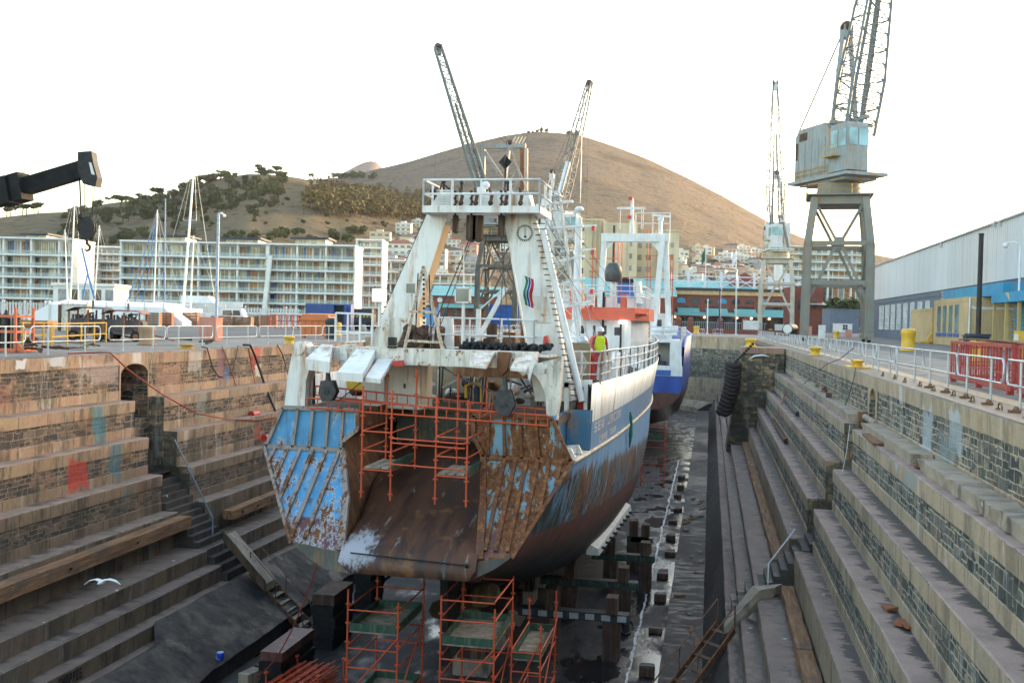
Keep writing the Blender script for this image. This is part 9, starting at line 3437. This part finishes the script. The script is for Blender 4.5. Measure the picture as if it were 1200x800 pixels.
mb.prism([(x0, Z(338)), (x1, Z(338)), (x1, Z(328)), ((x0 + x1) / 2, Z(317)), (x0, Z(328))], 'y', 8, 14)
mb.build('gable_wall', [M_BRICK], t)
D = 215.0
t = facing('brick_warehouse', 'red brick warehouse with a teal roof seen through the gantry', 'building', 508, D)
s = mpp(D)
Z = lambda py, px=545: PD(px, py, D).z
mb = MB()
mb.bx(0, 75 * s, 0, 14, 0, Z(347))
mb.build('walls', [M_BRICK], t)
mb = MB()
gable(mb, -0.6, 75 * s + 0.5, -0.6, 14.6, Z(347), Z(334))
mb.build('roof', [M_TROOF], t)
mb = MB()
mb.slab([(6 * s, -0.02, Z(357)), (70 * s, -0.02, Z(357)), (70 * s, -1.6, Z(361)), (6 * s, -1.6, Z(361))], (0, 0, 0.15))
mb.build('awning', [M_TROOF], t)
for k in range(5):
 x = (10 + 12 * k) * s
 mb = MB()
 mb.bx(x, x + 1.2, -0.06, -0.01, 1.2, Z(362))
 mb.build('window', [M_WDARK], t)
mb = MB()
mb.cyl((7 * s, -0.05, Z(352)), (7 * s, -0.02, Z(352)), 0.55, None, 14)
mb.build('round_window', [M_APW], t)
t = facing('tarpaulin', 'bright blue tarpaulin sheet hung in front of the brick warehouse', 'tarpaulin', 568, 195)
s = mpp(195)
mb = MB()
mb.loft([[(x, 0.15 * sin(x * 2), 0.3), (x, 0.1 * sin(x * 3), PD(590, 357 + (2 if x < 1 else 0), 195).z)] for x in [k * 0.5 for k in range(14)]], False, False, 0, True)
mb.build('sheet', [plain('tarpaulin blue', (0.02, 0.11, 0.45), 0.5, 0, 0.3, 1)], t)
t = facing('tarpaulin', 'light blue sheeted stack left of the floodlight, seen through the gantry', 'tarpaulin', 497, 190)
mb = MB()
mb.bx(0, 17 * s, 0, 2, 0, PD(505, 361, 190).z)
mb.bx(-0.1, 17 * s + 0.1, -0.1, 2.1, PD(505, 361, 190).z, PD(505, 361, 190).z + 0.15)
mb.build('sheet', [plain('sheet light blue', (0.13, 0.30, 0.55), 0.6, 0, 0.2, 1)], t)
D = 240.0
t = facing('teal_shed', 'long low building with a teal roof behind the ship masts', 'building', 672, D)
s = mpp(D)
mb = MB()
mb.bx(0, 118 * s, 0, 12, 0, PD(720, 346, D).z)
mb.build('walls', [M_BRICK], t)
mb = MB()
gable(mb, -0.5, 118 * s + 0.5, -0.6, 12.6, PD(720, 346, D).z, PD(720, 324, D).z)
mb.build('roof', [M_TROOF], t)
M_CRM = painted('cream render', (0.62, 0.53, 0.37), 0.02, 0.08, 0.2, 0.8, 0.15)
D = 285.0
t = facing('cream_tower', 'tall cream flat roofed block rising behind the blue ship', 'building', 646, D)
s = mpp(D)
Z = lambda py, px=700: PD(px, py, D).z
mb = MB()
mb.bx(0, 58 * s, 0, 16, 0, Z(259))
mb.bx(-0.4, 58 * s + 0.4, -0.5, 16.4, Z(259), Z(257))
for k in range(4):
 mb.bx((44 + 5 * k) * s, (45.2 + 5 * k) * s, -0.6, 0, 0, Z(259))
mb.build('left_wing', [M_CRM], t)
mb = MB()
mb.bx(58 * s, 97 * s, -3, 14, 0, Z(262))
mb.bx(68.5 * s, 70.5 * s, -3.1, -3.0, 0, Z(265), 1)
mb.bx(58 * s, 61 * s, -3.5, -3.0, 0, Z(262) + 0.4)
mb.bx(72 * s, 84 * s, -3.5, -3.0, 0, Z(264))
mb.build('stair_tower', [M_CRM, M_DKGREY], t)
mb = MB()
mb.bx(97 * s, 122 * s, 2, 14, 0, Z(272))
mb.build('middle_wing', [M_CRM], t)
mb = MB()
mb.bx(122 * s, 146 * s, -2, 14, 0, Z(272, 780))
mb.bx(121.5 * s, 146.5 * s, -2.4, 14.4, Z(272, 780), Z(270.5, 780))
mb.build('right_wing', [M_CRM], t)
for i in range(4):
 for k, (u0, u1) in enumerate(((8, 15), (24, 30), (31, 36))):
  y0 = 265 + i * 16.5
  mb = MB()
  mb.bx(u0 * s, u1 * s, -0.08, -0.01, Z(y0 + 6.5), Z(y0))
  mb.build('window', [M_WDARK], t)
 for u0, u1 in ((88, 91), (100, 105), (110, 116), (127, 130), (136, 140)):
  y0 = 283 + i * 14
  yy_ = -3.08 if u0 < 97 else (1.92 if u0 < 122 else -2.08)
  mb = MB()
  mb.bx(u0 * s, u1 * s, yy_, yy_ + 0.07, Z(y0 + 6), Z(y0))
  mb.build('window', [M_WDARK if i % 2 else M_WGREY], t)
D = 420.0
apartment('long grey flats on the rise behind the large portal crane', 915, 1010, D, [290, 298, 307, 316, 325, 334], 9, bays=14, blue=0.0)
t = facing('brick_house', 'plain red brick house behind the legs of the large crane', 'building', 930, 225)
s = mpp(225)
mb = MB()
mb.bx(0, 33 * s, 0, 9, 0, PD(950, 336, 225).z)
mb.build('walls', [M_BRICK], t)
mb = MB()
gable(mb, 14 * s, 36 * s, -1.5, 9.5, PD(950, 357, 225).z, PD(950, 350, 225).z)
mb.build('roof', [M_ROOFG], t)
for k in range(3):
 mb = MB()
 mb.bx((4 + 9 * k) * s, (8 + 9 * k) * s, -0.06, -0.01, PD(950, 362, 225).z, PD(950, 352, 225).z)
 mb.build('window', [M_WDARK], t)
D = 205.0
t = facing('brick_pier_fence', 'grey mesh fence between brick piers beyond the head of the dock', 'fence', 785, D)
s = mpp(D)
mb = MB()
for k in range(46):
 x = k * 0.42
 mb.bx(x, x + 0.12, 0, 0.06, 0.3, 2.3)
mb.bx(0, 19.5, 0.02, 0.1, 2.1, 2.25)
mb.bx(0, 19.5, 0.02, 0.1, 0.3, 0.45)
mb.build('mesh', [plain('mesh grey', (0.22, 0.24, 0.26), 0.6)], t)
for px in (795, 809, 844, 873):
 x = (px - 785) * s
 mb = MB()
 mb.bx(x - 0.5, x + 0.5, -0.3, 0.6, 0, 2.6)
 mb.lathe([(0.62, 2.6), (0.55, 2.8), (0.3, 3.1), (0.02, 3.2)], (x, 0.15, 0), 10)
 mb.build('pier', [M_BRICK], t)
mb = MB()
mb.bx(-3, 26, -6.2, -5.8, 0, 0.9)
mb.build('low_wall', [M_BRICK], t)
t = facing('refrigerated_box', 'white box trailer in front of the brick building', 'trailer', 874, 200)
mb = MB()
mb.bx(0, 2.5, 0, 2.4, 0.5, 2.6)
mb.bx(-0.05, 2.55, -0.05, 2.45, 2.6, 2.7)
mb.build('box', [M_CLEANW], t)
mb = MB()
mb.cyl((0.5, 0, 0.35), (0.5, 2.4, 0.35), 0.35, None, 12)
mb.cyl((2.0, 0, 0.35), (2.0, 2.4, 0.35), 0.35, None, 12)
mb.build('wheels', [M_BLACK], t)
for px, y0, y1, D, r, mt_, lb in ((862.5, 393, 318, 178, 0.14, M_GALV, 'tall grey lamp post at the head of the dock'), (843.5, 378, 340, 195, 0.2, plain('post navy', (0.03, 0.05, 0.14), 0.5), 'dark blue post in front of the brick building'),
         (829, 388, 352, 190, 0.12, M_CLEANW, 'short white post left of the dark blue post')):
 a, b_ = PD(px, y0, D), PD(px + 0.5, y1, D)
 mb = MB()
 mb.cyl((a.x, a.y, -0.02), b_, r, r * 0.8, 8)
 mb.cyl((a.x, a.y, -0.02), (a.x, a.y, 0.2), r * 2, r * 1.6, 8)
 mb.ball(b_ + V((0, 0, 0.1)), r * 1.6, 6)
 single(mb, 'lamp_post', [mt_], lb, 'lamp post')
for px, y1, c1, c2, lb in ((827, 290, (0.03, 0.12, 0.10), (0.05, 0.07, 0.25), 'flagpole with a dark green and blue flag above the brick building'), (863, 292, (0.75, 0.76, 0.8), (0.7, 0.7, 0.74), 'flagpole with a plain white flag above the brick building')):
 D = 262
 a, b_ = PD(px, 340, D), PD(px, y1, D)
 t = thing('flagpole', lb, 'flagpole', (a.x, a.y, a.z))
 mb = MB()
 mb.cyl(a, b_, 0.12, 0.07, 6)
 mb.build('pole', [M_CLEANW], t)
 mb = MB()
 mb.loft([[b_ + V((0.05, 0, 0)), b_ + V((0.05, 0, -3.0))], [b_ + V((-0.5, 0.3, -0.9)), b_ + V((-0.5, 0.3, -4.0))], [b_ + V((-1.0, -0.1, -2.0)), b_ + V((-0.9, -0.1, -5.0))]], False, False)
 mb.build('flag', [plain('flag cloth', c1 if px < 850 else c2, 0.8)], t)
# ------------------------------------------------------------------ houses up the slope
M_HW = plain('house white', (0.66, 0.64, 0.60), 0.8, 0, 0.08, 0.1)
M_HC = plain('house cream', (0.58, 0.50, 0.38), 0.8, 0, 0.08, 0.1)
M_HG = plain('house grey', (0.40, 0.40, 0.41), 0.8, 0, 0.08, 0.1)
M_HP = plain('house pink', (0.52, 0.33, 0.26), 0.8, 0, 0.08, 0.1)
M_RT = plain('tile roof', (0.28, 0.10, 0.06), 0.85, 0, 0.25, 0.3)
M_RB = plain('brown roof', (0.13, 0.09, 0.08), 0.85, 0, 0.25, 0.3)
WALLS = {'white': M_HW, 'cream': M_HC, 'grey': M_HG, 'pink': M_HP}
def house(px, py, wpx, hpx, col, roof, where, rot, n):
 p = hill_hit(px, py, 345)
 if p is None:
  return
 D = (p - CAM).dot(ROT @ V((0, 0, -1)))
 w, h = wpx * D / 1200, hpx * D / 1200
 t = thing('house', '%s %s on the slope %s' % (col, roof + ' house' if h < w * 0.8 else roof + ' apartment house', where), 'house', (p.x, p.y, p.z - 2), 'hillside houses ' + where)
 t.rotation_euler = (0, 0, YAW + rot)
 ORG[t.name] = V((0, 0, 0))
 dp = w * 0.7
 mb = MB()
 mb.bx(-w / 2, w / 2, 0, dp, -4, h + 2)
 if roof == 'flat roofed':
  mb.bx(-w / 2 - 0.3, w / 2 + 0.3, -0.3, dp + 0.3, h + 2, h + 2.4)
  mb.bx(-w * 0.2, w * 0.15, dp * 0.3, dp * 0.7, h + 2.4, h + 4)
 mb.build('walls', [WALLS[col]], t)
 if roof != 'flat roofed':
  mb = MB()
  z = h + 2.01
  e = 0.5
  r_ = w * 0.22
  mb.add([(-w / 2 - e, -e, z), (w / 2 + e, -e, z), (w / 2 + e, dp + e, z), (-w / 2 - e, dp + e, z), (-w / 2 + r_, dp / 2, z + w * 0.16), (w / 2 - r_, dp / 2, z + w * 0.16)],
    [(0, 1, 5, 4), (1, 2, 5), (2, 3, 4, 5), (3, 0, 4), (0, 3, 2, 1)])
  mb.build('roof', [M_RT if 'red' in roof else M_RB], t)
 fl = max(1, int(h / 3.0))
 bays = max(2, int(w / 3.6))
 for i in range(fl):
  mb = MB()
  for k in range(bays):
   x = -w / 2 + w * (k + 0.5) / bays
   z = 2 + h * (i + 0.5) / fl
   mb.bx(x - w / bays * 0.3, x + w / bays * 0.3, -0.06, -0.01, z - 0.8, z + 0.7)
  mb.bx(-w / 2 + 0.2, w / 2 - 0.2, -0.07, -0.02, 2 + h * (i + 0.5) / fl - 0.92, 2 + h * (i + 0.5) / fl - 0.78)
  mb.build('window_row', [M_WDARK if (i + n) % 2 else M_WGREY], t)
  if n % 3 == 0:
   mb = MB()
   mb.bx(-w / 2 - 0.1, w / 2 + 0.1, -0.9, -0.02, 2 + h * i / fl - 0.15, 2 + h * i / fl + 0.15)
   mb.build('balcony', [WALLS['white']], t)
rh = random.Random(21)
ROOFS = ['flat roofed', 'flat roofed', 'red hipped roof', 'brown hipped roof']
COLS = ['white', 'white', 'cream', 'grey', 'pink']
n = 0
fixed = [(470, 276, 18, 14, 'white', 'flat roofed', 'left of the gantry top'), (443, 290, 24, 18, 'cream', 'flat roofed', 'just above the round cornered block'), (490, 290, 26, 14, 'grey', 'brown hipped roof', 'left of the gantry top'),
   (487, 266, 14, 8, 'white', 'flat roofed', 'left of the gantry top'), (546, 303, 22, 16, 'pink', 'red hipped roof', 'between the gantry legs'), (530, 290, 16, 9, 'white', 'red hipped roof', 'between the gantry legs'),
   (556, 322, 30, 20, 'grey', 'flat roofed', 'between the gantry legs'), (570, 300, 16, 10, 'white', 'flat roofed', 'between the gantry legs'), (466, 300, 30, 14, 'white', 'red hipped roof', 'behind the left gantry leg'),
   (500, 312, 40, 20, 'grey', 'flat roofed', 'behind the left gantry leg'), (455, 318, 36, 14, 'grey', 'flat roofed', 'behind the left gantry leg'), (520, 276, 12, 7, 'pink', 'red hipped roof', 'between the gantry legs')]
for f in fixed:
 house(*f, 0.1 * rh.uniform(-1, 1), n)
 n += 1
for k in range(84):
 px = rh.uniform(794, 945)
 py = rh.uniform(297, 330)
 where = 'right of the cream tower' if px < 840 else ('above the brick waterfront building' if px < 890 else 'behind the white crane')
 house(px, py, rh.uniform(8, 20), rh.uniform(6, 11), rh.choice(COLS), rh.choice(ROOFS), where, 0.5 * rh.uniform(-1, 1), n)
 n += 1
for k in range(40):
 px = rh.uniform(418, 590)
 py = rh.uniform(278, 330)
 where = 'behind the left gantry leg' if px < 500 else 'between the gantry legs'
 house(px, py, rh.uniform(9, 20), rh.uniform(6, 10), rh.choice(COLS), rh.choice(ROOFS), where, 0.5 * rh.uniform(-1, 1), n)
 n += 1
for px, py, w, h in ((98, 241, 26, 5), (60, 243, 10, 4), (175, 230, 14, 5), (148, 234, 8, 5)):
 house(px, py, w, h, 'cream' if px > 90 and px < 110 else 'white', 'flat roofed', 'on the left ridge', 0.1, n)
 n += 1
# ------------------------------------------------------------------ trees
def leaf_mat(name, a, b_):
 m, nt, b = new_mat(name)
 pos = coord(nt)
 oi = nt.nodes.new('ShaderNodeObjectInfo')
 c = mix(nt, rng(nt, noi(nt, 1.1, 4, pos), 0.35, 0.65), a, b_)
 c = mix(nt, mth(nt, 'MULTIPLY', oi.outputs['Random'], 0.5), c, tuple(x * 1.7 for x in b_))
 put(nt, b.inputs['Base Color'], c)
 b.inputs['Roughness'].default_value = 0.8
 b.inputs['Specular IOR Level'].default_value = 0.15
 return m
M_PINE = leaf_mat('pine needles', (0.038, 0.052, 0.024), (0.075, 0.09, 0.04))
M_GUM = leaf_mat('gum leaves', (0.06, 0.055, 0.025), (0.13, 0.10, 0.04))
M_SHRUB = leaf_mat('shrub leaves', (0.04, 0.055, 0.022), (0.09, 0.10, 0.035))
M_TRUNK = plain('bark', (0.10, 0.075, 0.055), 0.95, 0, 0.3, 1)
def make_tree(kind, seed):
 rr = random.Random(seed)
 tr = MB()
 cr_ = MB()
 H = 1.0
 if kind == 'umbrella':
  trunk = [(0, 0, -0.15), (rr.uniform(-0.04, 0.04), 0.02, 0.35), (rr.uniform(-0.07, 0.07), 0, 0.62)]
  lobes = [(rr.uniform(-0.35, 0.35), rr.uniform(-0.3, 0.3), rr.uniform(0.66, 0.84), rr.uniform(0.16, 0.26), 0.42) for _ in range(8)]
 elif kind == 'gum':
  trunk = [(0, 0, -0.15), (rr.uniform(-0.03, 0.03), 0.02, 0.3), (rr.uniform(-0.05, 0.05), 0, 0.7)]
  lobes = [(rr.uniform(-0.2, 0.2), rr.uniform(-0.2, 0.2), rr.uniform(0.4, 0.92), rr.uniform(0.12, 0.2), 0.85) for _ in range(9)]
 else:
  trunk = [(0, 0, -0.15), (0.01, 0.02, 0.2), (rr.uniform(-0.05, 0.05), 0, 0.5)]
  lobes = [(rr.uniform(-0.3, 0.3), rr.uniform(-0.3, 0.3), rr.uniform(0.25, 0.72), rr.uniform(0.17, 0.27), 0.8) for _ in range(9)]
 tr.tube(trunk, [0.05, 0.04, 0.022], 6)
 top = V(trunk[-1])
 for lx, ly, lz, lr, sq in lobes[:5]:
  tr.tube([top - V((0, 0, 0.2 * rr.random())), V((lx * 0.6, ly * 0.6, lz - 0.05)), V((lx, ly, lz))], [0.022, 0.016, 0.008], 4)
 for lx, ly, lz, lr, sq in lobes:
  for q in range(52):
   u, v_ = rr.uniform(-1, 1), rr.uniform(0, 2 * pi)
   rad = lr * (0.55 + 0.5 * rr.random())
   s_ = sqrt(1 - u * u)
   p = V((lx + rad * s_ * cos(v_), ly + rad * s_ * sin(v_), lz + rad * u * sq))
   n_ = V((rr.gauss(0, 1), rr.gauss(0, 1), rr.gauss(0, 1) + 0.6)).normalized()
   a = n_.orthogonal().normalized() * (0.035 + 0.035 * rr.random())
   b_ = n_.cross(a)
   cr_.quad(p - a - b_ * 0.7, p + a * 0.9 - b_, p + a + b_ * 0.8, p - a * 0.8 + b_)
 return tr, cr_
PROTO = {}
for kind, mt_, nv in (('umbrella', M_PINE, 4), ('gum', M_GUM, 3), ('round', M_PINE, 4), ('shrub', M_SHRUB, 2)):
 for q in range(nv):
  tr, cr_ = make_tree(kind, 100 + q * 7 + len(kind))
  PROTO[(kind, q)] = (tr, cr_, mt_, [None])
NAMES = {'umbrella': 'pine_tree', 'gum': 'gum_tree', 'round': 'bushy_tree', 'shrub': 'shrub'}
def tree(kind, p, h, label, group, rr):
 q = rr.randrange(max(k[1] for k in PROTO if k[0] == kind) + 1)
 tr, cr_, mt_, src = PROTO[(kind, q)]
 if src[0] is None:
  t = thing(NAMES[kind], label, 'tree' if kind != 'shrub' else 'shrub', p, group)
  ORG[t.name] = V((0, 0, 0))
  a = tr.build('trunk', [M_TRUNK], t)
  b_ = cr_.build('crown', [mt_], t)
  src[0] = (t, a, b_)
  c = t
 else:
  t, a, b_ = src[0]
  c = t.copy()
  COL.objects.link(c)
  for ch in (a, b_):
   d = ch.copy()
   COL.objects.link(d)
   d.parent = c
  c['label'] = label
  c['group'] = group
  c.location = p
 w = h * rr.uniform(0.9, 1.25)
 c.scale = (w, w, h)
 c.rotation_euler = (0, 0, rr.uniform(0, 6.28))
 return c
rt = random.Random(77)
def grow(px, py, hpx, kind, label, group):
 p = hill_hit(px, py, 345)
 if p is None:
  return
 D = (p - CAM).dot(ROT @ V((0, 0, -1)))
 tree(kind, p - V((0, 0, 0.06 * hpx * D / 1200 + 0.5)), hpx * D / 1200, label, group, rt)
G1 = 'dark trees on the left hillside'
for k in range(170):
 f = rt.random()
 px = 70 + 260 * rt.random()
 belt = 262 - (px - 70) * 0.16
 py = belt + rt.gauss(4, 11)
 if py < lin(SPUR, px) + 3:
  py = lin(SPUR, px) + 3 + 6 * rt.random()
 grow(px, py, rt.uniform(10, 17), rt.choice(['umbrella', 'round', 'round']), 'dark green tree in the dense belt on the left hillside', G1)
G2 = 'trees along the left ridge line'
for k in range(34):
 px = rt.choice([rt.uniform(215, 345), rt.uniform(225, 265)])
 grow(px, lin(SPUR, px) + 3.5 * rt.random() + 0.5, rt.uniform(6, 13), rt.choice(['umbrella', 'umbrella', 'round']), 'dark pine standing on the left ridge line against the sky', G2)
for px, h in ((6, 12), (10, 15), (25, 13), (29, 14), (38, 11), (43, 15), (2, 9), (125, 9), (145, 8), (160, 10), (300, 12), (355, 7)):
 grow(px, lin(SPUR, px) + 1, h, 'umbrella', 'lone umbrella pine on the far left skyline' if px < 100 else 'single pine on the skyline of the left ridge', 'lone pines on the skyline')
G3 = 'trees low on the slope behind the apartment roofs'
for k in range(46):
 px = rt.uniform(90, 420)
 py = 284 + rt.gauss(-2, 5) - (px - 250) * 0.01
 grow(px, py, rt.uniform(9, 16), 'round', 'bushy dark tree on the slope just behind the apartment roofs', G3)
G4 = 'scattered shrubs on the grassy slope'
for k in range(60):
 px = rt.uniform(200, 470)
 py = rt.uniform(215, 268)
 if py > lin(SPUR, px) + 4:
  grow(px, py, rt.uniform(3.5, 7), 'shrub', 'small rounded shrub scattered on the open grassy slope', G4)
G5 = 'dark clump on the saddle'
for k in range(26):
 px = rt.uniform(384, 442)
 py = lin(SPUR, px) * 0 + 206 + (px - 384) * 0.02 + rt.uniform(-1, 4)
 p = None
 grow(px, py, rt.uniform(5, 9), 'round', 'dark tree in the clump on the saddle below the far peak', G5)
G6 = 'trees on the bare summit'
for px, h in ((614, 5.5), (619, 5), (624, 6), (629, 7.5), (635, 8), (661, 8), (664, 7)):
 p = hill_pt(px, D_MAIN - 20)
 tree('gum' if px < 640 else 'round', p - V((0, 0, 2.5)), h * 1.62, 'small tree on the bare summit against the sky', G6, rt)
for px, py, h in ((532, 262, 9), (548, 268, 10), (520, 258, 8), (560, 288, 12), (582, 292, 10), (510, 300, 10), (498, 285, 8), (836, 308, 7), (852, 312, 8), (812, 312, 7), (906, 318, 7), (930, 320, 9)):
 grow(px, py, h, 'round', 'bushy tree among the houses on the slope', 'trees among the hillside houses')
for px in range(960, 1012, 5):
 p = PD(px, hy(px), 372 + 8 * rt.random())
 tree('round', V((p.x, p.y, -0.2)), rt.uniform(12, 16), 'tall dark tree behind the store building under the large crane', 'trees behind the store building', rt)
for px in (538, 541):
 p = PD(px, hy(px), 268)
 tree('shrub', V((p.x, p.y, -0.2)), 7, 'leafy tree in front of the flats seen through the gantry', 'trees before the flats', rt)
mb = MB()
rw = random.Random(5)
for k in range(1500):
 px = rw.uniform(352, 512)
 c0 = 232 + (px - 352) * 0.10
 py = c0 + rw.gauss(4, 8)
 lo_, hi_ = 214 + (px - 352) * 0.10, 258 + (px - 430) * 0.02
 if py < lo_ or py > hi_ or rw.random() > min(1.0, (px - 345) / 70.0) * (0.5 + 1.4 * abs(mnoise.noise(V((px * 0.06, py * 0.12, 3))))) * 1.2:
  continue
 p = hill_hit(px, py, 500)
 if p is None:
  continue
 h = rw.uniform(9, 15)
 mb.cyl(p, p + V((0, 0, h * 0.5)), 0.35, 0.2, 4, 1)
 for q in range(34):
  u, v_ = rw.uniform(-1, 1), rw.uniform(0, 6.28)
  s_ = sqrt(1 - u * u)
  rr_ = h * 0.34 * (0.5 + 0.5 * rw.random())
  c = p + V((rr_ * s_ * cos(v_), rr_ * s_ * sin(v_), h * 0.64 + rr_ * 1.15 * u))
  n_ = V((rw.gauss(0, 1), rw.gauss(0, 1), rw.gauss(0, 1) + 0.5)).normalized()
  a = n_.orthogonal().normalized() * (0.7 + 0.6 * rw.random())
  b_ = n_.cross(a)
  mb.quad(c - a - b_ * 0.7, c + a * 0.9 - b_, c + a + b_ * 0.8, c - a * 0.8 + b_)
tag(mb.build('gum_wood', [M_GUM, M_TRUNK]), 'brown green gum wood filling the hollow of the hillside', 'woodland', None, 'stuff')
# ------------------------------------------------------------------ light
W = bpy.data.worlds.new('World')
S.world = W
W.use_nodes = True
nt = W.node_tree
bg = nt.nodes['Background']
sky = nt.nodes.new('ShaderNodeTexSky')
sky.sky_type = 'NISHITA'
sky.sun_disc = False
SUN_EL = radians(7.0)
sv = ROT @ V((0.80, 0, -0.60))
SUN_AZ = math.atan2(sv.x, sv.y)
sky.sun_elevation = SUN_EL
sky.sun_rotation = SUN_AZ
sky.air_density = 1.0
sky.dust_density = 2.2
sky.ozone_density = 0.6
nt.links.new(sky.outputs[0], bg.inputs['Color'])
bg.inputs['Strength'].default_value = 0.15
ld = bpy.data.lights.new('sun', 'SUN')
ld.energy = 1.0
ld.angle = radians(0.6)
ld.color = (1.0, 0.70, 0.46)
lo = bpy.data.objects.new('sun', ld)
COL.objects.link(lo)
sd = V((sin(SUN_AZ) * cos(SUN_EL), cos(SUN_AZ) * cos(SUN_EL), sin(SUN_EL)))
lo.rotation_euler = sd.to_track_quat('Z', 'Y').to_euler()
lo.location = (0, 0, 60)
S.view_settings.view_transform = 'Standard'
S.view_settings.look = 'None'
S.view_settings.exposure = 2.8
S.view_settings.gamma = 1.0
S.cycles.use_denoising = True
S.cycles.max_bounces = 6
S.cycles.transparent_max_bounces = 12
# ------------------------------------------------------------------ air
mb = MB()
mb.bx(-2600, 3000, -400, 4900, -12.5, 420)
hz = mb.build('haze', [])
m = bpy.data.materials.new('haze air')
m.use_nodes = True
nt = m.node_tree
nt.nodes.clear()
o_ = nt.nodes.new('ShaderNodeOutputMaterial')
vv = nt.nodes.new('ShaderNodeVolumePrincipled')
vv.inputs['Color'].default_value = (0.93, 0.93, 0.95, 1)
vv.inputs['Density'].default_value = 0.000035
vv.inputs['Anisotropy'].default_value = 0.3
nt.links.new(vv.outputs[0], o_.inputs['Volume'])
hz.data.materials.append(m)
tag(hz, 'thin pale evening haze over the harbour', 'haze', None, 'stuff')
